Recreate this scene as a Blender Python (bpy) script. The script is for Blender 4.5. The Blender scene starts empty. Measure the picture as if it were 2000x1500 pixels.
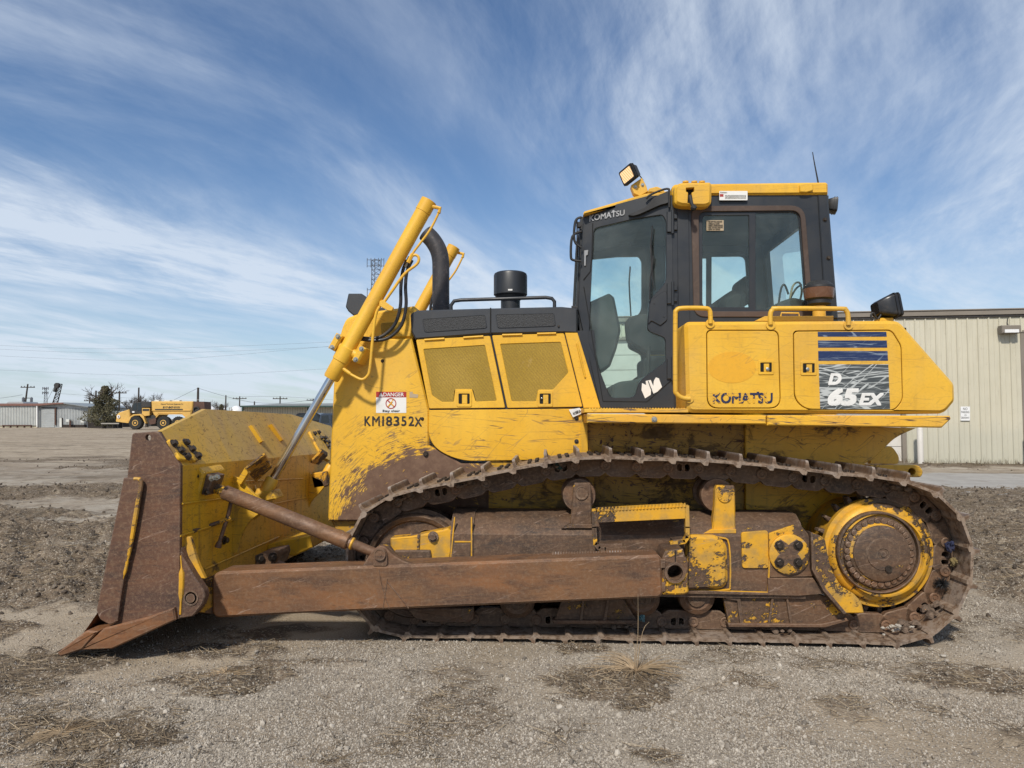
import bpy, bmesh, math, random
from mathutils import Vector, Matrix, noise as mn
from mathutils.geometry import tessellate_polygon
random.seed(7)
sc = bpy.context.scene
COL = sc.collection
# ------------------------------------------------------------ camera
F, YAW, PITCH, EYE = 1430.0, math.radians(2.8), math.atan(68/1430.0), 1.42
CAM = Vector((0, -5.95, EYE))
cd = bpy.data.cameras.new('camera'); cam = bpy.data.objects.new('camera', cd); COL.objects.link(cam)
cd.sensor_width = 36; cd.lens = 36*F/2000; cd.clip_start = .05; cd.clip_end = 6000
cam.location = CAM; cam.rotation_euler = (math.pi/2+PITCH, 0, YAW)
sc.camera = cam
# ------------------------------------------------------------ sky and sun
SUN_EL, SUN_AZ = math.radians(44), math.radians(-13)     # azimuth measured from -Y, negative = left of the camera
sund = Vector((math.sin(SUN_AZ)*math.cos(SUN_EL), -math.cos(SUN_AZ)*math.cos(SUN_EL), math.sin(SUN_EL)))
w = bpy.data.worlds.new('World'); sc.world = w; w.use_nodes = True
T = w.node_tree; T.nodes.clear()
def wn(t, **k):
    n = T.nodes.new(t)
    for a, b in k.items(): setattr(n, a, b)
    return n
def wl(a, b): T.links.new(a, b)
def wm(op, a, b=None, c=None, clamp=False):
    n = wn('ShaderNodeMath', operation=op); n.use_clamp = clamp
    for i, v in enumerate((a, b, c)):
        if v is None: continue
        if isinstance(v, (int, float)): n.inputs[i].default_value = v
        else: wl(v, n.inputs[i])
    return n.outputs[0]
def wmap(v, a, b, c=0., d=1., s='SMOOTHSTEP'):
    n = wn('ShaderNodeMapRange', interpolation_type=s); wl(v, n.inputs[0])
    for i, q in enumerate((a, b, c, d)): n.inputs[i+1].default_value = q
    return n.outputs[0]
def wnoise(vec, sc_, det, rough=.55, dist=0.):
    n = wn('ShaderNodeTexNoise'); wl(vec, n.inputs['Vector'])
    n.inputs['Scale'].default_value = sc_; n.inputs['Detail'].default_value = det
    n.inputs['Roughness'].default_value = rough; n.inputs['Distortion'].default_value = dist
    return n
def wmapping(vec, rot, scl, loc=(0, 0, 0)):
    if any(rot):
        q = wn('ShaderNodeMapping'); wl(vec, q.inputs[0]); q.inputs['Rotation'].default_value = rot; vec, rot = q.outputs[0], (0, 0, 0)
    n = wn('ShaderNodeMapping'); wl(vec, n.inputs[0])
    n.inputs['Rotation'].default_value = rot; n.inputs['Scale'].default_value = scl; n.inputs['Location'].default_value = loc
    return n.outputs[0]
sky = wn('ShaderNodeTexSky', sky_type='NISHITA'); sky.sun_disc = False
sky.sun_elevation = SUN_EL; sky.sun_rotation = math.atan2(sund.x, sund.y)
sky.air_density = 1.15; sky.dust_density = .6; sky.ozone_density = 2.5; sky.altitude = 150
tc = wn('ShaderNodeTexCoord'); sp = wn('ShaderNodeSeparateXYZ'); wl(tc.outputs['Generated'], sp.inputs[0])
zc = wm('MAXIMUM', sp.outputs[2], 0.0); zz = wm('ADD', zc, .16)
cx = wn('ShaderNodeCombineXYZ'); wl(wm('DIVIDE', sp.outputs[0], zz), cx.inputs[0]); wl(wm('DIVIDE', sp.outputs[1], zz), cx.inputs[1])
P0 = cx.outputs[0]
wv = wnoise(P0, .42, 1.5, .45)                                   # slow warp of the whole cirrus field
off = wn('ShaderNodeVectorMath', operation='MULTIPLY_ADD'); wl(wv.outputs['Color'], off.inputs[0]); off.inputs[1].default_value = (1.3, 1.3, 0); wl(P0, off.inputs[2])
P1 = off.outputs[0]
A = wnoise(wmapping(P1, (0, 0, math.radians(22)), (1.1, .5, 1), (2.2, 6.7, 0)), 1.0, 7, .58, .25)
Bn = wnoise(wmapping(P1, (0, 0, math.radians(30)), (3.0, .75, 1), (7.3, 2.2, 0)), 1.0, 11, .64, .22)
Fn = wnoise(wmapping(P1, (0, 0, math.radians(5)), (7.5, 2.2, 1), (1.3, 5.2, 0)), 1.0, 9, .68, .25)
Cn = wnoise(wmapping(P0, (0, 0, 0), (1, .7, 1), (11.6, 4.2, 0)), .5, 3, .5)
a = wmap(A.outputs['Fac'], .36, .64); b = wmap(Bn.outputs['Fac'], .34, .70); f = wmap(Fn.outputs['Fac'], .30, .75); c = wmap(Cn.outputs['Fac'], .34, .58)
tex = wm('ADD', wm('MULTIPLY', b, .74), wm('MULTIPLY', f, .26))
cl = wm('ADD', wm('MULTIPLY', a, wm('MULTIPLY_ADD', tex, .95, .10)), wm('MULTIPLY', wm('MULTIPLY', tex, c), .5))
veil = wmap(sp.outputs[2], .34, .0, 0, .62)                    # cirrus thickens towards the horizon all the way round
cl = wm('ADD', cl, wm('MULTIPLY', veil, wm('MULTIPLY_ADD', tex, .55, .62)), clamp=True)
cl = wm('MULTIPLY', cl, .84)
tint = wn('ShaderNodeMix', data_type='RGBA', blend_type='MULTIPLY'); tint.inputs[0].default_value = 1
wl(sky.outputs[0], tint.inputs[6]); tint.inputs[7].default_value = (.51, .605, .715, 1)
mix = wn('ShaderNodeMix', data_type='RGBA'); wl(cl, mix.inputs[0]); wl(tint.outputs[2], mix.inputs[6])
mix.inputs[7].default_value = (4.7, 5.25, 6.0, 1)
low = wmap(sp.outputs[2], .0, -.08)                            # below the horizon: the colour of bare ground
mix2 = wn('ShaderNodeMix', data_type='RGBA'); wl(low, mix2.inputs[0]); wl(mix.outputs[2], mix2.inputs[6]); mix2.inputs[7].default_value = (1.8, 1.6, 1.4, 1)
bg = wn('ShaderNodeBackground'); bg.inputs[1].default_value = .113; wl(mix2.outputs[2], bg.inputs[0])
wo = wn('ShaderNodeOutputWorld'); wl(bg.outputs[0], wo.inputs[0])
sl = bpy.data.lights.new('sun', 'SUN'); so = bpy.data.objects.new('sun', sl); COL.objects.link(so)
sl.energy = 2.95; sl.angle = math.radians(4); sl.color = (1, .93, .82)
so.rotation_euler = sund.to_track_quat('Z', 'Y').to_euler(); so.location = sund*50
sc.view_settings.view_transform = 'Standard'; sc.view_settings.look = 'None'; sc.view_settings.gamma = 1
sc.view_settings.use_curve_mapping = False; sc.view_settings.exposure = 0.42
sc.render.engine = 'CYCLES'; sc.cycles.max_bounces = 8; sc.cycles.transparent_max_bounces = 16

# ------------------------------------------------------------ materials
def lin(r, g, b):
    f = lambda c: (c/255)/12.92 if c <= 10 else ((c/255+.055)/1.055)**2.4
    return (f(r), f(g), f(b), 1)
class Mt:
    def __init__(s, name):
        s.m = bpy.data.materials.new(name); s.m.use_nodes = True; s.t = s.m.node_tree; s.t.nodes.clear()
        s.out = s.t.nodes.new('ShaderNodeOutputMaterial'); s.bs = s.t.nodes.new('ShaderNodeBsdfPrincipled')
        s.t.links.new(s.bs.outputs[0], s.out.inputs[0])
        s.tc = s.t.nodes.new('ShaderNodeTexCoord'); s.obj = s.tc.outputs['Object']
    def n(s, t, **k):
        n = s.t.nodes.new(t)
        for a, b in k.items(): setattr(n, a, b)
        return n
    def l(s, a, b): s.t.links.new(a, b)
    def put(s, sock, v):
        if v is None: return
        if isinstance(v, bpy.types.NodeSocket): s.l(v, sock)
        else: sock.default_value = v
    def math(s, op, a, b=None, c=None, clamp=False):
        n = s.n('ShaderNodeMath', operation=op); n.use_clamp = clamp
        for i, v in enumerate((a, b, c)): s.put(n.inputs[i], v)
        return n.outputs[0]
    def map(s, v, a, b, c=0., d=1., sm='SMOOTHSTEP'):
        n = s.n('ShaderNodeMapRange', interpolation_type=sm); s.put(n.inputs[0], v)
        for i, q in enumerate((a, b, c, d)): n.inputs[i+1].default_value = q
        return n.outputs[0]
    def mp(s, rot=(0, 0, 0), scl=(1, 1, 1), loc=(0, 0, 0), vec=None):
        vec = vec or s.obj
        if any(rot):
            q = s.n('ShaderNodeMapping'); s.l(vec, q.inputs[0]); q.inputs['Rotation'].default_value = rot; vec, rot = q.outputs[0], (0, 0, 0)
        n = s.n('ShaderNodeMapping'); s.l(vec, n.inputs[0])
        n.inputs['Rotation'].default_value = rot; n.inputs['Scale'].default_value = scl; n.inputs['Location'].default_value = loc
        return n.outputs[0]
    def noise(s, scale, det=4, rough=.55, dist=0., vec=None, col=False):
        n = s.n('ShaderNodeTexNoise'); s.l(vec or s.obj, n.inputs['Vector'])
        n.inputs['Scale'].default_value = scale; n.inputs['Detail'].default_value = det
        n.inputs['Roughness'].default_value = rough; n.inputs['Distortion'].default_value = dist
        return n.outputs['Color' if col else 'Fac']
    def vor(s, scale, feat='F1', vec=None, out='Distance'):
        n = s.n('ShaderNodeTexVoronoi', feature=feat); s.l(vec or s.obj, n.inputs['Vector']); n.inputs['Scale'].default_value = scale
        return n.outputs[out]
    def mix(s, fac, a, b, bt='MIX'):
        n = s.n('ShaderNodeMix', data_type='RGBA', blend_type=bt); s.put(n.inputs[0], fac); s.put(n.inputs[6], a); s.put(n.inputs[7], b)
        return n.outputs[2]
    def mixf(s, fac, a, b):
        n = s.n('ShaderNodeMix', data_type='FLOAT'); s.put(n.inputs[0], fac); s.put(n.inputs[2], a); s.put(n.inputs[3], b)
        return n.outputs[0]
    def lines(s, scale, scl, rot, width=.012, loc=(0, 0, 0), dens=None, dist=.3):
        """thin wandering scratch lines: level sets of a stretched noise"""
        v = s.noise(scale, 2, .5, dist, vec=s.mp(rot, scl, loc))
        d = s.math('ABSOLUTE', s.math('SUBTRACT', v, .5)); m = s.map(d, width, width*.35)
        if dens is not None:
            m = s.math('MULTIPLY', m, s.map(s.noise(scale*1.7, 3, vec=s.mp(rot, scl, (4, 9, 2))), dens, dens+.08))
        return m
    def fin(s, col, rough=.5, metal=0., bump=None, bs=.3, bd=.004, **k):
        s.put(s.bs.inputs['Base Color'], col); s.put(s.bs.inputs['Roughness'], rough); s.put(s.bs.inputs['Metallic'], metal)
        if bump is not None:
            b = s.n('ShaderNodeBump'); b.inputs['Strength'].default_value = bs; b.inputs['Distance'].default_value = bd
            s.l(bump, b.inputs['Height']); s.l(b.outputs[0], s.bs.inputs['Normal'])
        for a, v in k.items(): s.put(s.bs.inputs[a.replace('_', ' ')], v)
        return s.m
YEL = (.70, .378, .014, 1); DUST = (.46, .31, .13, 1); RUST = (.085, .042, .026, 1); MUDC = (.16, .105, .066, 1)
def paint(name, base=YEL, dust=.35, chips=.2, scr=.3, hscr=.2, grime=.2, mud=0., guard=None, rough=.46, hue=(.76, .44, .035, 1), bare=RUST):
    s = Mt(name)
    big = s.noise(1.3, 5, .6); c = s.mix(s.map(big, .35, .7), base, hue)
    d = s.noise(2.1, 7, .62, .4, vec=s.mp((0, 0, 0), (1, 1, .55), (5, 1, 3)))
    c = s.mix(s.math('MULTIPLY', s.map(d, .40, .72), dust), c, DUST)
    st = s.noise(6, 6, .6, .2, vec=s.mp((0, 0, 0), (3, 3, .35), (1, 7, 2)))                  # run-down streaks
    c = s.mix(s.math('MULTIPLY', s.map(st, .50, .80), grime), c, (.20, .12, .035, 1))
    fine = s.noise(60, 4, .7); c = s.mix(s.math('MULTIPLY', s.map(fine, .45, .75), .16), c, (.25, .15, .04, 1))
    m = s.math('MULTIPLY', s.lines(5, (.4, 1, 2.2), (0, .7, 0), .010, dens=.48, dist=.05), scr)
    m = s.math('MAXIMUM', m, s.math('MULTIPLY', s.lines(8, (.35, 1, 2.6), (0, -.35, 0), .012, (3, 1, 4), dens=.50, dist=.05), scr))
    m = s.math('MAXIMUM', m, s.math('MULTIPLY', s.lines(3, (.3, 1, 6), (0, .05, 0), .016, (2, 8, 1), dens=.5, dist=.1), hscr))
    m = s.math('MAXIMUM', m, s.math('MULTIPLY', s.lines(6, (.25, 1, 6), (0, -.08, 0), .02, (6, 2, 5), dens=.50, dist=.1), hscr))
    ch = s.noise(26, 8, .72, .3); m = s.math('MAXIMUM', m, s.map(ch, .74-.22*chips, .77-.22*chips))
    bc = s.mix(s.map(s.noise(9, 5), .4, .65), bare, MUDC)
    if guard:                                                                              # paint scraped away by the track
        cx_, cz_, R_ = guard
        sx = s.n('ShaderNodeSeparateXYZ'); s.l(s.obj, sx.inputs[0])
        dx = s.math('SUBTRACT', sx.outputs[0], cx_); dz = s.math('SUBTRACT', sx.outputs[2], cz_)
        r = s.math('SQRT', s.math('ADD', s.math('MULTIPLY', dx, dx), s.math('MULTIPLY', dz, dz))); th = s.math('ARCTAN2', dz, dx)
        cv = s.n('ShaderNodeCombineXYZ'); s.l(s.math('MULTIPLY', r, 48), cv.inputs[0]); s.l(s.math('MULTIPLY', th, 5.5), cv.inputs[1])
        arc = s.math('ADD', s.math('MULTIPLY', s.noise(1, 8, .78, .25, vec=cv.outputs[0]), .65), s.math('MULTIPLY', s.noise(6, 7, .75), .35))
        edge = s.math('ADD', s.map(r, R_-.03, R_+.42, 0, 1.25, 'LINEAR'), s.math('MULTIPLY', s.math('SUBTRACT', .5, arc), 3.6))
        gm = s.map(edge, .36, .30)
        cv2 = s.n('ShaderNodeCombineXYZ'); s.l(s.math('MULTIPLY', r, 34), cv2.inputs[0]); s.l(s.math('MULTIPLY', th, 3.2), cv2.inputs[1])
        ar = s.map(s.math('ABSOLUTE', s.math('SUBTRACT', s.noise(1, 3, .6, .5, vec=cv2.outputs[0]), .5)), .030, .012)
        ar = s.math('MULTIPLY', s.math('MULTIPLY', ar, s.map(r, R_+.62, R_+.12)), s.map(s.noise(5, 5, .7), .42, .58)); m = s.math('MAXIMUM', m, ar)
        m = s.math('MAXIMUM', m, gm)
        bc = s.mix(gm, bc, s.mix(s.map(s.noise(14, 6, .7), .35, .7), (.115, .062, .038, 1), (.17, .10, .062, 1)))
    c = s.mix(m, c, bc)
    if mud > 0:
        mm = s.map(s.noise(3.2, 8, .68, .6, vec=s.mp((0, 0, 0), (1, 1, 1.4), (9, 4, 4))), .62-.3*mud, .70-.3*mud)
        c = s.mix(s.math('MULTIPLY', mm, .9), c, s.mix(s.map(s.noise(18, 5), .35, .65), (.07, .042, .02, 1), (.16, .10, .045, 1)))
        m = s.math('MAXIMUM', m, mm)
    rg = s.mixf(m, s.math('MULTIPLY_ADD', big, .2, rough-.1), .8)
    bp = s.math('SUBTRACT', s.math('ADD', s.math('MULTIPLY', s.noise(140, 3, .6), .25), s.math('MULTIPLY', s.noise(2.6, 2, .5), 9.)), m)
    return s.fin(c, rg, 0., bp, .25, .0012, Coat_Weight=.0)
def worn(name, keep=.3, base=(.135, .082, .054, 1), base2=(.20, .112, .07, 1), dark=(.045, .036, .036, 1), rough=.62, metal=.15, hs=.4, shine=.0, sc_=1.0, edge=.6, world=False, tip=False):
    """bare rusty wear steel with remnants of yellow paint; keep = share of paint left"""
    s = Mt(name); loc_ = s.obj
    if world: s.obj = s.n('ShaderNodeNewGeometry').outputs['Position']
    c = s.mix(s.map(s.noise(2.3*sc_, 9, .7, .6), .36, .64), base, base2)
    c = s.mix(s.map(s.noise(1.4, 7, .66, .5, vec=s.mp((0, 0, 0), (.6, 1, 1.6), (4, 4, 9))), .48, .70, 0, .75), c, tuple(min(1, v*q) for v, q in zip(base2[:3], (1.45, 1.25, 1.0)))+(1,))
    c = s.mix(s.map(s.noise(5*sc_, 7, .68, .3, vec=s.mp((0, 0, 0), (.5, 1, 2.0), (3, 3, 1))), .46, .72, 0, .85), c, dark)
    c = s.mix(s.math('MULTIPLY', s.map(s.noise(48, 6, .78), .46, .66), .55), c, (.31, .215, .15, 1))
    c = s.mix(s.math('MULTIPLY', s.map(s.noise(36, 6, .75, vec=s.mp((0, .1, 0), (.10, 1, 2.4))), .50, .68), hs), c, (.29, .165, .095, 1))
    c = s.mix(s.math('MULTIPLY', s.map(s.noise(22, 7, .78, vec=s.mp((0, -.05, 0), (.3, 1, 1.5), (8, 8, 8))), .55, .66), .6), c, dark)
    c = s.mix(1., c, (.74, .69, .60, 1), 'MULTIPLY')
    if edge:                                                                               # edges rubbed bare
        bv = s.n('ShaderNodeBevel', samples=3); bv.inputs['Radius'].default_value = .011; gn = s.n('ShaderNodeNewGeometry'); dt = s.n('ShaderNodeVectorMath', operation='DOT_PRODUCT')
        s.l(bv.outputs[0], dt.inputs[0]); s.l(gn.outputs['Normal'], dt.inputs[1]); em = s.math('MULTIPLY', s.map(dt.outputs['Value'], .97, .80), s.map(s.noise(13, 7, .75), .38, .62))
        c = s.mix(s.math('MULTIPLY', em, edge), c, (.36, .27, .20, 1))
    if tip:
        tz = s.n('ShaderNodeSeparateXYZ'); s.l(loc_, tz.inputs[0]); c = s.mix(s.math('MULTIPLY', s.map(tz.outputs[2], .050, .074), s.map(s.noise(17, 6, .7), .3, .6)), c, (.34, .30, .27, 1))
        c = s.mix(s.math('MULTIPLY', s.map(tz.outputs[2], .030, .016), s.map(s.noise(21, 8, .75), .42, .55)), c, (.27, .20, .145, 1))
    if keep > 0:
        m = s.math('ADD', s.math('MULTIPLY', s.noise(2.6, 6, .6, .3, vec=s.mp((0, 0, 0), (1, 1, 1), (2.5, .3, 7.1))), .62), s.math('MULTIPLY', s.noise(19, 9, .8, .2, vec=s.mp((0, .5, 0), (.7, 1, 1.2))), .38))
        t = .70-.30*keep; pm = s.map(m, t, t+.012)
        c = s.mix(s.map(m, t-.02, t), c, tuple(v*.55 for v in dark[:3])+(1,))
        c = s.mix(pm, c, s.mix(s.map(s.noise(11, 5), .4, .7), (.66, .34, .02, 1), (.42, .25, .06, 1)))
    c = s.mix(s.math('MULTIPLY', s.lines(7, (.3, 1, 2.6), (0, .35, 0), .010, (1, 2, 3), dens=.54, dist=.05), .6), c, (.34, .24, .18, 1))
    if shine: c = s.mix(s.math('MULTIPLY', s.map(s.noise(8, 5, .6), .5, .62), shine), c, (.5, .46, .42, 1))
    bp = s.math('ADD', s.noise(35, 7, .75), s.math('MULTIPLY', pm, .6) if keep > 0 else .0)
    return s.fin(c, s.map(s.noise(9, 5), .3, .7, rough-.14, rough+.15), metal, bp, .55, .004)
def plain(name, col, rough=.5, metal=0., var=.25, dirt=.25, dcol=(.22, .17, .12, 1), nsc=3., bump=.0, **k):
    s = Mt(name)
    dk = tuple(x*(1-var) for x in col[:3])+(1,)
    c = s.mix(s.map(s.noise(nsc, 6, .6), .35, .68), col, dk)
    if dirt: c = s.mix(s.math('MULTIPLY', s.map(s.noise(nsc*4, 7, .68, .4), .48, .78), dirt), c, dcol)
    return s.fin(c, s.map(s.noise(nsc*2.3, 4), .3, .7, max(.02, rough-.08), min(1, rough+.1)), metal, s.noise(90, 3) if bump else None, bump, .002, **k)
def glass(name, tint=(.60, .78, .78), gl=.055):
    s = Mt(name); s.t.nodes.remove(s.bs)
    tr = s.n('ShaderNodeBsdfTransparent'); tr.inputs[0].default_value = tint+(1,)
    g = s.n('ShaderNodeBsdfGlossy'); g.inputs['Roughness'].default_value = .03; g.inputs[0].default_value = (.8, .85, .8, 1)
    df = s.n('ShaderNodeBsdfDiffuse'); df.inputs[0].default_value = (.42, .44, .42, 1)
    lw = s.n('ShaderNodeLayerWeight'); lw.inputs[0].default_value = .25
    m1 = s.n('ShaderNodeMixShader'); s.put(m1.inputs[0], s.math('MULTIPLY_ADD', lw.outputs['Fresnel'], .35, gl)); s.l(tr.outputs[0], m1.inputs[1]); s.l(g.outputs[0], m1.inputs[2])
    m2 = s.n('ShaderNodeMixShader'); s.put(m2.inputs[0], s.map(s.noise(2.5, 6, .65), .4, .8, .02, .09)); s.l(m1.outputs[0], m2.inputs[1]); s.l(df.outputs[0], m2.inputs[2])
    s.l(m2.outputs[0], s.out.inputs[0]); return s.m
def emis(name, col, st, extra=None):
    s = Mt(name); return s.fin(col, .3, 0, Emission_Color=col, Emission_Strength=st)

# ------------------------------------------------------------ geometry core
class Plane:
    def __init__(s, p0, n, ext=None):
        s.p0 = Vector(p0); s.n = Vector(n).normalized(); s.ext = Vector(ext if ext else (0, 1, 0))
        s.u = Vector((0, 0, 1)).cross(-s.n)
        s.u = -s.u if s.u.x < 0 else s.u
        if s.u.length < 1e-6: s.u = Vector((1, 0, 0))
        s.u.normalize(); s.v = s.u.cross(-s.n) * -1
        if s.v.z < 0: s.v = -s.v
    def P(s, px, py):
        d = cam_dir(px, py); t = s.n.dot(s.p0-CAM)/s.n.dot(d); return CAM+d*t
    def uv(s, p): q = p-s.p0; return (q.dot(s.u), q.dot(s.v))
    def un(s, a): return s.p0+s.u*a[0]+s.v*a[1]
RM = Matrix.Rotation(YAW, 3, 'Z') @ Matrix.Rotation(math.pi/2+PITCH, 3, 'X')
FWD = Vector((-math.sin(YAW), math.cos(YAW), 0)); RGT = Vector((math.cos(YAW), math.sin(YAW), 0))
def cam_dir(px, py): return RM @ Vector(((px-1000)/F, (750-py)/F, -1))
def Y(y, b=0.): return Plane((0, y, 0), (b, -1, 0))            # y = y0 + b*x
def Dp(D): return Plane(CAM+FWD*D, -FWD, FWD)                  # upright plane facing the camera at depth D
def pt(px, py, y): return Y(y).P(px, py)
def ground(px, D): p = CAM+FWD*D+RGT*((px-1000)/F*D); return Vector((p.x, p.y, 0))
def rnd(pts, r, seg=5):
    """round the corners of a 2-D polygon; r one radius or a list"""
    out = []; n = len(pts); rr = r if isinstance(r, (list, tuple)) else [r]*n
    for i in range(n):
        p = Vector(pts[i][:2]); a = Vector(pts[i-1][:2]); b = Vector(pts[(i+1) % n][:2]); q = rr[i]
        da, db = (a-p), (b-p)
        if q <= 0 or da.length < 1e-6 or db.length < 1e-6: out.append(tuple(p)); continue
        q = min(q, da.length*.49, db.length*.49); s0 = p+da.normalized()*q; s1 = p+db.normalized()*q
        for k in range(seg+1):
            t = k/seg; out.append(tuple(s0*(1-t)**2+p*2*t*(1-t)+s1*t*t))
    return out
def rect(x0, y0, x1, y1, r=0): return rnd([(x0, y0), (x1, y0), (x1, y1), (x0, y1)], r) if r else [(x0, y0), (x1, y0), (x1, y1), (x0, y1)]
def ell(cx, cy, rx, ry, n=24): return [(cx+rx*math.cos(2*math.pi*k/n), cy+ry*math.sin(2*math.pi*k/n)) for k in range(n)]
def area(p): return sum(p[i-1][0]*p[i][1]-p[i][0]*p[i-1][1] for i in range(len(p)))/2
def inset(p, d):
    n = len(p); out = []
    for i in range(n):
        a, b, c = Vector(p[i-1]), Vector(p[i]), Vector(p[(i+1) % n])
        e1 = (b-a).normalized() if (b-a).length > 1e-9 else Vector((1, 0)); e2 = (c-b).normalized() if (c-b).length > 1e-9 else e1
        n1 = Vector((-e1.y, e1.x)); n2 = Vector((-e2.y, e2.x)); m = n1+n2
        if m.length < 1e-4: out.append(tuple(b)); continue
        m.normalize(); k = d/max(.35, m.dot(n1)); out.append(tuple(b+m*k))
    for _ in range(4):
        for i in range(n):
            j = (i+1) % n; o = Vector(p[j])-Vector(p[i]); q = Vector(out[j])-Vector(out[i])
            if q.dot(o) < 0: mid = (Vector(out[i])+Vector(out[j]))/2; out[i] = out[j] = tuple(mid)
    return out
def b_poly2(bm, pl, loops, depth, ch=0., flip=False):
    """loops: [outer, hole, ...] in the plane's own 2-D metres; front face on the plane, extruded along ext"""
    fix = []
    for k, l in enumerate(loops):
        q = [l[i] for i in range(len(l)) if (Vector(l[i])-Vector(l[i-1])).length > 1e-5]
        if (area(q) > 0) != (k == 0): q = q[::-1]
        fix.append(q)
    e = pl.ext.normalized()*depth; c = pl.ext.normalized()*min(ch, abs(depth)*.45)
    front, outer, back = [], [], []
    for kk_, l in enumerate(fix):
        chk = ch if kk_ == 0 else min(ch, .003); c = pl.ext.normalized()*min(chk, abs(depth)*.45)
        fl = inset(l, chk) if ch else l
        front.append([bm.verts.new(pl.un(a)) for a in fl])
        outer.append([bm.verts.new(pl.un(a)+c) for a in l] if ch else front[-1])
        back.append([bm.verts.new(pl.un(a)+e) for a in l])
    for k in range(len(fix)):
        n = len(fix[k])
        for i in range(n):
            j = (i+1) % n
            if ch: bm.faces.new((front[k][i], outer[k][i], outer[k][j], front[k][j]))
            if depth: bm.faces.new((outer[k][i], back[k][i], back[k][j], outer[k][j]))
    if len(fix) == 1:
        bm.faces.new(front[0]); 
        if depth: bm.faces.new(back[0][::-1])
    else:
        for grp, o in ((front, 0), (back, 1)):
            if o and not depth: break
            flat = [v for g in grp for v in g]
            for t in tessellate_polygon([[Vector((a[0], a[1], 0)) for a in (inset(l, ch if kq == 0 else min(ch, .003)) if (ch and not o) else l)] for kq, l in enumerate(fix)]):
                try: bm.faces.new([flat[i] for i in t])
                except ValueError: pass
def b_plate(bm, pl, pts, depth, holes=(), ch=0.):
    b_poly2(bm, pl, [[pl.uv(pl.P(*p)) for p in pts]]+[[pl.uv(pl.P(*p)) for p in h] for h in holes], depth, ch)
def b_box(bm, x0, x1, y0, y1, z0, z1, ch=0., M=None):
    pl = Plane((0, y0, 0), (0, -1, 0)); v0 = len(bm.verts)
    pl.p0 = Vector((0, y0, 0)); b_poly2(bm, pl, [[(x0, z0), (x1, z0), (x1, z1), (x0, z1)]], y1-y0, ch)
    if M:
        bm.verts.ensure_lookup_table()
        for v in bm.verts[v0:]: v.co = M @ v.co
def frame(t, up=None):
    t = t.normalized(); up = up or (Vector((0, 0, 1)) if abs(t.z) < .9 else Vector((1, 0, 0)))
    a = up.cross(t).normalized(); return a, t.cross(a).normalized()
def b_tube(bm, pts, r, seg=10, caps=True, smooth=0):
    pts = [Vector(p) for p in pts]
    if smooth:
        q = []; n = len(pts)
        for i in range(n-1):
            p0, p1, p2, p3 = pts[max(i-1, 0)], pts[i], pts[i+1], pts[min(i+2, n-1)]
            for k in range(smooth):
                t = k/smooth; q.append(.5*((2*p1)+(p2-p0)*t+(2*p0-5*p1+4*p2-p3)*t*t+(3*p1-p0-3*p2+p3)*t**3))
        q.append(pts[-1]); pts = q
    n = len(pts); rr = r if isinstance(r, (list, tuple)) else [r]*n
    if len(rr) != n: rr = [rr[min(len(rr)-1, int(i*len(rr)/n))] for i in range(n)]
    a, b = frame(pts[1]-pts[0]); rings = []; pt_ = None
    for i in range(n):
        t = (pts[min(i+1, n-1)]-pts[max(i-1, 0)])
        if t.length < 1e-7: t = pt_ or Vector((0, 0, 1))
        t.normalize(); pt_ = t; a = (a-t*a.dot(t)).normalized(); b = t.cross(a)
        rings.append([bm.verts.new(pts[i]+(a*math.cos(2*math.pi*k/seg)+b*math.sin(2*math.pi*k/seg))*rr[i]) for k in range(seg)])
    for i in range(n-1):
        for k in range(seg): bm.faces.new((rings[i][k], rings[i][(k+1) % seg], rings[i+1][(k+1) % seg], rings[i+1][k]))
    if caps: bm.faces.new(rings[0][::-1]); bm.faces.new(rings[-1])
def b_lathe(bm, c, axis, prof, seg=24, up=None, ph=0., closed=True):
    """prof [(along, radius)] from c along axis"""
    c = Vector(c); ax = Vector(axis).normalized(); a, b = frame(ax, up); rings = []
    for h, r in prof:
        if r < 1e-6: rings.append([bm.verts.new(c+ax*h)])
        else: rings.append([bm.verts.new(c+ax*h+(a*math.cos(2*math.pi*k/seg+ph)+b*math.sin(2*math.pi*k/seg+ph))*r) for k in range(seg)])
    for i in range(len(rings)-1):
        p, q = rings[i], rings[i+1]
        for k in range(seg):
            k2 = (k+1) % seg
            if len(p) == 1 and len(q) == 1: continue
            if len(p) == 1: bm.faces.new((p[0], q[k2], q[k]))
            elif len(q) == 1: bm.faces.new((p[k], p[k2], q[0]))
            else: bm.faces.new((p[k], p[k2], q[k2], q[k]))
    if closed:
        if len(rings[0]) > 1: bm.faces.new(rings[0][::-1])
        if len(rings[-1]) > 1: bm.faces.new(rings[-1])
def b_hex(bm, c, axis, r, h, washer=True):
    c = Vector(c)
    if washer: b_lathe(bm, c, axis, [(0, r*1.45), (h*.18, r*1.45)], 12)
    b_lathe(bm, c, axis, [(h*.1, r), (h*.85, r), (h, r*.8)], 6, ph=random.random())
def origin_of(p):
    v = Vector((0, 0, 0))
    while p is not None: v += p.location; p = p.parent
    return v
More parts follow.
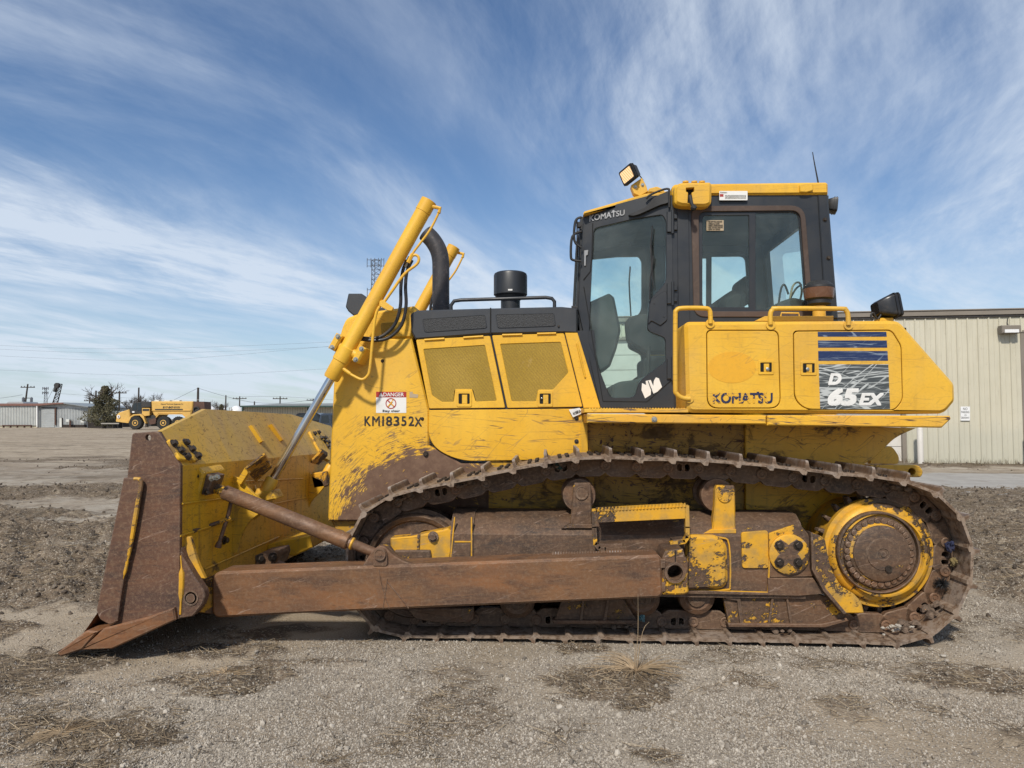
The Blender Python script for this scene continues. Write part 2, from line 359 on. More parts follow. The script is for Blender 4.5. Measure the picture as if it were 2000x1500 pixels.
def mk(name, bm, m, parent=None, ang=35, mirror=False, loc=None, **pr):
    if mirror:
        for v in bm.verts: v.co.y = -v.co.y
    bmesh.ops.recalc_face_normals(bm, faces=bm.faces[:])
    o0 = loc if loc is not None else origin_of(parent)
    if Vector(o0).length: bmesh.ops.translate(bm, verts=bm.verts[:], vec=-Vector(o0))
    me = bpy.data.meshes.new(name); bm.to_mesh(me); bm.free()
    me.polygons.foreach_set('use_smooth', [True]*len(me.polygons)); me.set_sharp_from_angle(angle=math.radians(ang))
    for x in (m if isinstance(m, (list, tuple)) else [m]): me.materials.append(x)
    o = bpy.data.objects.new(name, me); COL.objects.link(o)
    if parent: o.parent = parent
    if loc is not None: o.location = Vector(loc)-origin_of(parent)
    for k, v in pr.items(): o[k] = v
    return o
def B(): return bmesh.new()
def plate(name, pl, pts, depth, m, par, holes=(), ch=.003, mirror=False, **pr):
    bm = B(); b_plate(bm, pl, pts, depth, holes, ch); return mk(name, bm, m, par, mirror=mirror, **pr)
def both(name, pl, pts, depth, m, par, holes=(), ch=.003):
    plate(name, pl, pts, depth, m, par, holes, ch); return plate(name, pl, pts, depth, m, par, holes, ch, mirror=True)
def tube(name, pts, r, m, par, seg=10, smooth=0, **pr):
    bm = B(); b_tube(bm, pts, r, seg, smooth=smooth); return mk(name, bm, m, par, 50, **pr)
def thing(name, loc, label, cat, group=None, rz=0):
    o = bpy.data.objects.new(name, None); COL.objects.link(o); o.location = loc; o.empty_display_size = .2; o.rotation_euler.z = rz
    o['label'] = label; o['category'] = cat
    if group: o['group'] = group
    return o
def tag(o, label, cat, group=None):
    o['label'] = label; o['category'] = cat
    if group: o['group'] = group
    return o
def dup(o, parent=None, loc=None, **pr):
    c = o.copy(); COL.objects.link(c)
    if parent is not None: c.parent = parent
    if loc is not None: c.location = loc
    for k, v in pr.items(): c[k] = v
    return c
def dup_tree(o, parent=None, loc=None, **pr):
    c = dup(o, parent, loc, **pr)
    for ch in list(o.children): dup_tree(ch, c)
    return c
def text(s, pl, box, m, par, bold=.0, shear=0., name='lettering', proud=.0015, quad=None, thick=.001, **pr):
    """lettering fitted to a pixel box (or quad of 4 px corners TL,TR,BR,BL) on a plane"""
    cu = bpy.data.curves.new('lettering', 'FONT'); cu.body = s; cu.shear = shear; cu.resolution_u = 3
    o = bpy.data.objects.new('t', cu); me = bpy.data.meshes.new_from_object(o); bpy.data.objects.remove(o)
    xs = [v.co.x for v in me.vertices]; ys = [v.co.y for v in me.vertices]
    x0, x1, y0, y1 = min(xs), max(xs), min(ys), max(ys)
    if quad is None: quad = [(box[0], box[1]), (box[2], box[1]), (box[2], box[3]), (box[0], box[3])]
    q = [pl.P(*p) for p in quad]; bm = B(); e = pl.ext.normalized(); x0 -= bold; x1 += bold; y0 -= bold; y1 += bold
    for ci, (ox, oy) in enumerate(((0, 0),) if not bold else ((0, 0), (bold, bold), (-bold, bold), (bold, -bold), (-bold, -bold), (bold, 0), (-bold, 0))):
      n0 = len(bm.verts); bm.from_mesh(me); bm.verts.ensure_lookup_table()
      for v in bm.verts[n0:]:
        v.co.x += ox; v.co.y += oy
        u = (v.co.x-x0)/max(1e-6, x1-x0); t = (v.co.y-y0)/max(1e-6, y1-y0)
        v.co = (q[3]*(1-u)+q[2]*u)*(1-t)+(q[0]*(1-u)+q[1]*u)*t-e*(proud+ci*.00025)
    bpy.data.meshes.remove(me)
    r = bmesh.ops.extrude_face_region(bm, geom=bm.faces[:]); bmesh.ops.translate(bm, verts=[g for g in r['geom'] if isinstance(g, bmesh.types.BMVert)], vec=e*thick)
    return mk(name, bm, m, par, **pr)
# ------------------------------------------------------------ material set
g0 = pt(850, 1070, -.56); gR = (pt(850, 887, -.56)-g0).length
M = dict(
 guard=paint('guard_paint', dust=.30, chips=.18, scr=.35, hscr=.05, grime=.12, guard=(g0.x, g0.z, gR*.98)),
 yel=paint('yellow_paint', dust=.20, chips=.06, scr=.2, hscr=.15, grime=.22),
 door=paint('door_paint', dust=.18, chips=.04, scr=.18, hscr=.15, grime=.20),
 low=paint('lower_panel_paint', base=(.68, .36, .012, 1), dust=.08, chips=.10, scr=.45, hscr=.8, grime=.15),
 tank=paint('tank_paint', base=(.68, .365, .018, 1), dust=.28, chips=.05, scr=.18, hscr=.25, grime=.22),
 sill=paint('sill_paint', base=(.72, .36, .02, 1), dust=.35, chips=.45, scr=.5, hscr=1., grime=.3),
 cyl=paint('cylinder_paint', base=(.68, .36, .03, 1), dust=.25, chips=.02, scr=.15, hscr=0, grime=.12),
 blade=paint('blade_paint', base=(.66, .37, .012, 1), dust=.30, chips=.30, scr=.5, hscr=.4, grime=.7, mud=.10, hue=(.56, .32, .015, 1)),
 bladetop=paint('blade_dust', base=(.55, .35, .06, 1), dust=1., chips=.30, scr=.7, hscr=.3, grime=.3, hue=(.50, .35, .13, 1), rough=.7),
 hull=paint('hull_paint', base=(.56, .30, .015, 1), dust=.15, chips=.5, scr=1., hscr=1., grime=.7, mud=.45, hue=(.36, .20, .012, 1)),
 hulldark=paint('scraped_hull', base=(.50, .27, .02, 1), dust=.2, chips=.75, scr=1., hscr=1., grime=.7, mud=.42, hue=(.40, .22, .02, 1)),
 under=paint('under_paint', base=(.62, .335, .015, 1), dust=.15, chips=.42, scr=.7, hscr=.35, grime=.5, mud=.35),
 facet=paint('blade_corner', base=(.62, .36, .015, 1), dust=.45, chips=.35, scr=.6, hscr=.3, grime=.35, hue=(.56, .35, .05, 1)),
 steel=worn('worn_steel', .0, world=True), arm=worn('arm_steel', 0., (.15, .085, .056, 1), (.25, .128, .062, 1), (.085, .052, .04, 1), hs=.7),
 armtop=worn('polished_edge', .0, (.20, .14, .11, 1), (.30, .2, .15, 1), shine=.5),
 plate=worn('end_plate_steel', .22, (.110, .062, .050, 1), (.150, .082, .058, 1), (.06, .04, .038, 1), hs=.4),
 edge=worn('cutting_edge_steel', .0, (.20, .092, .045, 1), (.26, .13, .065, 1), (.12, .06, .04, 1), hs=.7),
 track=worn('track_steel', .0, (.105, .068, .05, 1), (.155, .098, .068, 1), (.04, .03, .028, 1), hs=.45, rough=.66, world=True, edge=1.),
 shoe=worn('shoe_steel', .0, (.135, .092, .068, 1), (.19, .13, .095, 1), (.06, .045, .038, 1), hs=.3, shine=.15, rough=.62, world=True, tip=True),
 frame=worn('frame_steel', .30, (.105, .07, .052, 1), (.155, .095, .066, 1), (.05, .045, .046, 1), hs=.3),
 half=worn('half_painted', .76, (.10, .065, .05, 1), (.15, .09, .06, 1), (.05, .045, .045, 1), hs=.2),
 mostly=worn('mostly_painted', .84, (.09, .055, .035, 1), (.13, .08, .05, 1), (.05, .04, .035, 1), hs=.2),
 ring=worn('ring_painted', .74, (.09, .055, .035, 1), (.13, .08, .05, 1), (.05, .04, .035, 1), hs=.2),
 some=worn('some_paint', .56, (.11, .07, .05, 1), (.16, .095, .06, 1), hs=.3),
 weld=worn('weld_paint', .88, (.2, .12, .06, 1), (.3, .18, .08, 1), (.1, .07, .05, 1)),
 chrome=plain('chrome_rod', (.72, .70, .67, 1), .12, 1., .1, .1, (.25, .22, .2, 1)),
 bolt=plain('bolt_steel', (.07, .055, .045, 1), .45, .7, .3, .5), zinc=plain('zinc_bolt', (.42, .42, .38, 1), .35, .8, .2, .3),
 blk=plain('cab_black', (.020, .0225, .027, 1), .42, 0., .2, .14, (.07, .066, .062, 1)),
 band=plain('hood_grey', (.034, .037, .043, 1), .5, 0., .2, .22, (.09, .085, .08, 1)),
 rub=plain('rubber', (.016, .016, .017, 1), .6, 0., .2, .3, (.09, .08, .07, 1)),
 brub=plain('brown_rubber', (.075, .048, .036, 1), .7, 0., .3, .4, (.16, .11, .08, 1)),
 exh=plain('exhaust_steel', (.045, .042, .045, 1), .55, .2, .3, .7, (.16, .13, .12, 1), nsc=6),
 hose=plain('hose_rubber', (.014, .014, .016, 1), .45, 0, .2, .2), void=plain('dark_inside', (.006, .006, .006, 1), .9, 0, 0, 0),
 inr=plain('cab_interior', (.032, .038, .038, 1), .7, 0, .2, .1), seat=plain('seat_fabric', (.018, .020, .023, 1), .85, 0, .3, .3, (.06, .06, .06, 1)),
 glass=glass('cab_glass', (.92, .99, .97), .03), white=plain('white_print', (.72, .71, .68, 1), .5, 0, .06, .2), red=plain('red_print', (.36, .02, .015, 1), .45, 0, .1, .1),
 black=plain('black_print', (.018, .018, .018, 1), .5, 0, .1, .05), beige=plain('beige_label', (.40, .31, .20, 1), .6, 0, .1, .2),
 silver=plain('silver_print', (.36, .36, .36, 1), .4, .2, .2, .3), lens=None,
 amber=plain('beacon_lens', (.16, .075, .04, 1), .3, 0, .3, .5, (.28, .19, .14, 1)), lamp=plain('lamp_shell', (.012, .012, .013, 1), .38, 0, .2, .15),
 chaff=plain('packed_mud', (.17, .12, .085, 1), .95, 0, .5, .8, (.05, .035, .025, 1), nsc=30, bump=.8),
)
s = Mt('lamp_lens'); wv_ = s.n('ShaderNodeTexWave'); s.l(s.mp((0, .6, 0), (1, 1, 1)), wv_.inputs[0]); wv_.inputs['Scale'].default_value = 28
lc_ = s.mix(wv_.outputs['Fac'], (.62, .36, .17, 1), (.95, .66, .36, 1)); M['lens'] = s.fin(lc_, .25, 0, Emission_Color=lc_, Emission_Strength=.5)
# see-through perforated sheet of the engine doors
s = Mt('perforated_sheet')
hx = s.vor(1, vec=s.mp((0, math.radians(35), 0), (230, .001, 130)))
c0 = s.mix(s.map(s.noise(2.2, 5), .4, .7), (.32, .20, .012, 1), (.39, .25, .03, 1)); c0 = s.mix(s.map(hx, .25, .55, .42, 0), c0, (.10, .06, .01, 1))
wz = s.n('ShaderNodeTexWave'); s.l(s.mp((0, math.radians(40), 0), (1, 1, 1)), wz.inputs[0]); wz.inputs['Scale'].default_value = 17; wz.inputs['Distortion'].default_value = 3; wz.inputs['Detail'].default_value = 3
c0 = s.mix(s.math('MULTIPLY', wz.outputs['Fac'], .30), c0, (.18, .105, .012, 1)); c0 = s.mix(s.math('MULTIPLY', s.map(s.noise(3.1, 6, .6, 1.), .60, .7), .35), c0, (.5, .34, .16, 1))
M['perf'] = s.fin(c0, .7, 0, hx, .35, .002)
s = Mt('black_perforated'); hx = s.vor(150, vec=s.mp((0, .6, 0), (1, .001, 1)))
M['bperf'] = s.fin(s.mix(s.map(hx, .30, .42), (.004, .004, .004, 1), (.03, .031, .033, 1)), .6, 0, hx, .5, .003)
# scratched printed sheets
def decal(name, col, wh=(.45, .47, .46, 1), dens=.5, amt=1.):
    s = Mt(name); m = 0.
    for sc_, scl, rot, wd, loc in ((5, (.22, 1, 2.4), .03, .022, 1), (9, (.2, 1, 2.2), -.06, .022, 7), (6, (.2, 1, 1.6), .75, .012, 3), (5, (.2, 1, 1.4), -.45, .012, 5), (14, (.12, 1, 2), .1, .03, 9)):
        m = s.math('MAXIMUM', m, s.lines(sc_, scl, (0, rot, 0), wd, (loc, 2, 3+loc), dens=dens, dist=.05))
    m = s.math('MAXIMUM', m, s.math('MULTIPLY', s.map(s.noise(40, 7, .8, vec=s.mp((0, .03, 0), (.10, 1, 2))), .50, .64), .5))
    return s.fin(s.mix(s.math('MULTIPLY', m, amt), col, wh), .42)
M['blue'] = decal('blue_stripe', (.008, .022, .085, 1), (.30, .36, .42, 1), .55, .6); M['grey'] = decal('grey_panel', (.052, .060, .062, 1), dens=.44)
s = Mt('peeling_navy'); pm = s.map(s.noise(14, 7, .7, .5, vec=s.mp((0, 0, 0), (1, 1, 1.3), (3.3, 1, 2))), .54, .57)
M['navy'] = s.fin(s.mix(pm, (.012, .018, .06, 1), (.68, .365, .018, 1)), .45)
s = Mt('stencil_paint'); pm = s.map(s.noise(30, 6, .7), .60, .66); M['sten'] = s.fin(s.mix(pm, (.015, .013, .012, 1), (.6, .33, .03, 1)), .6)
M['oval'] = paint('oval_ghost', base=(.69, .332, .008, 1), dust=.05, chips=.0, scr=.25, hscr=0., grime=.05, hue=(.72, .37, .02, 1))

# ------------------------------------------------------------ the bulldozer
dz = thing('bulldozer', (0, 0, 0), 'yellow crawler bulldozer with rusty tracks, wide blade and black cab parked on gravel', 'bulldozer')
GY = -.56                                                       # side of the radiator guard and hood
# --- radiator guard and hull
gp = Y(GY)
bm = B(); b_plate(bm, gp, [(640, 1018), (644, 916), (652, 740), (656, 700), (660, 663), (804, 661), (838, 800), (838, 870), (900, 905), (955, 906), (955, 1018)], -2*GY, (), .012)
mk('radiator_guard', bm, M['guard'], dz)
bm = B(); b_plate(bm, Y(GY+.02), rnd([(660, 665), (669, 636), (676, 621), (700, 612), (809, 597), (815, 612), (806, 661)], [0, 4, 10, 6, 3, 0, 0]), -2*(GY+.02), (), .02)
nose = mk('hood_nose', bm, M['yel'], dz)
plate('grille', Y(GY+.016), rnd([(743, 631), (786, 628), (775, 652), (745, 655)], 4), .008, M['perf'], nose)
for (x, y), r_ in (((747, 705), .009), ((825, 818), .009), ((832, 887), .015)): b1 = B(); b_hex(b1, pt(x, y, GY), (0, -1, 0), r_, r_*1.3); mk('guard_bolt', b1, M['bolt'], dz)
low = plate('lower_side_panel', Y(GY-.012), rnd([(838, 801), (1145, 798), (1147, 897), (895, 901), (836, 868)], [2, 2, 2, 40, 70], 8), .03, M['low'], dz, ch=.004)
for x, y in ((1126, 817), (1126, 862)):
    b1 = B(); b_lathe(b1, pt(x, y, GY-.014), (0, -1, 0), [(0, .016), (.004, .016)], 16); mk('washer', b1, M['rub'], low)
    b1 = B(); b_hex(b1, pt(x, y, GY-.016), (0, -1, 0), .008, .01, False); mk('bolt', b1, M['bolt'], low)
plate('corner_strip', Y(GY-.02), [(1134, 800), (1147, 800), (1149, 905), (1134, 903)], .04, M['under'], dz)
plate('hull_plate', Y(GY+.01), [(950, 880), (1160, 880), (1160, 1120), (950, 1120)], .05, M['hull'], dz)
plate('hull_plate', Y(GY+.035), [(1120, 812), (1456, 812), (1456, 1130), (1120, 1130)], .05, M['hulldark'], dz)
plate('hull_plate', Y(GY), rnd([(1456, 826), (1790, 836), (1762, 848), (1745, 858), (1705, 898), (1690, 905), (1690, 1130), (1456, 1130)], [0, 0, 16, 10, 4, 0, 0, 0]), .06, M['under'], dz, ch=.006)
bm = B(); b_plate(bm, Y(GY+.08), [(960, 905), (1680, 850), (1680, 1110), (1500, 1150), (1000, 1150)], -2*(GY+.08)); mk('hull_body', bm, M['hulldark'], dz)
both('rear_bracket', Y(-.30), rnd([(1700, 890), (1737, 870), (1746, 876), (1757, 893), (1754, 906), (1700, 906)], [0, 6, 4, 8, 3, 0]), .05, M['yel'], dz)
bm = B(); b_plate(bm, Y(-.34), rnd([(1700, 908), (1790, 908), (1799, 912), (1804, 922), (1800, 932), (1700, 932)], [0, 6, 5, 5, 5, 0]), .68, (ell(1781, 921, 7, 7, 14),), .008); mk('drawbar', bm, M['under'], dz)

# --- engine doors
dp_ = Y(GY-.010)
def latch(par, cx, cy, w=15, h=16, pl=dp_, m='door'):
    hw, hh = w, h
    bm = B(); b_plate(bm, Plane(pl.p0-pl.ext*.006, pl.n, pl.ext), rect(cx-hw, cy-hh, cx+hw, cy+hh, 4), .012, (rect(cx-hw*.72, cy-hh*.62, cx+hw*.72, cy+hh*.62, 2),), .003); hd = mk('handle', bm, M[m], par)
    p2 = Plane(pl.p0-pl.ext*.0012, pl.n, pl.ext); plate('recess_shade', p2, rect(cx-hw*.72, cy-hh*.62, cx+hw*.72, cy+hh*.62), .001, M['void'], hd, ch=0)  # flat black sheet on the door: the handle recess's shade put into colour
    p3 = Plane(pl.p0-pl.ext*.0045, pl.n, pl.ext); plate('lever', p3, rect(cx-hw*.28, cy-hh*.50, cx+hw*.40, cy+hh*.62), .006, M[m], hd)
    return hd
h1 = [(891, 763), (922, 763), (922, 795), (891, 795)]
def edoor(outer, mesh, hx, hinges, lock=False):
    bm = B(); b_plate(bm, dp_, outer, .024, (mesh,), .003); d = mk('engine_door', bm, M['door'], dz)
    plate('mesh_panel', Y(GY-.004), inset_px(mesh, -2), .004, M['perf'], d, ch=0)
    hd = latch(d, *hx, 15, 16)
    if lock: b1 = B(); b_lathe(b1, pt(hx[0]-7, hx[1]-1, GY-.016), (0, -1, 0), [(0, .007), (.006, .007), (.008, .004)], 12); mk('lock', b1, M['zinc'], d)
    for a, b in hinges: tube('hinge', [pt(*a, GY-.016), pt(*b, GY-.016)], .0085, M['door'], d, 8)
def inset_px(p, d):
    c = Vector((sum(a[0] for a in p)/len(p), sum(a[1] for a in p)/len(p)))
    return [tuple(Vector(a)+(Vector(a)-c).normalized()*-d) for a in p]
edoor(rnd([(812.5, 663.5), (957, 656), (986.5, 796.5), (838, 798)], 3), rnd([(827, 682), (947, 674), (970, 783), (929, 784.5), (922, 760), (889, 760), (886, 785), (863, 785), (844, 772)], 2.5), (906.5, 779), (((829, 664), (868, 661.5)), ((905, 659.5), (944, 657))))
edoor(rnd([(961, 655), (1101.5, 651), (1137.5, 794.5), (991, 797)], 3), rnd([(977, 672), (1095, 668), (1110, 728), (1080, 761), (1051, 761), (1047, 784), (999.5, 784)], 2.5), (1065, 779), (((981, 654.5), (1020, 653.5)), ((1049, 652), (1086, 651))), True)
bm = B(); b_plate(bm, Y(GY+.02), [(815, 655), (1160, 645), (1175, 800), (840, 805)], -2*(GY+.02)); mk('engine_bay', bm, M['blk'], dz)
cp = Y(GY-.006); col_ = plate('cab_column', cp, [(1103.5, 650), (1128, 650), (1173, 797), (1140, 797)], .6, M['door'], dz)
tube('hinge', [pt(1127, 671, GY-.012), pt(1143, 737, GY-.012)], .007, M['door'], col_, 8)
# --- hood band, with grilles
bm = B(); gr = [rnd([(826, 623), (946, 615), (950, 640), (830, 648)], 4), rnd([(969, 614), (1081, 612), (1084, 636), (973, 640)], 4)]
b_plate(bm, Y(GY-.004), rnd([(801, 613), (815, 606), (958, 602), (1097, 599), (1128, 602), (1128, 651), (1100, 650), (958, 652.5), (811, 663), (803, 648)], [4, 4, 0, 3, 0, 0, 0, 0, 0, 0]), -2*(GY-.004), (), .012)
hb = mk('hood_band', bm, M['band'], dz)
for g in gr:
    bm = B(); b_plate(bm, Y(GY-.010), inset_px(g, -1.5), .012, (g,), .002); mk('grille_rim', bm, M['band'], hb); plate('grille', Y(GY-.0075), g, .004, M['bperf'], hb, ch=0)
plate('seam', Y(GY-.006), [(957, 601), (959.5, 601), (959.5, 653), (957, 653)], .004, M['void'], hb, ch=0)
b1 = B(); b_hex(b1, pt(1091, 637, GY-.006), (0, -1, 0), .008, .01, False); mk('bolt', b1, M['bolt'], hb)
tube('hood_rail', [pt(x, y, -.42) for x, y in ((881, 606), (881, 596), (887, 588), (900, 586), (1066, 581), (1078, 583), (1083, 589), (1083, 602))], .014, M['blk'], dz, 10)
tube('hood_rail', [pt(x, y, -.42)*1 for x, y in ((881, 606), (881, 596), (887, 588), (900, 586), (1066, 581), (1078, 583), (1083, 589), (1083, 602))], .014, M['blk'], dz, 10).location.y = .84
# --- pre-cleaner, exhaust
c = pt(997, 600, -.1); k = (-.1-CAM.y)/F
bm = B(); b_lathe(bm, c, (0, 0, 1), [(-.05, 19*k), (13*k, 19*k), (16*k, 23*k), (18*k, 28*k), (23*k, 31*k), (24*k, 33*k), (62*k, 33*k), (66*k, 31.5*k), (68*k, 28*k), (68*k, 0)], 36); pc = mk('air_intake', bm, M['blk'], dz)
b1 = B(); b_box(b1, c.x-.012, c.x+.022, c.y-34*k, c.y-32*k, c.z+27*k, c.z+30*k); mk('clip', b1, M['white'], pc)
ex = [pt(x, y, -.15) for x, y in ((862, 615), (861, 580), (861, 530), (860, 505), (855, 486), (844, 468), (831, 455))]
bm = B(); b_tube(bm, ex, 17*(-.15-CAM.y)/F, 20, smooth=4)
e = mk('exhaust_pipe', bm, M['exh'], dz)
bm = B(); b_lathe(bm, pt(862, 607, -.15), (0, 0, 1), [(-.06, .076), (.03, .076), (.034, .07)], 20); mk('collar', bm, M['exh'], e)
# --- headlamps beside the nose
lp = rnd([(680, 573), (706, 573), (720, 584), (720, 604), (708, 613), (691, 617), (680, 608), (674.5, 599)], 2)
for mir in (0, 1):
    hl = plate('headlamp', Y(-.43), lp, .13, M['band'], dz, ch=.01, mirror=bool(mir))
# --- lift cylinders
CY = -.717
def dirp(y, *ps): return [pt(x, yy, y) for x, yy in ps]
def lift(mir):
    y = CY; a, b_ = pt(648, 737, y), pt(838.5, 391, y); ax = (b_-a).normalized(); L = (b_-a).length; r = .0555
    bm = B(); b_lathe(bm, a, ax, [(-.012, .052), (0, .058), (.13, .058), (.135, .064), (.24, .064), (.245, .058), (.26, r), (L-.10, r), (L-.098, r+.003), (L-.004, r+.003), (L, r-.01)], 28)
    lc = mk('lift_cylinder', bm, M['cyl'], dz, mirror=mir)
    foot = pt(526, 948, y)
    bm = B(); b_tube(bm, [a, foot], .030, 20); mk('rod', bm, M['chrome'], lc, mirror=mir)
    bm = B(); b_lathe(bm, pt(519, 960, y), ax, [(-.05, .03), (-.04, .062), (-.01, .064), (.0, .048), (.10, .046), (.115, .035)], 20); mk('rod_end', bm, M['cyl'], lc, mirror=mir)
    bm = B(); q = pt(674, 681, y); pr = Vector((ax.z, 0, -ax.x))
    b_tube(bm, [q-pr*.10, q+pr*.10], .036, 14); mk('trunnion', bm, M['cyl'], lc, mirror=mir)
    for sx in ((655, 668), (701, 692)):
        c = pt(*sx, y-.045); sg = -1 if sx[0] < 670 else 1
        bm = B(); b_box(bm, -.026, .026, -.01, .30, -.062, .062, .012, M=Matrix.Translation(c) @ Matrix.Rotation(-math.atan2(ax.x, ax.z)*-1, 4, 'Y')); br = mk('bearing_cap', bm, M['cyl'], lc, mirror=mir)
        for t in (-.044, .044):
            bm = B(); b_hex(bm, c+ax*t+Vector((0, -.01, 0)), (0, -1, 0), .0125, .016); mk('bolt', bm, M['zinc'], br, mirror=mir) if False else mk('bolt', bm, M['zinc'], lc, mirror=mir)
    P = lambda *p: dirp(y-.02, *p)
    t1 = P((852, 403), (858, 410), (851, 428), (838, 452), (820, 476), (808, 492), (803, 502))
    bm = B(); b_tube(bm, t1, .0085, 10, smooth=4); mk('pipe', bm, M['cyl'], lc, mirror=mir)
    bm = B(); b_tube(bm, P((843, 403), (860, 407), (857, 416)), .014, 8); mk('fitting', bm, M['cyl'], lc, mirror=mir)
    t2 = P((803, 500), (812, 498), (818, 504), (814, 516), (790, 535), (766, 568), (750, 590), (738, 604), (732, 625), (727, 670), (722, 722), (716, 736), (706, 741), (692, 735), (680, 728), (668, 720))
    bm = B(); b_tube(bm, t2, .0105, 10, smooth=4); mk('pipe', bm, M['cyl'], lc, mirror=mir)
    bm = B(); b_tube(bm, P((797, 513), (806, 496)), .015, 6); mk('fitting', bm, M['cyl'], lc, mirror=mir); bm = B(); b_tube(bm, P((670, 720), (684, 730)), .013, 8); mk('fitting', bm, M['cyl'], lc, mirror=mir)
    bm = B(); b_plate(bm, Y(y-.035), rnd([(741, 588), (747, 585), (768, 600), (766, 607), (758, 607), (740, 597)], 2), .03, (), .003); mk('pipe_clamp', bm, M['cyl'], lc, mirror=mir)
    for ps in (((795, 508), (787, 528), (783, 560), (782, 598), (772, 632), (752, 653), (730, 661), (700, 659)), ((805, 508), (795, 530), (792, 560), (793, 598), (784, 635), (762, 658), (735, 665), (700, 662))):
        bm = B(); b_tube(bm, dirp(y+.05, *ps), .0125, 10, smooth=5); mk('hose', bm, M['hose'], lc, mirror=mir)
    bm = B(); b_tube(bm, dirp(y+.045, (801, 502), (791, 522)), .016, 8); mk('hose_fitting', bm, M['zinc'], lc, mirror=mir)
lift(False); lift(True)

# ------------------------------------------------------------ cab
CAB = -.72; SB = -.30; SA = CAB-SB*.9*1.0                        # slanted door plane: y = SA + SB*x, meets CAB at x=.9
SP = Y(SA, SB); SPi = Y(SA-.004, SB); CP = Y(CAB)
rear_out = [(1312, 380), (1616, 378), (1619, 400), (1637, 622), (1637, 640), (1345, 640), (1345, 800), (1316, 800)]
win = rnd([(1357, 408), (1566, 408), (1580, 612), (1362, 612)], [18, 22, 14, 18], 6)
both('cab_side', CP, rear_out, .05, M['blk'], dz, (win,))
def rim(mir):
    bm = B(); b_plate(bm, Y(CAB-.010), rnd([(1350, 402), (1572, 401), (1589, 619), (1355, 619)], [22, 28, 18, 24], 6), .012, (rnd([(1365, 413), (1563, 411), (1578, 608), (1367, 608)], [14, 18, 12, 14], 6),), .003)
    return mk('side_window', bm, M['brub'], dz, mirror=mir)
for mir in (False, True):
    wf = rim(mir)
    for poly in (rnd([(1371, 420), (1464, 418), (1464, 602), (1371, 602)], [10, 2, 2, 10]), rnd([(1474, 415), (1559, 414), (1575, 606), (1474, 606)], [2, 14, 10, 2])):
        pass
    bm = B(); b_plate(bm, Y(CAB+.006), rnd([(1365, 413), (1564, 411), (1579, 609), (1366, 609)], [12, 16, 10, 12]), .02, (rnd([(1372, 421), (1463, 420), (1463, 600), (1372, 600)], [10, 2, 2, 10]), rnd([(1476, 416), (1559, 415), (1574, 605), (1476, 605)], [2, 14, 10, 2])), .002)
    mk('sash', bm, M['blk'], wf, mirror=mir)
    plate('pane', Y(CAB+.014), rect(1371, 419, 1464, 602), .004, M['glass'], wf, ch=0, mirror=mir); plate('pane', Y(CAB+.012), [(1475, 415), (1560, 414), (1575, 606), (1475, 606)], .004, M['glass'], wf, ch=0, mirror=mir)
stk = plate('window_sticker', Y(CAB+.004), rect(1380, 430, 1413.5, 450.5), .002, M['beige'], dz, ch=0)
for i, s_ in enumerate(('1 PRE-TRIP WALK AROUND', '2 CHECK ALL FLUIDS', '3 INSPECT UNDERCARRIAGE', '4 POST TRIP WALK AROUND', '5 REPORT ANY DAMAGE')): text(s_, Y(CAB+.003), (1382, 431.5+3.7*i, 1382+len(s_)*1.28, 434.3+3.7*i), M['black'], stk, .01)
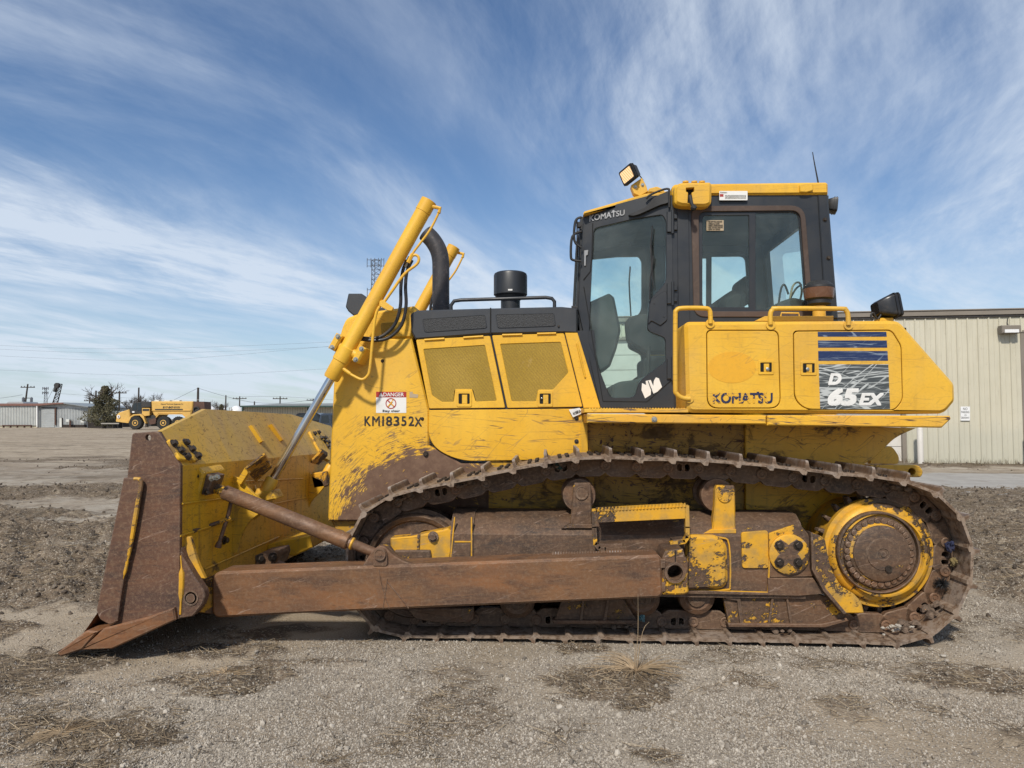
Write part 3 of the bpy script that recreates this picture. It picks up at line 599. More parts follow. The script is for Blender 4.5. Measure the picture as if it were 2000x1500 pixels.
# door: frame and glass, both sides
dout = [(1140, 416), (1267, 382), (1313, 381), (1319, 797), (1173, 797), (1129, 604)]
dglass = rnd([(1160, 446), (1236, 428), (1293, 419), (1301, 430), (1301, 552), (1268, 586), (1264, 646), (1300, 660), (1300, 706), (1248, 744), (1240, 776), (1192, 777), (1150, 668), (1152, 620)], [8, 0, 5, 6, 14, 12, 10, 8, 6, 14, 10, 8, 6, 10], 4)
for mir in (False, True):
    bm = B(); b_plate(bm, SP, dout, .04, (dglass,), .003); dr = mk('cab_door', bm, M['blk'], dz, mirror=mir)
    plate('pane', Y(SA+.016, SB), inset_px(dglass, -1.5) if False else dout[:2]+[(1308, 385), (1314, 790), (1175, 790), (1131, 604)], .003, M['glass'], dr, ch=0, mirror=mir)
    if mir: plate('lower_panel', Y(SA+.02, SB), [(1128, 700), (1319, 700), (1319, 797), (1173, 797)], .02, M['inr'], dr, ch=0, mirror=True) if False else None
    # dashed groove of the door panel, lower corner panel, step-shaped mirror housing
    pa = plate('mirror_plate', Y(SA-.012, SB), rnd([(1268, 588), (1299, 567), (1303, 572), (1303, 625), (1290, 636), (1272, 626), (1266, 634)], 3), .03, M['blk'], dr, mirror=mir)
    for x, y in ((1278, 592), (1297, 618)):
        b1 = B(); b_lathe(b1, Y(SA-.013, SB).P(x, y), (0, -1, 0), [(0, .006), (.004, .005)], 8); mk('screw', b1, M['band'], dr, mirror=mir)
    for y0 in (413, 553, 700):
        b1 = B(); b_plate(b1, Y(SA-.02, SB), rect(1303, y0, 1313, y0+40), .03, (), .003); b_plate(b1, Y(CAB-.02), rect(1313, y0+4, 1323, y0+14), .03, (), .003); b_plate(b1, Y(CAB-.02), rect(1313, y0+26, 1323, y0+36), .03, (), .003)
        b_tube(b1, [Y(CAB-.02).P(1314, y0-3), Y(CAB-.02).P(1314, y0+43)], .011, 8); mk('hinge', b1, M['blk'], dr, mirror=mir)
    b1 = B(); b_plate(b1, Y(SA-.012, SB), rnd([(1141, 489), (1149, 488), (1148, 498), (1144.5, 499), (1144, 519), (1141, 519)], 1), .012, (), .002); mk('door_handle', b1, M['silver'], dr, mirror=mir)
    plate('groove', Y(SA-.003, SB), [(1139, 546), (1152, 530), (1155, 500), (1157, 436), (1158.5, 436), (1156.5, 501), (1153.5, 531), (1140, 548)], .003, M['void'], dr, ch=0, mirror=mir)
    for ps in (((1263, 784), (1313, 740), (1314, 741.5), (1264, 785.5)), ((1178, 783), (1263, 784), (1264, 785.5), (1178, 784.5)), ((1141, 560), (1178, 783), (1177, 784), (1139.5, 560))): plate('groove', Y(SA-.003, SB), ps, .003, M['void'], dr, ch=0, mirror=mir)
# wiper on the door
tube('wiper', [Y(SA-.03, SB).P(*p) for p in ((1273, 440), (1270, 470), (1272, 510), (1277, 560))], .005, M['rub'], dz, 6, name_='') if False else None
for y0, pts_ in ((SA-.03, ((1274, 441), (1271, 480), (1273, 520), (1276, 563))), (SA-.035, ((1276, 500), (1270, 545), (1269, 585)))):
    tube('wiper', [Y(y0, SB).P(*p) for p in pts_], [.004, .0075, .0075, .003] if len(pts_) == 4 else .006, M['rub'], dz, 6)
tube('wiper', [Vector((p.x, -p.y, p.z)) for p in [Y(SA-.03, SB).P(*p) for p in ((1274, 441), (1271, 480), (1273, 520), (1276, 563))]], .0075, M['rub'], dz, 6)
# header visor strip and brand lettering
text("KOMATSU", Y(SA-.004, SB), None, M['silver'], dz, .02, 0, quad=[(1151.5, 420.5), (1220, 409.5), (1220, 420.5), (1151, 433)], proud=.002)
plate('lettering', Y(SA-.006, SB), [(1196, 411), (1200, 410), (1200, 414), (1196, 415)], .002, M['silver'], dz, ch=0)
st = plate('torn_sticker', Y(SA-.005, SB), [(1254, 748), (1262, 752), (1261, 744), (1271, 742), (1276, 754), (1277, 744), (1281, 737), (1287, 739), (1293, 756), (1284, 765), (1276, 769), (1272, 757), (1271, 771), (1260, 778), (1253, 762)], .002, M['white'], dz, ch=0)
tube('tear', [Y(SA-.008, SB).P(*p) for p in ((1266, 744), (1271, 758), (1276, 770))], .003, M['black'], dz, 5)
# pillar detail
plate('door_pillar', Y(CAB-.006), [(1322, 384), (1345, 384), (1348, 640), (1342, 797), (1327, 797)], .02, M['blk'], dz)

plate('rear_pillar', Y(CAB-.014), [(1598, 381), (1616, 381), (1637, 622), (1613, 622)], .03, M['blk'], dz, ch=.006)
for x, y in ((1611, 429), (1618, 504), (1626, 577)): b1 = B(); b_hex(b1, pt(x, y, CAB-.014), (0, -1, 0), .011, .014); mk('pillar_bolt', b1, M['bolt'], dz)
# roof
def prism(name, pts, y0, y1, m, par, ch=.01, yy=None):
    bm = B(); pl = Y(yy if yy is not None else y0); l = [pl.uv(pl.P(*p)) for p in pts]; pl2 = Y(y0); b_poly2(bm, pl2, [l], y1-y0, ch); return mk(name, bm, m, par)
rf = prism('roof', rnd([(1312, 382.5), (1312, 366), (1318, 361), (1612, 357), (1616, 360), (1616, 381)], 2), CAB-.02, -CAB+.02, M['tank'], dz, .015, CAB)
prism('roof_front', rnd([(1139, 418), (1141, 411), (1262, 376), (1314, 370), (1314, 383), (1268, 384)], 2), -.60, .60, M['tank'], rf, .01, -.62)
prism('roof_liner', [(1142, 419), (1268, 385), (1614, 382), (1614, 400), (1350, 404), (1290, 412), (1148, 450)], CAB+.05, -CAB-.05, M['inr'], dz, 0, CAB) if False else None
bm = B()
for a_, b_ in (((1143, 419), (1270, 386)), ((1270, 386), (1612, 384))):
    p, q = Y(-.60).P(*a_), Y(-.60).P(*b_); y1 = .5 if b_[0] < 1300 else .66
    vs = [bm.verts.new((p.x, -y1, p.z-.01)), bm.verts.new((q.x, -y1, q.z-.01)), bm.verts.new((q.x, y1, q.z-.01)), bm.verts.new((p.x, y1, p.z-.01)), bm.verts.new((p.x, -y1, p.z-.06)), bm.verts.new((q.x, -y1, q.z-.06)), bm.verts.new((q.x, y1, q.z-.06)), bm.verts.new((p.x, y1, p.z-.06))]
    for f in ((0, 1, 2, 3), (7, 6, 5, 4), (0, 4, 5, 1), (1, 5, 6, 2), (2, 6, 7, 3), (3, 7, 4, 0)): bm.faces.new([vs[i] for i in f])
mk('roof_liner', bm, M['inr'], dz)
bm = B(); b_plate(bm, Y(CAB-.10), rnd([(1318, 362), (1330, 356), (1388, 355), (1391, 361), (1390, 398), (1378, 403), (1330, 401), (1318, 396)], [5, 5, 6, 3, 6, 6, 6, 5]), .24, (rnd([(1340, 367), (1356, 366), (1356, 374), (1351, 376), (1353, 397), (1343, 397), (1344, 376), (1340, 374)], 1),), .018); rb = mk('roof_housing', bm, M['tank'], rf)
plate('recess_shade', Y(CAB-.06), rect(1337, 364, 1358, 399), .01, M['void'], rf, ch=0)  # black sheet stands for the shade inside the housing slot
b1 = B(); b_tube(b1, [pt(1348, 382, CAB-.12), pt(1351, 398, CAB-.13), pt(1355, 404, CAB-.13)], .012, 8); b_lathe(b1, pt(1356, 404, CAB-.15), (0, 1, 0), [(0, .01), (.01, .02), (.03, .02), (.04, .01)], 12); mk('latch_knob', b1, M['rub'], rf)
for x in (1339, 1356, 1371):
    b1 = B(); b_lathe(b1, pt(x, 356, CAB-.02), (0, 0, 1), [(-.005, .022), (.006, .022), (.01, .012)], 12); mk('cap', b1, M['tank'], rf)
prism('roof_lip', rnd([(1267, 374), (1268, 366), (1284, 362), (1298, 368), (1300, 376)], 3), -.60, -.40, M['tank'], rf, .008, -.62)
bm = B(); b_plate(bm, Y(CAB-.04), rnd([(1562, 361), (1566, 358), (1588, 358), (1589, 372), (1575, 376), (1563, 375)], 3), .03, (), .006); mk('roof_hook', bm, M['tank'], rf)
pl_ = plate('data_plate', Y(CAB-.024), rect(1405, 373, 1460, 391, 1), .004, M['white'], rf, ch=0)
for i in range(4): text('WARNING ROPS OPERATOR PROTECTIVE STRUCTURE'[i*3:], Y(CAB-.025), (1416, 378.5+2.6*i, 1457, 380.2+2.6*i), M['black'], pl_) if i else text('Komatsu', Y(CAB-.025), (1407, 374.5, 1420, 377), M['black'], pl_)
plate('red_mark', Y(CAB-.0255), rect(1406, 379, 1413, 384), .002, M['red'], pl_, ch=0)
# guard tube over the door header
tube('header_tube', [Y(SA-.03, SB).P(*p) for p in ((1262, 388), (1268, 382), (1280, 376), (1296, 370), (1305, 369), (1307, 374), (1307, 405))], .008, M['rub'], rf, 8, 3)
bm = B(); b_plate(bm, Y(SA-.03, SB), rnd([(1226, 420), (1244, 412), (1262, 404), (1276, 386), (1306, 372), (1306, 396), (1290, 400), (1272, 408), (1250, 418), (1236, 422)], 4), .03, (), .002); mk('door_visor', bm, M['rub'], rf)
# front, rear, floor and door sill of the cab
fx = SP.P(1142, 419); fb = SP.P(1173, 790); fm = SP.P(1130, 604)
def cross(name, pts, yh, th, m, par, hole=None, ax=None):
    """a panel across the machine: pts are (x,z) from which the panel spans y=-yh..yh"""
    (x0, z0), (x1, z1) = pts; d = Vector((x1-x0, 0, z1-z0)); L = d.length; u = Vector((0, 1, 0)); v = d.normalized(); n = u.cross(v)
    pl = Plane((x0, 0, z0), n, -n); pl.u, pl.v = u, v
    bm = B(); lo = [[(-yh, 0), (yh, 0), (yh, L), (-yh, L)]]
    if hole: lo.append(rnd([(-yh+hole[0], hole[1]), (yh-hole[0], hole[1]), (yh-hole[0], L-hole[2]), (-yh+hole[0], L-hole[2])], .06))
    b_poly2(bm, pl, lo, th); o = mk(name, bm, m, par)
    if hole:
        bm = B(); b_poly2(bm, Plane(pl.p0-n*th*.5, n, -n) if False else pl, [[(-yh+.03, .03), (yh-.03, .03), (yh-.03, L-.03), (-yh+.03, L-.03)]], 0)
        bmesh.ops.translate(bm, verts=bm.verts[:], vec=-n*th*.5); mk('pane', bm, M['glass'], o)
    return o
cross('windscreen_frame', ((fm.x+.01, fm.z), (fx.x, fx.z)), .47, .03, M['blk'], dz, (.05, .05, .07))
cross('cab_front', ((fb.x, fb.z), (fm.x+.01, fm.z)), .47, .03, M['blk'], dz)
r0, r1, r2 = CP.P(1636, 800), CP.P(1636, 612), CP.P(1616, 385)
cross('rear_window_frame', ((r1.x-.03, r1.z), (r2.x-.03, r2.z)), .70, .03, M['blk'], dz, (.09, .06, .10)); cross('cab_back', ((r0.x-.03, r0.z), (r1.x-.03, r1.z)), .70, .03, M['blk'], dz)
bm = B(); b_box(bm, fb.x, r0.x, -.46, .46, fb.z-.05, fb.z); mk('cab_floor', bm, M['inr'], dz)
# inside
io = B(); b_plate(io, Y(-.25), rnd([(1150, 590), (1190, 572), (1200, 580), (1213, 645), (1205, 680), (1192, 716), (1165, 730), (1150, 700)], 4), .5, (), .02); mk('dashboard', io, M['inr'], dz)
bm = B(); b_plate(bm, Y(-.24), rnd([(1222, 622), (1250, 612), (1340, 616), (1345, 690), (1262, 690), (1226, 668)], 12), .12, (), .02); mk('armrest', bm, M['seat'], dz)
bm = B(); b_plate(bm, Y(-.24), rnd([(1258, 695), (1395, 690), (1400, 760), (1262, 762)], 14), .5, (), .03); se = mk('seat', bm, M['seat'], dz)
bm = B(); b_plate(bm, Y(-.24), rnd([(1380, 700), (1408, 580), (1440, 560), (1462, 570), (1448, 660), (1420, 740)], 14), .5, (), .05); mk('backrest', bm, M['seat'], se)
bm = B(); b_plate(bm, Y(-.15), rnd([(1448, 575), (1448, 546), (1458, 536), (1476, 540), (1480, 585), (1462, 592)], 9), .3, (), .04); mk('headrest', bm, M['seat'], se)
bm = B(); b_plate(bm, Y(-.42), rnd([(1192, 792), (1196, 752), (1210, 745), (1240, 742), (1310, 716), (1345, 716), (1345, 800)], 8), .84, (), .02); mk('console', bm, M['inr'], dz)
tube('lever', [pt(1265, 780, -.30), pt(1266, 705, -.30), pt(1268, 676, -.30)], .012, M['rub'], dz, 8)
for ps in (((1541, 600), (1548, 560), (1561, 552), (1566, 570), (1560, 596)), ((1520, 600), (1525, 566), (1532, 556), (1540, 575)), ((1536, 598), (1553, 566), (1566, 556))):
    tube('cable', [pt(x, y, -.35) for x, y in ps], .008, M['beige'] if ps[0][0] == 1541 else M['rub'], dz, 6, 5)
bm = B(); b_plate(bm, Y(-.4), rnd([(1516, 618), (1520, 590), (1550, 580), (1590, 590), (1590, 618)], 8), .35, (), .02); mk('rear_console', bm, M['inr'], dz)
# front mirror bars and lamp on the far-left of the cab
for ps in (((1136, 424), (1124, 432), (1122, 470), (1136, 484)), ((1136, 452), (1118, 462), (1115, 500), (1120, 508), (1135, 510)), ((1127, 430), (1127, 470), (1125, 520))):
    tube('grab_bar', [pt(x, y, -.56) for x, y in ps], .0095 if ps[0][0] == 1136 else .005, M['rub'], dz, 8, 4)
b1 = B(); b_lathe(b1, pt(1131, 438, -.55), (0, 1, 0), [(0, .02), (.05, .02)], 10); mk('bar_clamp', b1, M['rub'], dz)
for ps in (((1116, 601), (1128, 601)), ((1121, 601), (1121, 610))): tube('hood_catch', [pt(x, y, -.5) for x, y in ps], .014, M['rub'], dz, 8)
tube('antenna', [pt(1598, 357, -.5), pt(1590, 315, -.5), pt(1587, 297, -.5)], [.006, .004, .003], M['rub'], dz, 6)
# --- lamps on the cab
def work_lamp(c, fwd, up, s, lens=True, name='work_lamp'):
    fwd = fwd.normalized(); up = (up-fwd*up.dot(fwd)).normalized(); rt = fwd.cross(up)
    M_ = Matrix((rt, up, fwd)).transposed().to_4x4(); M_.translation = c
    bm = B()
    st_ = [(-.075, .035, .030), (-.045, .062, .045), (-.02, .066, .052), (.0, .07, .056), (.025, .07, .056)]
    rings = [[bm.verts.new(M_ @ Vector((x*s, y*s, z*s))) for x, y in rnd([(-a, -b_), (a, -b_), (a, b_), (-a, b_)], .014, 3)] for z, a, b_ in st_]
    for i in range(len(rings)-1):
        n = len(rings[i])
        for k in range(n): bm.faces.new((rings[i][k], rings[i][(k+1) % n], rings[i+1][(k+1) % n], rings[i+1][k]))
    bm.faces.new(rings[0]); bm.faces.new(rings[-1]); o = mk(name, bm, M['lamp'], dz)
    for z in (-.005, .012):
        bm = B(); r_ = [[bm.verts.new(M_ @ Vector((x*s, y*s, (z+dzz)*s))) for x, y in rnd([(-.074, -.060), (.074, -.060), (.074, .060), (-.074, .060)], .014, 3)] for dzz in (0, .007)]
        n = len(r_[0]); [bm.faces.new((r_[0][k], r_[0][(k+1) % n], r_[1][(k+1) % n], r_[1][k])) for k in range(n)]; bm.faces.new(r_[0]); bm.faces.new(r_[1]); mk('rib', bm, M['lamp'], o)
    bm = B(); bm.faces.new([bm.verts.new(M_ @ Vector((x*s, y*s, .0275*s))) for x, y in rnd([(-.058, -.044), (.058, -.044), (.058, .044), (-.058, .044)], .01, 3)])
    mk('lens', bm, M['lens'] if lens else M['amber'], o); return o
wl_ = work_lamp(pt(1229, 341, -.55), Vector((-.78, -.62, -.28)), Vector((-.42, .0, .9)), .98)
wb_ = plate('bracket', Y(-.54), rnd([(1232, 362), (1254, 347), (1262, 362), (1266, 374), (1250, 383), (1238, 378)], 2), .07, M['tank'], wl_, ch=.004)
b1 = B(); b_hex(b1, pt(1241, 365, -.54), (0, -1, 0), .009, .012); b_hex(b1, pt(1255, 361, -.54), (0, -1, 0), .009, .012); mk('bolt', b1, M['zinc'], wl_)
tube('cable', [pt(x, y, -.5) for x, y in ((1244, 339), (1251, 345), (1256, 352))], .004, M['rub'], wl_, 6)
work_lamp(pt(1628, 402, -.45), Vector((1, -.25, -.1)), Vector((0, 0, 1)), .9, False)
# --- tank and fender box
TY = -1.12; TP = Y(TY); TPd = Y(TY-.001)
tout = rnd([(1337, 628), (1757, 626), (1866, 750), (1867, 783), (1850, 803), (1838, 808), (1342, 806)], [12, 12, 7, 6, 5, 4, 14], 5)
dA = rnd([(1379.5, 644.5), (1521, 644.5), (1525.5, 798), (1381, 798)], [10, 14, 22, 22], 6); dB = rnd([(1549, 646), (1742, 644), (1761, 675), (1764, 782), (1748, 802), (1572, 800), (1551, 780)], [9, 10, 8, 10, 10, 16, 14], 5)
bm = B(); b_plate(bm, TP, tout, .50, (dA, dB), .022); tk = mk('fuel_tank', bm, M['tank'], dz); bm = B(); b_plate(bm, TP, tout, .50, (dA, dB), .022); mk('fuel_tank', bm, M['tank'], dz, mirror=True)
for mir in (False, True):
    for dd, nm in ((dA, 0), (dB, 1)):
        c_ = [sum(a[i] for a in dd)/len(dd) for i in (0, 1)]; din = [(c_[0]+(x-c_[0])*(1-1.7/abs(c_[0]-1379 if nm == 0 else 107)), c_[1]+(y-c_[1])*(1-1.5/77)) for x, y in dd]
        d_ = plate('access_door', TPd, din, .02, M['tank'], dz, ch=.003, mirror=mir)
        if not mir:
            if nm == 0: latch(d_, 1496.5, 717.5, 15.5, 14.5, TPd, 'tank')
            else: latch(d_, 1580, 719, 16, 14.5, TPd, 'tank')
            b1 = B(); b_lathe(b1, pt(1499 if nm == 0 else 1577, 721, TY-.007), (0, -1, 0), [(0, .011), (.006, .011), (.008, .006)], 14); mk('lock', b1, M['zinc'], d_)
    plate('door_backing', Y(TY+.03), [(1370, 640), (1770, 640), (1775, 802), (1370, 802)], .01, M['void'], tk, ch=0, mirror=mir)
o_ = plate('oval_patch', Y(TY-.0025), ell(1430, 717.5, 47, 30.5, 36), .0015, M['oval'], tk, ch=0)
text('KOMATSU', TPd, (1392, 767, 1509, 788), M['navy'], tk, .028, 0, proud=.002); plate('lettering', Y(TY-.003), rect(1478, 765, 1483, 770), .0015, M['navy'], tk, ch=0)
for y0, y1, x0, x1 in ((648, 657.5, 1597, 1731), (665, 679, 1597.5, 1732), (685.5, 704.5, 1598, 1733.5)): plate('blue_stripe', Y(TY-.0025), [(x0, y0), (x1, y0), (x1+1, y1), (x0+.5, y1)], .001, M['blue'], tk, ch=0)
plate('grey_panel', Y(TY-.0025), [(1599, 711.5), (1735, 711.5), (1738.5, 799), (1602, 799)], .001, M['grey'], tk, ch=0)
text('D', TPd, (1617, 729, 1643, 752), M['white'], tk, .045, .25, proud=.004); text('65', TPd, (1616, 758, 1677, 792.5), M['white'], tk, .05, .25, proud=.004); text('EX', TPd, (1677, 767.5, 1726, 792), M['white'], tk, .045, .25, proud=.004)
for x, y in ((1387, 632), (1505, 635), (1657, 635), (1346, 778)): b1 = B(); b_lathe(b1, pt(x, y, TY-.004), (0, -1, 0), [(0, .030), (.006, .030)], 20); mk('rail_pad', b1, M['tank'], tk)
for ps in (((1348, 779), (1333, 777), (1321, 768), (1319, 750), (1319, 624), (1321, 607), (1332, 602), (1374, 602), (1385, 605), (1387.5, 616), (1387.5, 632)), ((1505, 634), (1504.5, 614), (1509, 605), (1520, 602.5), (1640, 603), (1652, 606), (1656, 615), (1657, 635))):
    tube('hand_rail', [pt(x, y, TY-.012) for x, y in ps], .0155, M['tank'], dz, 12, 3)
prism('step_plate', [(1474, 627), (1494, 617.5), (1628, 617), (1628, 627)], TY+.05, TY+.45, M['tank'], dz, .002, TY+.05)
tube('small_rail', [pt(x, y, TY+.1) for x, y in ((1525, 618), (1526, 611), (1560, 611.5), (1561, 618))], .005, M['tank'], dz, 8)
# beacon
bc = pt(1600, 617, -.85); k = (-.85-CAM.y)/F
bm = B(); b_lathe(bm, bc, (0, 0, 1), [(-.02, 12*k), (20*k, 12*k)], 16); mk('beacon_post', bm, M['tank'], dz)
bm = B(); b_lathe(bm, bc, (0, 0, 1), [(19*k, 14*k), (23*k, 22*k), (30*k, 22*k), (33*k, 26*k)], 24); be = mk('beacon', bm, M['rub'], dz)
bm = B(); b_lathe(bm, bc, (0, 0, 1), [(33*k, 26*k), (37*k, 27*k), (52*k, 28.5*k), (54*k, 27*k)], 24); mk('lens', bm, M['amber'], be)
bm = B(); b_lathe(bm, bc, (0, 0, 1), [(53*k, 28.5*k), (57*k, 28*k), (63*k, 22*k), (67*k, 16*k), (68*k, 0)], 24); mk('cap', bm, M['rub'], be)
work_lamp(pt(1737, 601, -.95), Vector((.95, .1, .10)), Vector((-.2, .1, 1)), 1.35, False)
bm = B(); b_plate(bm, Y(-1.0), rnd([(1718, 628), (1720, 621), (1745, 620), (1746, 628)], 1), .1, (), .004); mk('lamp_bracket', bm, M['tank'], dz)
tube('cable', [pt(x, y, -1.0) for x, y in ((1704, 626), (1701, 616), (1706, 611), (1714, 623), (1722, 612))], .006, M['rub'], dz, 6, 4)
# sill beam and tread under the tank
prism('sill_beam', [(1147, 808), (1497, 811), (1497, 829), (1147, 826)], TY+.01, -.50, M['sill'], dz, .008, TY+.01); prism('sill_beam', [(1499, 811), (1856, 812), (1858, 818), (1840, 835.5), (1499, 831)], TY+.008, -.50, M['sill'], dz, .008, TY+.008)
prism('sill_beam', [(1147, 808), (1856, 812), (1858, 818), (1840, 835.5), (1147, 826)], .5, -TY-.01, M['sill'], dz, .008, TY+.01)
prism('foot_tread', [(1141, 798), (1345, 798), (1345, 806), (1141, 806)], TY+.02, -.58, M['sill'], dz, .004, TY+.02)
b1 = B()
for i in range(34): b_lathe(b1, pt(1152+i*5.6, 798.5, TY+.025), (0, 0, 1), [(-.004, .007), (.007, .004)], 5)
mk('tread_teeth', b1, M['sill'], dz, kind='stuff')
b1 = B(); b_hex(b1, pt(1278, 819, TY), (0, -1, 0), .013, .014); mk('sill_bolt', b1, M['zinc'], dz)
tp = plate('auction_tag', Y(GY-.03), [(1111, 800), (1132, 796.5), (1140, 806), (1119, 815)], .002, M['white'], dz, ch=0)
text('415824', Y(GY-.032), None, M['black'], tp, .02, quad=[(1117, 806), (1132, 800), (1135, 804.5), (1121, 811)], proud=.001)
# danger sign and stencil on the guard
sg = plate('danger_sign', Y(GY-.002), rect(734.5, 765, 793.5, 806.5), .002, M['white'], dz, ch=0); sq = Y(GY-.003)
plate('red_header', sq, rect(734.5, 765, 793.5, 776), .001, M['red'], sg, ch=0); text('DANGER', sq, (749, 766.8, 789, 774.4), M['white'], sg, .012, proud=.002)
plate('warning_triangle', Y(GY-.005), [(744.5, 766.5), (748.5, 774.5), (739.5, 774.5)], .001, M['white'], sg, ch=0); text('Stay clear', sq, (747, 800.2, 781, 805.4), M['black'], sg, .008, proud=.002)
bm = B(); b_plate(bm, Y(GY-.004), ell(763.5, 788, 10.5, 10.5, 28), .001, (ell(763.5, 788, 8.8, 8.8, 28),)); b_plate(bm, Y(GY-.0055), [(756, 782), (757.5, 780.5), (771, 794), (769.5, 795.5)], .001); mk('prohibition_ring', bm, M['red'], sg)
bm = B(); b_tube(bm, [sq.P(758, 794), sq.P(763, 788), sq.P(766, 784)], .006, 5); b_tube(bm, [sq.P(763, 788), sq.P(769, 793)], .005, 5); b_lathe(bm, sq.P(767, 781.5), (0, -1, 0), [(0, .006), (.001, .006)], 8); mk('pictogram', bm, M['oval'], sg)
plate('small_label', Y(GY-.002), [(800, 765.5), (806, 765), (806, 769), (817, 770.5), (816, 777), (800, 776.5)], .001, M['beige'], dz, ch=0)
for ch_, x0, x1 in (('K', 712, 724), ('M', 727, 742), ('1', 746.5, 750), ('8', 754, 766), ('3', 769, 780), ('5', 784, 794), ('2', 798, 809)): text(ch_, Y(GY), (x0, 813, x1, 832), M['sten'], dz, .018, proud=.002)
text('X', Y(GY), (810, 815, 824, 833), M['sten'], dz, .02, proud=.002)
# ------------------------------------------------------------ crawler tracks
TO = -1.245                                                      # outer edge of the near track
tp_px = [(713, 1208), (686, 1165), (677, 1110), (683, 1055), (703, 1012), (738, 982), (787, 964), (848, 952), (905, 941), (964, 928), (1024, 915), (1080, 905), (1144, 896), (1210, 897), (1270, 900), (1335, 901), (1405, 904), (1467, 910), (1540, 917), (1595, 924), (1658, 930), (1723, 936), (1778, 945), (1822, 962), (1862, 992), (1888, 1035), (1899, 1090), (1893, 1140), (1872, 1190), (1836, 1224)]
tpl = Y(TO); path = [Vector((p.x, p.z)) for p in (tpl.P(*a) for a in tp_px)]
zb = .045; xr = path[-1].x-.16; xl = path[0].x+.17
path += [Vector((xr, zb))]+[Vector((xr+(xl-xr)*k/7, zb)) for k in range(1, 8)]
def closed_cr(pts, sub):
    out = []; n = len(pts)
    for i in range(n):
        p0, p1, p2, p3 = pts[i-1], pts[i], pts[(i+1) % n], pts[(i+2) % n]
        for k in range(sub):
            t = k/sub; out.append(.5*((2*p1)+(p2-p0)*t+(2*p0-5*p1+4*p2-p3)*t*t+(3*p1-p0-3*p2+p3)*t**3))
    return out
dense = closed_cr(path, 10); cum = [0]
for i in range(len(dense)): cum.append(cum[-1]+(dense[(i+1) % len(dense)]-dense[i]).length)
LT = cum[-1]; NS = round(LT/.2027); PT = LT/NS
def at(sv):
    sv %= LT
    for i in range(len(dense)):
        if cum[i+1] >= sv: t = (sv-cum[i])/max(1e-9, cum[i+1]-cum[i]); return dense[i].lerp(dense[(i+1) % len(dense)], t)
    return dense[0]
print('shoes', NS, PT)
W = .61
def shoe_bm():
    bm = B(); h = PT/2
    st = [(0, .70, .0), (.014, .95, .0), (.035, 1., .0), (W-.035, 1., .0), (W-.014, .95, 0), (W, .70, .0)]
    rings = []
    for y, g, _ in st:
        pr = [(-h-.012, .0), (h-.03, .0), (h-.006, -.020), (h+.016, -.020), (h+.022, .000), (h+.002, .012), (h-.03, .017), (-h+.048, .017), (-h+.030, .030), (-h+.024, .017+.052*g), (-h+.006, .017+.054*g), (-h+.004, .018), (-h-.012, .012)]
        rings.append([bm.verts.new((x, y-W/2, z)) for x, z in pr])
    n = len(rings[0])
    for i in range(len(rings)-1):
        for k in range(n): bm.faces.new((rings[i][k], rings[i][(k+1) % n], rings[i+1][(k+1) % n], rings[i+1][k]))
    bm.faces.new(rings[0]); bm.faces.new(rings[-1]); return bm
def link_bm(yo, th=.045, solid=True):
    bm = B(); h = PT/2; pl = Plane((0, yo, 0), (0, -1, 0)); 
    out = rnd([(-h-.028, -.028), (-h-.022, -.004), (h-.05, -.004), (h+.0, -.010), (h+.028, -.03), (h+.03, -.07), (h-.0, -.098), (h-.04, -.126), (-h+.03, -.126), (-h-.0, -.100), (-h-.03, -.075)], .012, 2)
    if solid: b_poly2(bm, pl, [out], th, .004); return bm
    w1 = rnd([(-.042, -.028), (-.010, -.028), (-.010, -.078), (-.042, -.070)], .012, 2); w2 = [(-x, z) for x, z in w1][::-1]
    b_poly2(bm, pl, [out, w1, w2], th, .004); return bm
def boss_bm(yo):
    bm = B(); h = PT/2
    for x in (-h,): b_lathe(bm, (x, yo+.02, -.053), (0, -1, 0), [(0, .034), (.026, .034), (.030, .030), (.030, .022), (.024, .020), (.024, .010), (.030, .009), (.030, 0)], 16)
    return bm
def nuts_bm():
    bm = B()
    for x in (.005, .055):
        for y in (-.145, -.065, .065, .145): b_hex(bm, (x, y, .016), (0, 0, 1), .014, .016, False)
    return bm
def rawobj(name, bm, m, par):
    o = mk(name, bm, m, None); o.parent = par; return o
first = None; frames_ = []
for i in range(NS):
    a, b_ = at(i*PT-PT/2), at(i*PT+PT/2); c = (a+b_)/2; t = (b_-a).normalized(); nrm = Vector((-t.y, t.x))      # outward: track runs clockwise seen from the camera
    M4 = Matrix(((t.x, 0, nrm.x), (0, 1, 0), (t.y, 0, nrm.y))).to_4x4(); M4.translation = Vector((c.x, 0, c.y)); frames_.append(M4)
ctr = sum((p for p in dense), Vector((0, 0)))/len(dense)
f0 = frames_[0]; test = Vector((f0.translation.x, f0.translation.z))-ctr
sgn = 1 if Vector((f0[0][2], f0[2][2])).dot(test) > 0 else -1
print('outward sign', sgn)
sm, lm, bmm, nm = shoe_bm(), link_bm(TO+.19), boss_bm(TO+.19), nuts_bm()
def finish_mesh(name, bm, mats):
    bmesh.ops.recalc_face_normals(bm, faces=bm.faces[:]); me = bpy.data.meshes.new(name); bm.to_mesh(me); bm.free()
    me.polygons.foreach_set('use_smooth', [True]*len(me.polygons)); me.set_sharp_from_angle(angle=math.radians(32)); me.materials.append(mats); return me
hole_me = None
shoe_me, link_me, boss_me, nut_me = finish_mesh('track_shoe', sm, M['shoe']), finish_mesh('track_link', lm, M['track']), finish_mesh('pin', bmm, M['steel']), finish_mesh('shoe_nuts', nm, M['bolt'])
hole_me = finish_mesh('track_link', link_bm(TO+.19, solid=False), M['track'])
mudm = B()
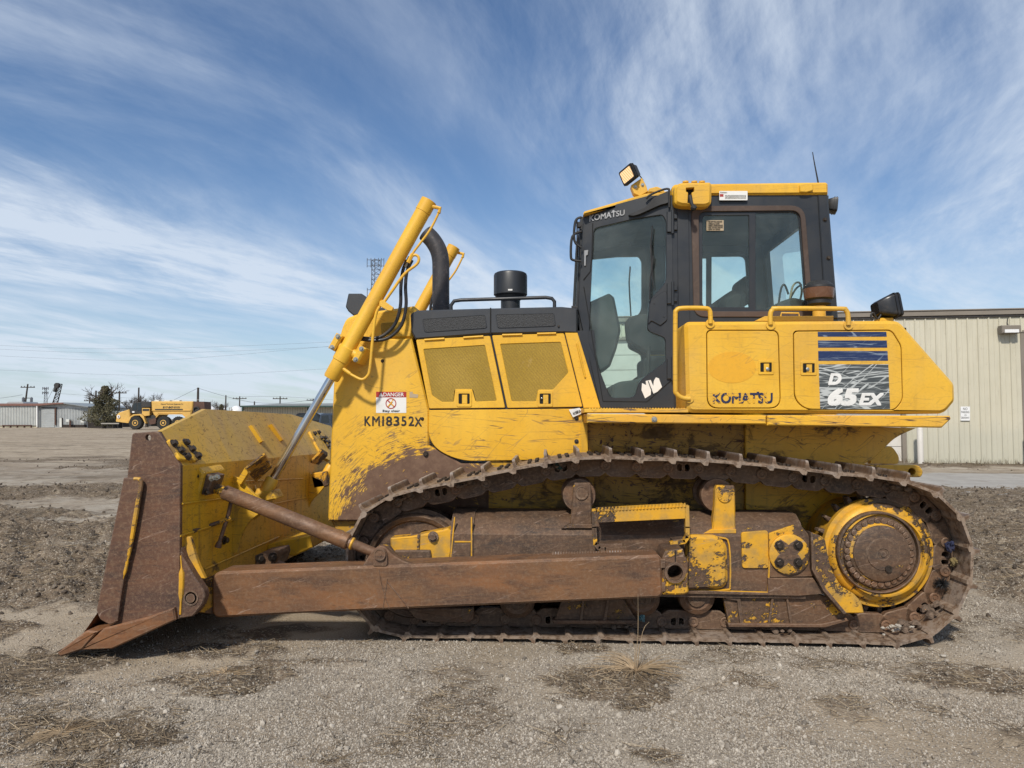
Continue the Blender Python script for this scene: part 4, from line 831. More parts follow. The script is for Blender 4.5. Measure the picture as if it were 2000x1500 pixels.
for k in range(26):
    x = random.uniform(-.08, .08); y = TO+.165+random.random()*.36; r = random.uniform(.012, .035)
    b_lathe(mudm, (x, y, -.02-random.random()*.035), (random.uniform(-.3, .3), random.uniform(-1, 1), 1), [(-r*.5, r*.4), (0, r), (r*.5, r*.5)], 6)
mud_me = finish_mesh('packed_mud', mudm, M['chaff'])
def chainpart(name, me, par, mat, **k):
    o = bpy.data.objects.new(name, me); COL.objects.link(o); o.parent = par
    if mat is not None: o.matrix_local = mat
    for a_, b_ in k.items(): o[a_] = b_
    return o
for i, M4 in enumerate(frames_):
    jit = Matrix.Rotation(random.uniform(-.03, .03), 4, 'Y') @ Matrix.Rotation(random.uniform(-.004, .004), 4, 'X')
    sh = chainpart('track_shoe', shoe_me, dz, M4 @ Matrix.Translation((0, TO+W/2, 0)) @ jit)
    chainpart('shoe_nuts', nut_me, sh, None, kind='stuff')
    lk = chainpart('track_link', hole_me if i % 4 == 2 or random.random() < .12 else link_me, dz, M4); chainpart('pin', boss_me, lk, None)
    if random.random() < .9: chainpart('packed_mud', mud_me, lk, Matrix.Scale(random.uniform(.7, 1.1), 4), kind='stuff')
# inner row of links and the far track, as chains
for nm_, yoff, me, mt, src in (('inner_links', .36, link_me, M['track'], None),):
    bm = B()
    for M4 in frames_:
        n0 = len(bm.verts); bm.from_mesh(me); bm.verts.ensure_lookup_table()
        for v in bm.verts[n0:]: v.co.y += yoff; v.co = M4 @ v.co
    mk('inner_links', bm, mt, dz, kind='stuff')
bm = B()
for M4 in frames_:
    n0 = len(bm.verts); bm.from_mesh(shoe_me); bm.from_mesh(link_me) if False else None; bm.verts.ensure_lookup_table()
    for v in bm.verts[n0:]: v.co.y += TO+W/2; v.co = M4 @ v.co
for v in bm.verts: v.co.y = -v.co.y
mk('far_track', bm, M['shoe'], dz, kind='stuff')

# ------------------------------------------------------------ track frame
FY = -1.16; FP = Y(FY)
def axis_prism(name, ps_front, px0, px1, m, par, ch=.0):
    """prism along x with a (y, py) cross-section; py read at y=FY"""
    bm = B(); x0 = FP.P(px0, 1080).x; x1 = FP.P(px1, 1080).x; pr = [(y, FP.P((px0+px1)/2, py).z) for y, py in ps_front]
    rings = [[bm.verts.new((x, y, z)) for y, z in pr] for x in (x0, x1)]; n = len(pr)
    for k in range(n): bm.faces.new((rings[0][k], rings[0][(k+1) % n], rings[1][(k+1) % n], rings[1][k]))
    bm.faces.new(rings[0]); bm.faces.new(rings[1]); return mk(name, bm, m, par)
sec = [(FY, 1165), (FY, 1046), (FY+.07, 1022), (FY+.16, 1008), (-.78, 1008), (-.72, 1030), (-.72, 1165)]
tf = axis_prism('track_frame', sec, 922, 1572, M['frame'], dz)
def mir_copy(o, y=None):
    c = o.copy(); c.data = o.data.copy(); COL.objects.link(c)
    for v in c.data.vertices: v.co.y = -v.co.y
    c.data.flip_normals(); return c
mir_copy(tf)
axis_prism('recoil_housing', [(FY-.012, 1160), (FY-.012, 1042), (FY+.06, 1017), (FY+.16, 1003), (-.78, 1003), (-.74, 1160)], 880, 924, M['frame'], dz)
plate('housing_plate', Y(FY-.02), [(886, 1062), (918, 1062), (918, 1100), (880, 1100)], .02, M['frame'], dz)
b1 = B()
for ps in (((888, 1058), (920, 1058)), ((921, 1010), (921, 1095)), ((888, 1010), (880, 1095)), ((1343, 1153), (1590, 1160)), ((1350, 1046), (1408, 1050), (1424, 1064), (1426, 1140), (1416, 1152), (1345, 1153)), ((1505, 1040), (1500, 1160))):
    b_tube(b1, [Y(FY-.012).P(*p) for p in ps], .006, 5, smooth=3)
mk('weld_bead', b1, M['weld'], dz)
bm = B(); b_plate(bm, Y(FY-.05), rnd([(1340, 1046), (1402, 1046), (1421, 1064), (1423, 1138), (1412, 1151), (1340, 1153)], [2, 18, 18, 14, 10, 2], 4), .1, (), .022); mk('axle_housing', bm, M['half'], dz)
plate('side_plate', Y(FY-.014), rnd([(1448, 1040), (1500, 1036), (1502, 1110), (1450, 1110)], 6), .02, M['half'], dz)
plate('side_plate', Y(FY-.018), rnd([(1502, 1042), (1560, 1022), (1580, 1044), (1588, 1126), (1504, 1128)], [3, 8, 6, 3, 3]), .02, M['some'], dz)
plate('lower_beam', Y(FY-.022), [(1340, 1153), (1500, 1158), (1500, 1129), (1588, 1129), (1612, 1160), (1560, 1164), (1340, 1160)], .06, M['frame'], dz)
bm = B(); b_lathe(bm, pt(1540.5, 1082, FY-.02), (0, -1, 0), [(0, 37.5*.00335), (.016, 37.5*.00335), (.020, 35*.00335)], 40); pc_ = mk('pivot_cover', bm, M['mostly'], dz)
cr = [];
for k in range(4):
    a_ = math.pi/4+k*math.pi/2
    for da, r_ in ((-.28, 33), (.28, 33), (.62, 21), (math.pi/4, 17), (math.pi/2-.62, 21)): cr.append((1540.5+r_*math.cos(a_+da), 1082+r_*math.sin(a_+da)))
plate('cover_cross', Y(FY-.044), cr, .008, M['frame'], pc_, ch=.002)
for k in range(4):
    a_ = math.pi/4+k*math.pi/2; b1 = B(); b_hex(b1, pt(1540.5+26*math.cos(a_), 1082+24*math.sin(a_), FY-.045), (0, -1, 0), .021, .02); mk('bolt', b1, M['bolt'], pc_)
# tail of the frame round the sprocket
bm = B(); b_plate(bm, Y(FY-.03), rnd([(1584, 1041), (1602, 1046), (1612, 1054), (1616, 1080), (1624, 1112), (1642, 1144), (1668, 1160), (1683, 1176), (1688, 1198), (1650, 1198), (1611, 1152), (1588, 1110)], 3), .10, (), .006); mk('sprocket_guard', bm, M['half'], dz)
plate('guard_edge', Y(FY-.06), [(1584, 1040), (1588, 1041), (1592, 1108), (1614, 1150), (1654, 1198), (1648, 1200), (1608, 1154), (1586, 1112)], .09, M['frame'], dz)
# sprocket and final drive
SC = (1716, 1079)
def lz(name, y, prof, m, par, cpx=SC, seg=48, mirror=False):
    k = (y-CAM.y)/F; bm = B(); b_lathe(bm, pt(cpx[0], cpx[1], y), (0, -1, 0), [(h, r*k) for h, r in prof], seg); return mk(name, bm, m, par, mirror=mirror)
sp_ = lz('final_drive', -1.05, [(-.45, 92), (-.05, 98), (-.048, 102), (-.004, 102.5), (.0, 101.5), (.004, 94), (.020, 92.5), (.040, 85), (.044, 80), (.070, 78.5), (.072, 75), (.05, 72), (.045, 67), (.045, 0)], M['ring'], dz, seg=64)
rim_ = lz('dish_rim', -1.118, [(-.03, 77.5), (.004, 77.), (.012, 75.), (.010, 73.), (-.03, 71)], M['frame'], sp_, seg=64)
hub = lz('hub_cover', -1.10, [(0, 68), (.012, 68), (.022, 66), (.026, 57), (.032, 54), (.05, 51), (.056, 46), (.060, 30), (.066, 29), (.068, 11), (.062, 10), (.062, 5), (.07, 4.5), (.07, 0)], M['frame'], sp_, seg=48)
lz('cover_ring', -1.128, [(0, 55.5), (.010, 54), (.012, 52)], M['ring'], sp_, seg=48)
for i in range(30):
    a_ = 2*math.pi*i/30+.05; b1 = B(); b_lathe(b1, pt(SC[0]+62*math.cos(a_), SC[1]+62*math.sin(a_), -1.122), (0, -1, 0), [(0, .020), (.012, .0195), (.016, .014), (.014, .010), (.018, .009), (.018, 0)], 12); mk('hub_bolt', b1, M['steel'], sp_)
lz('plug', -1.165, [(0, 7), (.008, 6.5), (.008, 4), (.004, 3.5), (.004, 0)], M['bolt'], sp_, (1735.5, 1111), 14)
bm = B(); k = (-.98-CAM.y)/F; teeth = []
for i in range(26):
    for f_, r_ in ((0, 101), (.28, 103), (.42, 118), (.58, 118), (.72, 103)): a_ = 2*math.pi*(i+f_)/26; teeth.append((r_*k*math.cos(a_), r_*k*math.sin(a_)))
b_poly2(bm, Plane(pt(SC[0], SC[1], -.98), (0, -1, 0)), [teeth], .07, .006); spr = mk('sprocket', bm, M['track'], dz)
b1 = B(); [b_hex(b1, pt(SC[0]+101*math.cos(a_), SC[1]+101*math.sin(a_), -.985), (0, -1, 0), .017, .018) for a_ in [2*math.pi*(i+.1)/26 for i in range(26)]]; mk('sprocket_bolts', b1, M['bolt'], spr)
# front idler and its yoke
IC = (812, 1104)
idl = lz('idler', -1.03, [(.0, 84), (.03, 88), (.045, 96), (.03, 100), (.0, 102), (-.02, 109), (-.16, 109), (-.18, 102), (-.2, 90)], M['track'], dz, IC, 56)
lz('idler_web', -1.02, [(0, 92), (.0, 90), (-.02, 60), (.02, 40), (.04, 20), (.04, 0)], M['steel'], idl, IC, 40); lz('idler_ring', -1.03, [(0, 38), (.012, 36), (.012, 24), (.0, 22)], M['track'], idl, (835, 1058), 24)
yk = plate('idler_yoke', Y(FY+.0), rnd([(762, 1051), (790, 1049), (807, 1047), (840, 1040), (875, 1032), (888, 1042), (878, 1098), (764, 1098)], 2), .12, M['mostly'], dz, ch=.01)
plate('yoke_block', Y(FY-.03), rnd([(770, 1075), (840, 1075), (843, 1100), (770, 1100)], 3), .06, M['frame'], dz, ch=.008)
plate('yoke_rib', Y(FY-.012), [(815, 1045), (820, 1044), (818, 1098), (813, 1098)], .02, M['some'], dz); b1 = B(); b_hex(b1, pt(846, 1048, FY-.01), (0, -1, 0), .024, .03); mk('yoke_bolt', b1, M['track'], dz)
axis_prism('yoke_slide', [(-1.12, 1100), (-1.12, 1045), (-.8, 1045), (-.8, 1100)], 800, 890, M['track'], dz)
# carrier rollers and posts
for cx_, px_, par_ in ((1134, (1118, 945, 1156, 1030), 'some'), (1404, (1396, 950, 1437, 1040), 'half')):
    cr_ = lz('carrier_roller', -1.06, [(.01, 20), (.01, 31), (-.02, 33), (-.03, 29), (-.08, 27), (-.22, 27), (-.23, 33), (-.26, 33)], M['steel'], dz, (cx_-3, 967), 32)
    x0, y0, x1, y1 = px_
    bm = B(); b_plate(bm, Y(-1.13), rnd([(x0+4, y0-2), (x1-3, y0-2), (x1-1, y0+6), (x1, y1), (x0-6, y1), (x0, y0+40), (x0+1, y0+8)], 2), .06, (), .008); pp = mk('roller_bracket', bm, M[par_], cr_)
    b1 = B(); b_lathe(b1, pt((x0+x1)/2-1, y0+18, -1.135), (0, -1, 0), [(0, .045), (.005, .043), (.005, .038), (.001, .036), (.001, 0)], 20); mk('end_cap', b1, M[par_], cr_)
    plate('foot', Y(-1.15), [(x0-6, y1-6), (x1+1, y1-6), (x1+1, y1+2), (x0-22, y1+2)], .1, M[par_], cr_)
# bottom rollers and guards
for cx_, cy_ in ((1010, 1172), (1155, 1175), (1253, 1168), (1360, 1164), (1470, 1160), (1567, 1162)):
    ro = lz('track_roller', -1.07, [(.03, 16), (.035, 24), (.02, 33), (0, 35), (-.02, 35), (-.03, 30), (-.22, 30), (-.23, 35), (-.26, 35)], M['steel'], dz, (cx_, cy_), 32)
    lz('roller_cap', -1.10, [(0, 17), (.02, 17), (.024, 12), (.024, 8), (.02, 7), (.02, 0)], M['frame'], ro, (cx_, cy_+2), 20); plate('cap_bracket', Y(-1.115), [(cx_-24, cy_-6), (cx_+24, cy_-6), (cx_+22, cy_+3), (cx_+15, cy_+1), (cx_+11, cy_+12), (cx_-11, cy_+12), (cx_-15, cy_+1), (cx_-22, cy_+3)], .03, M['frame'], ro)
def tguard(pts, ribs, bar, m):
    g_ = plate('roller_guard', Y(-1.13), rnd(pts, 3), .03, M[m], dz, ch=.004)
    for a_ in ribs: plate('rib', Y(-1.15), a_, .025, M['frame'], g_, ch=.003)
    bm = B(); b_plate(bm, Y(-1.16), bar, .08, (), .004); mk('guard_rail', bm, M['steel'], g_); return g_
tguard([(1098, 1170), (1218, 1170), (1246, 1216), (1082, 1216)], ([(1138, 1172), (1142, 1172), (1137, 1214), (1132, 1214)], [(1186, 1172), (1190, 1172), (1184, 1214), (1178, 1214)]), [(1078, 1212), (1246, 1212), (1246, 1219), (1084, 1219)], 'some')
tguard([(1412, 1163), (1598, 1160), (1622, 1168), (1655, 1208), (1650, 1216), (1614, 1224), (1424, 1222)], ([(1412, 1163), (1442, 1163), (1447, 1172), (1452, 1220), (1446, 1220), (1440, 1174), (1418, 1170)], [(1500, 1222), (1504, 1222), (1512, 1170), (1536, 1170), (1544, 1222), (1549, 1222), (1539, 1164), (1508, 1164)]), [(1422, 1218), (1604, 1219), (1654, 1208), (1658, 1213), (1612, 1226), (1424, 1225)], 'some')
plate('idler_guard', Y(-1.14), rnd([(795, 1190), (925, 1188), (925, 1208), (918, 1216), (850, 1216), (812, 1210)], 3), .05, M['steel'], dz, ch=.006)
plate('guard_patch', Y(-1.145), rnd([(903, 1188), (926, 1188), (918, 1210), (900, 1210)], 2), .02, M['half'], dz)
# yellow step on the frame
stp = plate('foot_step', Y(-1.30), rnd([(1166, 998), (1340, 989), (1340, 1013), (1167, 1021)], 2), .012, M['yel'] if False else M['mostly'], dz, ch=.002)
bm = B(); b_plate(bm, Y(-1.30), [(1166, 996), (1340, 987), (1340, 990), (1166, 999)], .14); mk('tread', bm, M['mostly'], stp)
for ps in (((1160, 996), (1160.5, 1030), (1163, 1063), (1170, 1071), (1182, 1073), (1221, 1071)), ((1342, 989), (1343, 1030), (1343, 1050), (1337, 1058), (1311, 1063))):
    bm = B(); q = [Y(-1.30).P(*p) for p in ps]
    for i in range(len(q)-1):
        d = (q[i+1]-q[i]).normalized(); nn = Vector((d.z, 0, -d.x))*.0125
        vs = [bm.verts.new(v) for a_ in (q[i]-d*.004, q[i+1]+d*.004) for v in (a_+nn, a_-nn, a_-nn+Vector((0, .05, 0)), a_+nn+Vector((0, .05, 0)))]
        for f in ((0, 1, 2, 3), (4, 5, 6, 7), (0, 1, 5, 4), (1, 2, 6, 5), (2, 3, 7, 6), (3, 0, 4, 7)): bm.faces.new([vs[j] for j in f])
    mk('bracket', bm, M['mostly'], stp)
b1 = B()
for i in range(26):
    p = Y(-1.30).P(1170+i*6.7, 995.5-i*.35); b_lathe(b1, p, (0, 0, 1), [(-.01, .011), (.014, .004)], 4)
mk('tread_teeth', b1, M['mostly'], stp, kind='stuff')
bm = B(); b_plate(bm, Y(-1.28), [(1170, 1062), (1215, 1062), (1215, 1075), (1170, 1075)], .14); b_plate(bm, Y(-1.28), [(1315, 1055), (1338, 1052), (1338, 1062), (1315, 1066)], .14); mk('step_mount', bm, M['frame'], stp)

# ------------------------------------------------------------ push arm, brace
AY = -1.50; AP = Y(AY)
bm = B(); b_plate(bm, AP, rnd([(413, 1128), (424, 1117), (1286, 1084), (1292, 1090), (1295, 1160), (1288, 1168), (640, 1196), (422, 1207), (414, 1198)], [6, 10, 4, 5, 5, 5, 0, 8, 6]), .20, (), .014); pa_ = mk('push_arm', bm, M['arm'], dz)
mir_copy(pa_)
plate('arm_neck', Y(AY+.03), [(384, 1136), (414, 1126), (414, 1200), (388, 1196)], .14, M['some'], dz, ch=.006)
b1 = B(); b_tube(b1, [Y(AY-.001).P(*p) for p in ((740, 1112), (745, 1140), (752, 1165), (760, 1188))], .003, 4); b_tube(b1, [Y(AY-.001).P(*p) for p in ((755, 1135), (780, 1165), (798, 1188))], .0035, 4); b_tube(b1, [Y(AY-.001).P(*p) for p in ((757, 1130), (748, 1188))], .003, 4); mk('weld_scar', b1, M['steel'], pa_)
b1 = B()
for i in range(36): p = Y(AY+.15).P(1080+i*5.3, 1083-i*.1); b_lathe(b1, p, (0, 0, 1), [(-.01, .009), (.016, .003)], 4)
mk('tread_teeth', b1, M['armtop'], pa_, kind='stuff')
# rear trunnion cap
bm = B(); b_plate(bm, Y(AY+.02), rnd([(1294, 1090), (1300, 1076), (1334, 1072), (1338, 1086), (1345, 1098), (1345, 1158), (1336, 1162), (1294, 1162)], 3), .26, (ell(1318.5, 1118.6, 14, 14, 20),), .01); tr_ = mk('trunnion_cap', bm, M['some'], dz)
bm = B(); b_lathe(bm, pt(1318.5, 1118.6, AY-.0), (0, 1, 0), [(0, 15*.0031), (.0, 20*.0031), (.03, 20*.0031), (.03, 14*.0031)], 28, closed=False); b_lathe(bm, pt(1318.5, 1118.6, AY+.0), (0, 1, 0), [(0, 14.5*.0031), (.2, 14*.0031), (.2, 0)], 24, closed=False); mk('trunnion_socket', bm, M['frame'], tr_)
plate('cap_split', Y(AY+.017), [(1318, 1075), (1320, 1075), (1320, 1099), (1318, 1099)], .01, M['void'], tr_, ch=0); plate('cap_split', Y(AY+.017), [(1318, 1139), (1320, 1139), (1320, 1161), (1318, 1161)], .01, M['weld'], tr_, ch=0)
for y0 in (1092, 1138): plate('cap_lug', Y(AY+.01), rnd([(1286, y0), (1300, y0), (1300, y0+18), (1286, y0+18)], 2), .05, M['frame'], tr_)
# brace tube
BA, BB = Y(-1.37).P(438, 961), Y(-1.40).P(681, 1059); bd = (BB-BA).normalized(); kk = 4.6/F
bm = B(); b_lathe(bm, BA, bd, [(0, 13*kk), (.006, 14.2*kk), ((BB-BA).length-.006, 15.2*kk), ((BB-BA).length, 13*kk)], 28); br_ = mk('brace', bm, M['arm'], dz)
BE = Y(-1.40).P(738, 1083)
bm = B(); b_lathe(bm, BB, bd, [(0, 10.5*kk), (.02, 11.5*kk), (.03, 9.5*kk), ((BE-BB).length, 9*kk)], 20); mk('brace_neck', bm, M['steel'], br_)
bm = B(); b_lathe(bm, BB, bd, [(.018, 12*kk), (.028, 12.4*kk), (.034, 10*kk)], 20); mk('seal', bm, M['weld'], br_)
BL = Y(-1.34).P(410, 947); bm = B(); b_lathe(bm, BL, (BA-BL), [(0, 10*kk), (.03, 9.5*kk), ((BA-BL).length+.01, 10.5*kk)], 20); mk('brace_screw', bm, M['mostly'], br_)
bm = B(); b_plate(bm, Y(AY+.02), rnd([(706, 1108), (716, 1092), (729, 1074), (741, 1066), (752, 1068), (766, 1084), (790, 1097), (810, 1103)], [0, 6, 8, 8, 6, 8, 8, 0], 4), .05, (), .006); lg = mk('brace_bracket', bm, M['steel'], dz)
bm = B(); b_plate(bm, Y(AY+.13), rnd([(706, 1108), (716, 1092), (729, 1074), (741, 1064), (758, 1066), (772, 1084), (795, 1099), (810, 1103)], [0, 6, 8, 8, 6, 8, 8, 0], 4), .05, (), .006); mk('bracket_plate', bm, M['some'], lg)
plate('boss', Y(AY+.0), rnd([(728, 1106), (728, 1082), (735, 1071), (750, 1071), (756, 1082), (756, 1106)], 5), .02, M['steel'], lg, ch=.003)
bm = B(); b_lathe(bm, pt(742, 1083, AY-.005), (0, -1, 0), [(0, .038), (.01, .036), (.01, .030), (.006, .028), (.006, .013), (.01, .012), (.01, 0)], 24); mk('pin', bm, M['steel'], lg)

# ------------------------------------------------------------ blade
EY = -1.73; EP = Y(EY)
bl = plate('blade_end_plate', EP, rnd([(258, 846), (309, 842), (352, 909), (350, 1209), (232, 1222), (214, 1215), (245, 960)], [6, 8, 4, 2, 2, 2, 2]), .03, M['plate'], dz, (ell(289, 855, 5.2, 6.2, 16),), ch=.004)
wp = plate('wear_plate', Y(EY-.035), rnd([(241, 933), (268, 933), (274, 945), (226, 1216), (214, 1221), (194, 1210), (187.5, 1192)], [2, 3, 3, 2, 4, 6, 4]), .035, M['plate'], dz, ch=.006)
b1 = B(); b_tube(b1, [Y(EY-.03).P(*p) for p in ((262, 935), (272, 936), (275.5, 946), (268, 990), (257, 1055), (246, 1110), (240, 1132))], [.010, .012, .013, .014, .012, .009, .003], 8, smooth=4); mk('weld_bead', b1, M['weld'], wp)
b1 = B(); b_tube(b1, [Y(EY-.03).P(*p) for p in ((240, 1132), (234, 1170), (228, 1212))], .007, 6, smooth=2); mk('weld_bead', b1, M['plate'], wp)
b1 = B(); b_tube(b1, [Y(EY-.002).P(*p) for p in ((353, 1085), (355, 1130), (352, 1200))], [.004, .016, .006], 8, smooth=5); mk('weld_bead', b1, M['weld'], dz)
eb = plate('end_bit', Y(EY-.03), rnd([(154, 1270), (203, 1227), (290, 1205), (339, 1187), (343, 1211), (218, 1268)], 1.5), .30, M['edge'], dz, ch=.008)
ti = plate('edge_tip', Y(EY-.04), rnd([(110, 1276), (168, 1232), (190, 1234), (160, 1269), (117, 1283)], 2), .30, M['edge'], dz, ch=.008)
lgp = plate('pin_lug', Y(EY+.0), rnd([(352, 1070), (359, 1092), (378, 1124), (398, 1154), (400, 1166), (394, 1182), (376, 1204), (350, 1208)], [0, 3, 3, 4, 4, 4, 4, 0]), .06, M['plate'], dz, ch=.006)
b1 = B(); b_lathe(b1, pt(373, 1168, EY-.001), (0, -1, 0), [(0, .045), (.004, .044), (.004, .036), (.0, .034), (.0, .026), (.008, .026), (.008, 0)], 24); mk('pin', b1, M['steel'], lgp)
plate('pin_lug', Y(EY+.26), rnd([(352, 1070), (359, 1092), (385, 1124), (406, 1154), (404, 1170), (394, 1186), (376, 1204), (350, 1208)], 3), .06, M['steel'], dz, ch=.006)
for o in (bl,): mir_copy(o)
# moldboard: back surface as facets between stations across the machine
def e(px, py, y): p = Y(y).P(px, py); return (p.x, p.z)
nf = e(352, 910, EY); nt = e(310, 843, EY); nb = e(350, 1209, EY); ff = (nt[0]-.10, nt[1]); 
fx_ = nf[0]; S = []
f1 = e(453, 901, -1.0); a1 = e(402, 799, -1.0); f2 = e(613, 887, .70); a2 = e(568, 809, .70)
st_ = [(EY+.03, nt, nf), (-1.0, a1, f1), (.70, a2, f2), (-EY-.03, (nt[0], nt[1]), nf)]
bm = B(); bt = B(); rows = []
zlo = nb[1]
for y, t, f in st_: rows.append((y, t, f, (fx_, zlo)))
def quad(bm_, *ps): return bm_.faces.new([bm_.verts.new(p) for p in ps])
for i in range(3):
    y0, t0, g0_, b0 = rows[i]; y1, t1, g1, b1_ = rows[i+1]
    quad(bt, (t0[0], y0, t0[1]), (t1[0], y1, t1[1]), (g1[0], y1, g1[1]), (g0_[0], y0, g0_[1]))
    quad(bt, (t0[0], y0, t0[1]), (t0[0]-.03, y0, t0[1]-.0), (t1[0]-.03, y1, t1[1]-.0), (t1[0], y1, t1[1]))
    quad(bt, (t0[0]-.03, y0, t0[1]), (t0[0]+.05, y0, g0_[1]-.1), (t1[0]+.05, y1, g1[1]-.1), (t1[0]-.03, y1, t1[1]))
    quad(bm, (g0_[0], y0, g0_[1]), (g1[0], y1, g1[1]), (b1_[0], y1, b1_[1]), (b0[0], y0, b0[1]))
bmesh.ops.remove_doubles(bt, verts=bt.verts[:], dist=1e-4); bmesh.ops.remove_doubles(bm, verts=bm.verts[:], dist=1e-4)
sg0 = mk('spill_guard', bt, [M['bladetop'], M['facet']], dz, 20)
for p_ in sg0.data.polygons:
    if p_.center.y < -1.0 or p_.center.y > .75: p_.material_index = 1
mk('blade_back', bm, M['blade'], dz, 20)
# curved front face of the blade
prof = [(nt[0]-.03, nt[1]), (nt[0]-.02, nt[1]-.15), (nt[0]-.03, nt[1]-.35), (nt[0]-.09, nt[1]-.6), (nt[0]-.19, nt[1]-.85), (nt[0]-.33, nt[1]-1.02), (nt[0]-.47, .12), (nt[0]-.62, .04)]
bm = B(); r_ = [[bm.verts.new((x, y, z)) for x, z in prof+[(fx_-.05, zlo)]] for y in (EY+.03, -EY-.03)]
for k in range(len(prof)): bm.faces.new((r_[0][k], r_[0][k+1], r_[1][k+1], r_[1][k]))
mk('blade_face', bm, M['edge'], dz)
BX = fx_+.004                                                     # plane of the blade's back
BPL = Plane((BX, 0, 0), (1, 0, 0), (-1, 0, 0))
def onb(px, py): return BPL.P(px, py)
def bseam(p, q, r=.007, m='blade'):
    return tube('weld_bead', [onb(*p), onb(*q)], r, M[m], dz, 6)
bseam((355, 984), (463, 970)); bseam((351, 1047), (463, 1013)); bseam((400, 1112), (545, 1048)); bseam((520, 1030) if False else (510, 988), (600, 972)); bseam((470, 940), (592, 935))
b1 = B()
for ps in (((447, 857), (460, 880)), ((497, 836), (510, 862)), ((528, 832), (546, 862))): pass
spl = Plane(((a1[0]+f1[0])/2, 0, (a1[1]+f1[1])/2), (f1[1]-a1[1])*-1 and (a1[1]-f1[1], 0, f1[0]-a1[0]), (-1, 0, -.3))
for ps in (((487, 833), (508, 865)), ((526, 831), (548, 862))):
    q0, q1 = spl.P(*ps[0]), spl.P(*ps[1]); d = (q1-q0).normalized(); sd = Vector((0, 1, 0)); nn = d.cross(sd).normalized(); nn = nn if nn.x > 0 else -nn
    bm = B(); vs = [bm.verts.new(c+sd*a_+nn*b_) for c in (q0, q1) for a_, b_ in ((-.022, -.02), (.022, -.02), (.022, .03), (-.022, .03))]
    for f in ((0, 1, 2, 3), (4, 5, 6, 7), (0, 1, 5, 4), (1, 2, 6, 5), (2, 3, 7, 6), (3, 0, 4, 7)): bm.faces.new([vs[j] for j in f])
    mk('stop_bar', bm, M['yel'], dz)
# bolted corner pads
def facet(i0):
    y0, t0, g0_, _ = rows[i0]; y1, t1, g1, _ = rows[i0+1]; A_, B_, C_ = Vector((t0[0], y0, t0[1])), Vector((t1[0], y1, t1[1])), Vector((g0_[0], y0, g0_[1])); n_ = (B_-A_).cross(C_-A_).normalized()
    n_ = n_ if n_.x > 0 else -n_; return Plane(C_+n_*.022, n_, -n_)
for k_, outl, bolts in ((0, [(329, 856), (345, 861), (367, 860), (383, 880), (392, 884), (391, 898), (380, 900), (371, 893), (362, 899), (352, 895)], [(339, 867), (363, 865), (352.5, 880.5), (374.5, 878), (365, 892), (386, 891)]), (2, [(605, 842), (625, 838), (645, 858), (645, 900), (632, 893), (618, 868)], [(614, 847), (622, 845), (627, 856), (634, 856), (634, 863), (641, 864), (640, 872)])):
    fp = facet(k_); fp.u = Vector((0, 1, 0)); fp.u = (fp.u-fp.n*fp.u.dot(fp.n)).normalized(); fp.v = fp.u.cross(fp.n)
    bm = B(); b_poly2(bm, fp, [rnd([fp.uv(fp.P(*p)) for p in outl], .02)], .03, .004); pd = mk('corner_pad', bm, M['under'], dz)
    for q in bolts: b1 = B(); b_hex(b1, fp.P(*q), fp.n,   .020 if k_ == 0 else .017, .024); mk('bolt', b1, M['bolt'], pd)
# brackets on the back
hk = Plane((BX+.16, 0, 0), (1, 0, 0), (-1, 0, 0))
def fin(name, y, pts, th, m='blade', **k): return plate(name, Y(y), pts, th, M[m], dz, **k)
fin('blade_rib', -.98, rnd([(446, 925), (470, 935), (492, 962), (520, 985), (508, 1002), (484, 1020), (470, 1048), (463, 1080), (450, 1080)], [0, 8, 10, 4, 4, 14, 14, 2, 0]), .03)
fin('blade_rib', -.62, rnd([(460, 925), (492, 940), (505, 965), (524, 982), (515, 1000), (492, 1018), (482, 1045), (478, 1075), (462, 1075)], [0, 8, 10, 4, 4, 14, 14, 2, 0]), .03)
for y_ in (.60, .95): fin('blade_rib', y_, rnd([(575, 895), (600, 905), (608, 930), (628, 938), (634, 950), (622, 965), (606, 980), (600, 1005), (588, 1005)], [0, 8, 8, 4, 4, 10, 10, 2, 0]), .03)
bm = B(); q = [Y(-1.0).P(*p) for p in ((464, 938), (480, 922), (520, 884), (519, 905), (478, 938))]; q2 = [p+Vector((.05, .42, -.02)) for p in q]
b_tube(bm, [onb(*p) for p in ()] or [q[0], q[0]+Vector((0, .001, 0))], .001, 4) if False else None
v1 = [bm.verts.new(Y(-1.02).P(*p)) for p in ((462, 940), (479, 912), (484, 924), (470, 946))]; bm.faces.new(v1); g_ = bmesh.ops.extrude_face_region(bm, geom=bm.faces[:]); bmesh.ops.translate(bm, verts=[x for x in g_['geom'] if isinstance(x, bmesh.types.BMVert)], vec=(.0, .05, .0)); mk('hook_plate', bm, M['under'], dz)
bm = B(); v1 = [bm.verts.new(p) for p in (Y(-1.02).P(479, 912), Y(-1.02).P(517, 883), Y(-.72).P(531, 908), Y(-.72).P(500, 936))]; bm.faces.new(v1); g_ = bmesh.ops.extrude_face_region(bm, geom=bm.faces[:]); bmesh.ops.translate(bm, verts=[x for x in g_['geom'] if isinstance(x, bmesh.types.BMVert)], vec=(-.0, .0, -.02)); mk('hook_face', bm, M['some'], dz)
bm = B(); v1 = [bm.verts.new(p) for p in (Y(.62).P(600, 905), Y(.62).P(628, 876), Y(.85).P(640, 884), Y(.85).P(610, 914))]; bm.faces.new(v1); g_ = bmesh.ops.extrude_face_region(bm, geom=bm.faces[:]); bmesh.ops.translate(bm, verts=[x for x in g_['geom'] if isinstance(x, bmesh.types.BMVert)], vec=(-.0, .0, -.03)); mk('hook_face', bm, M['some'], dz)
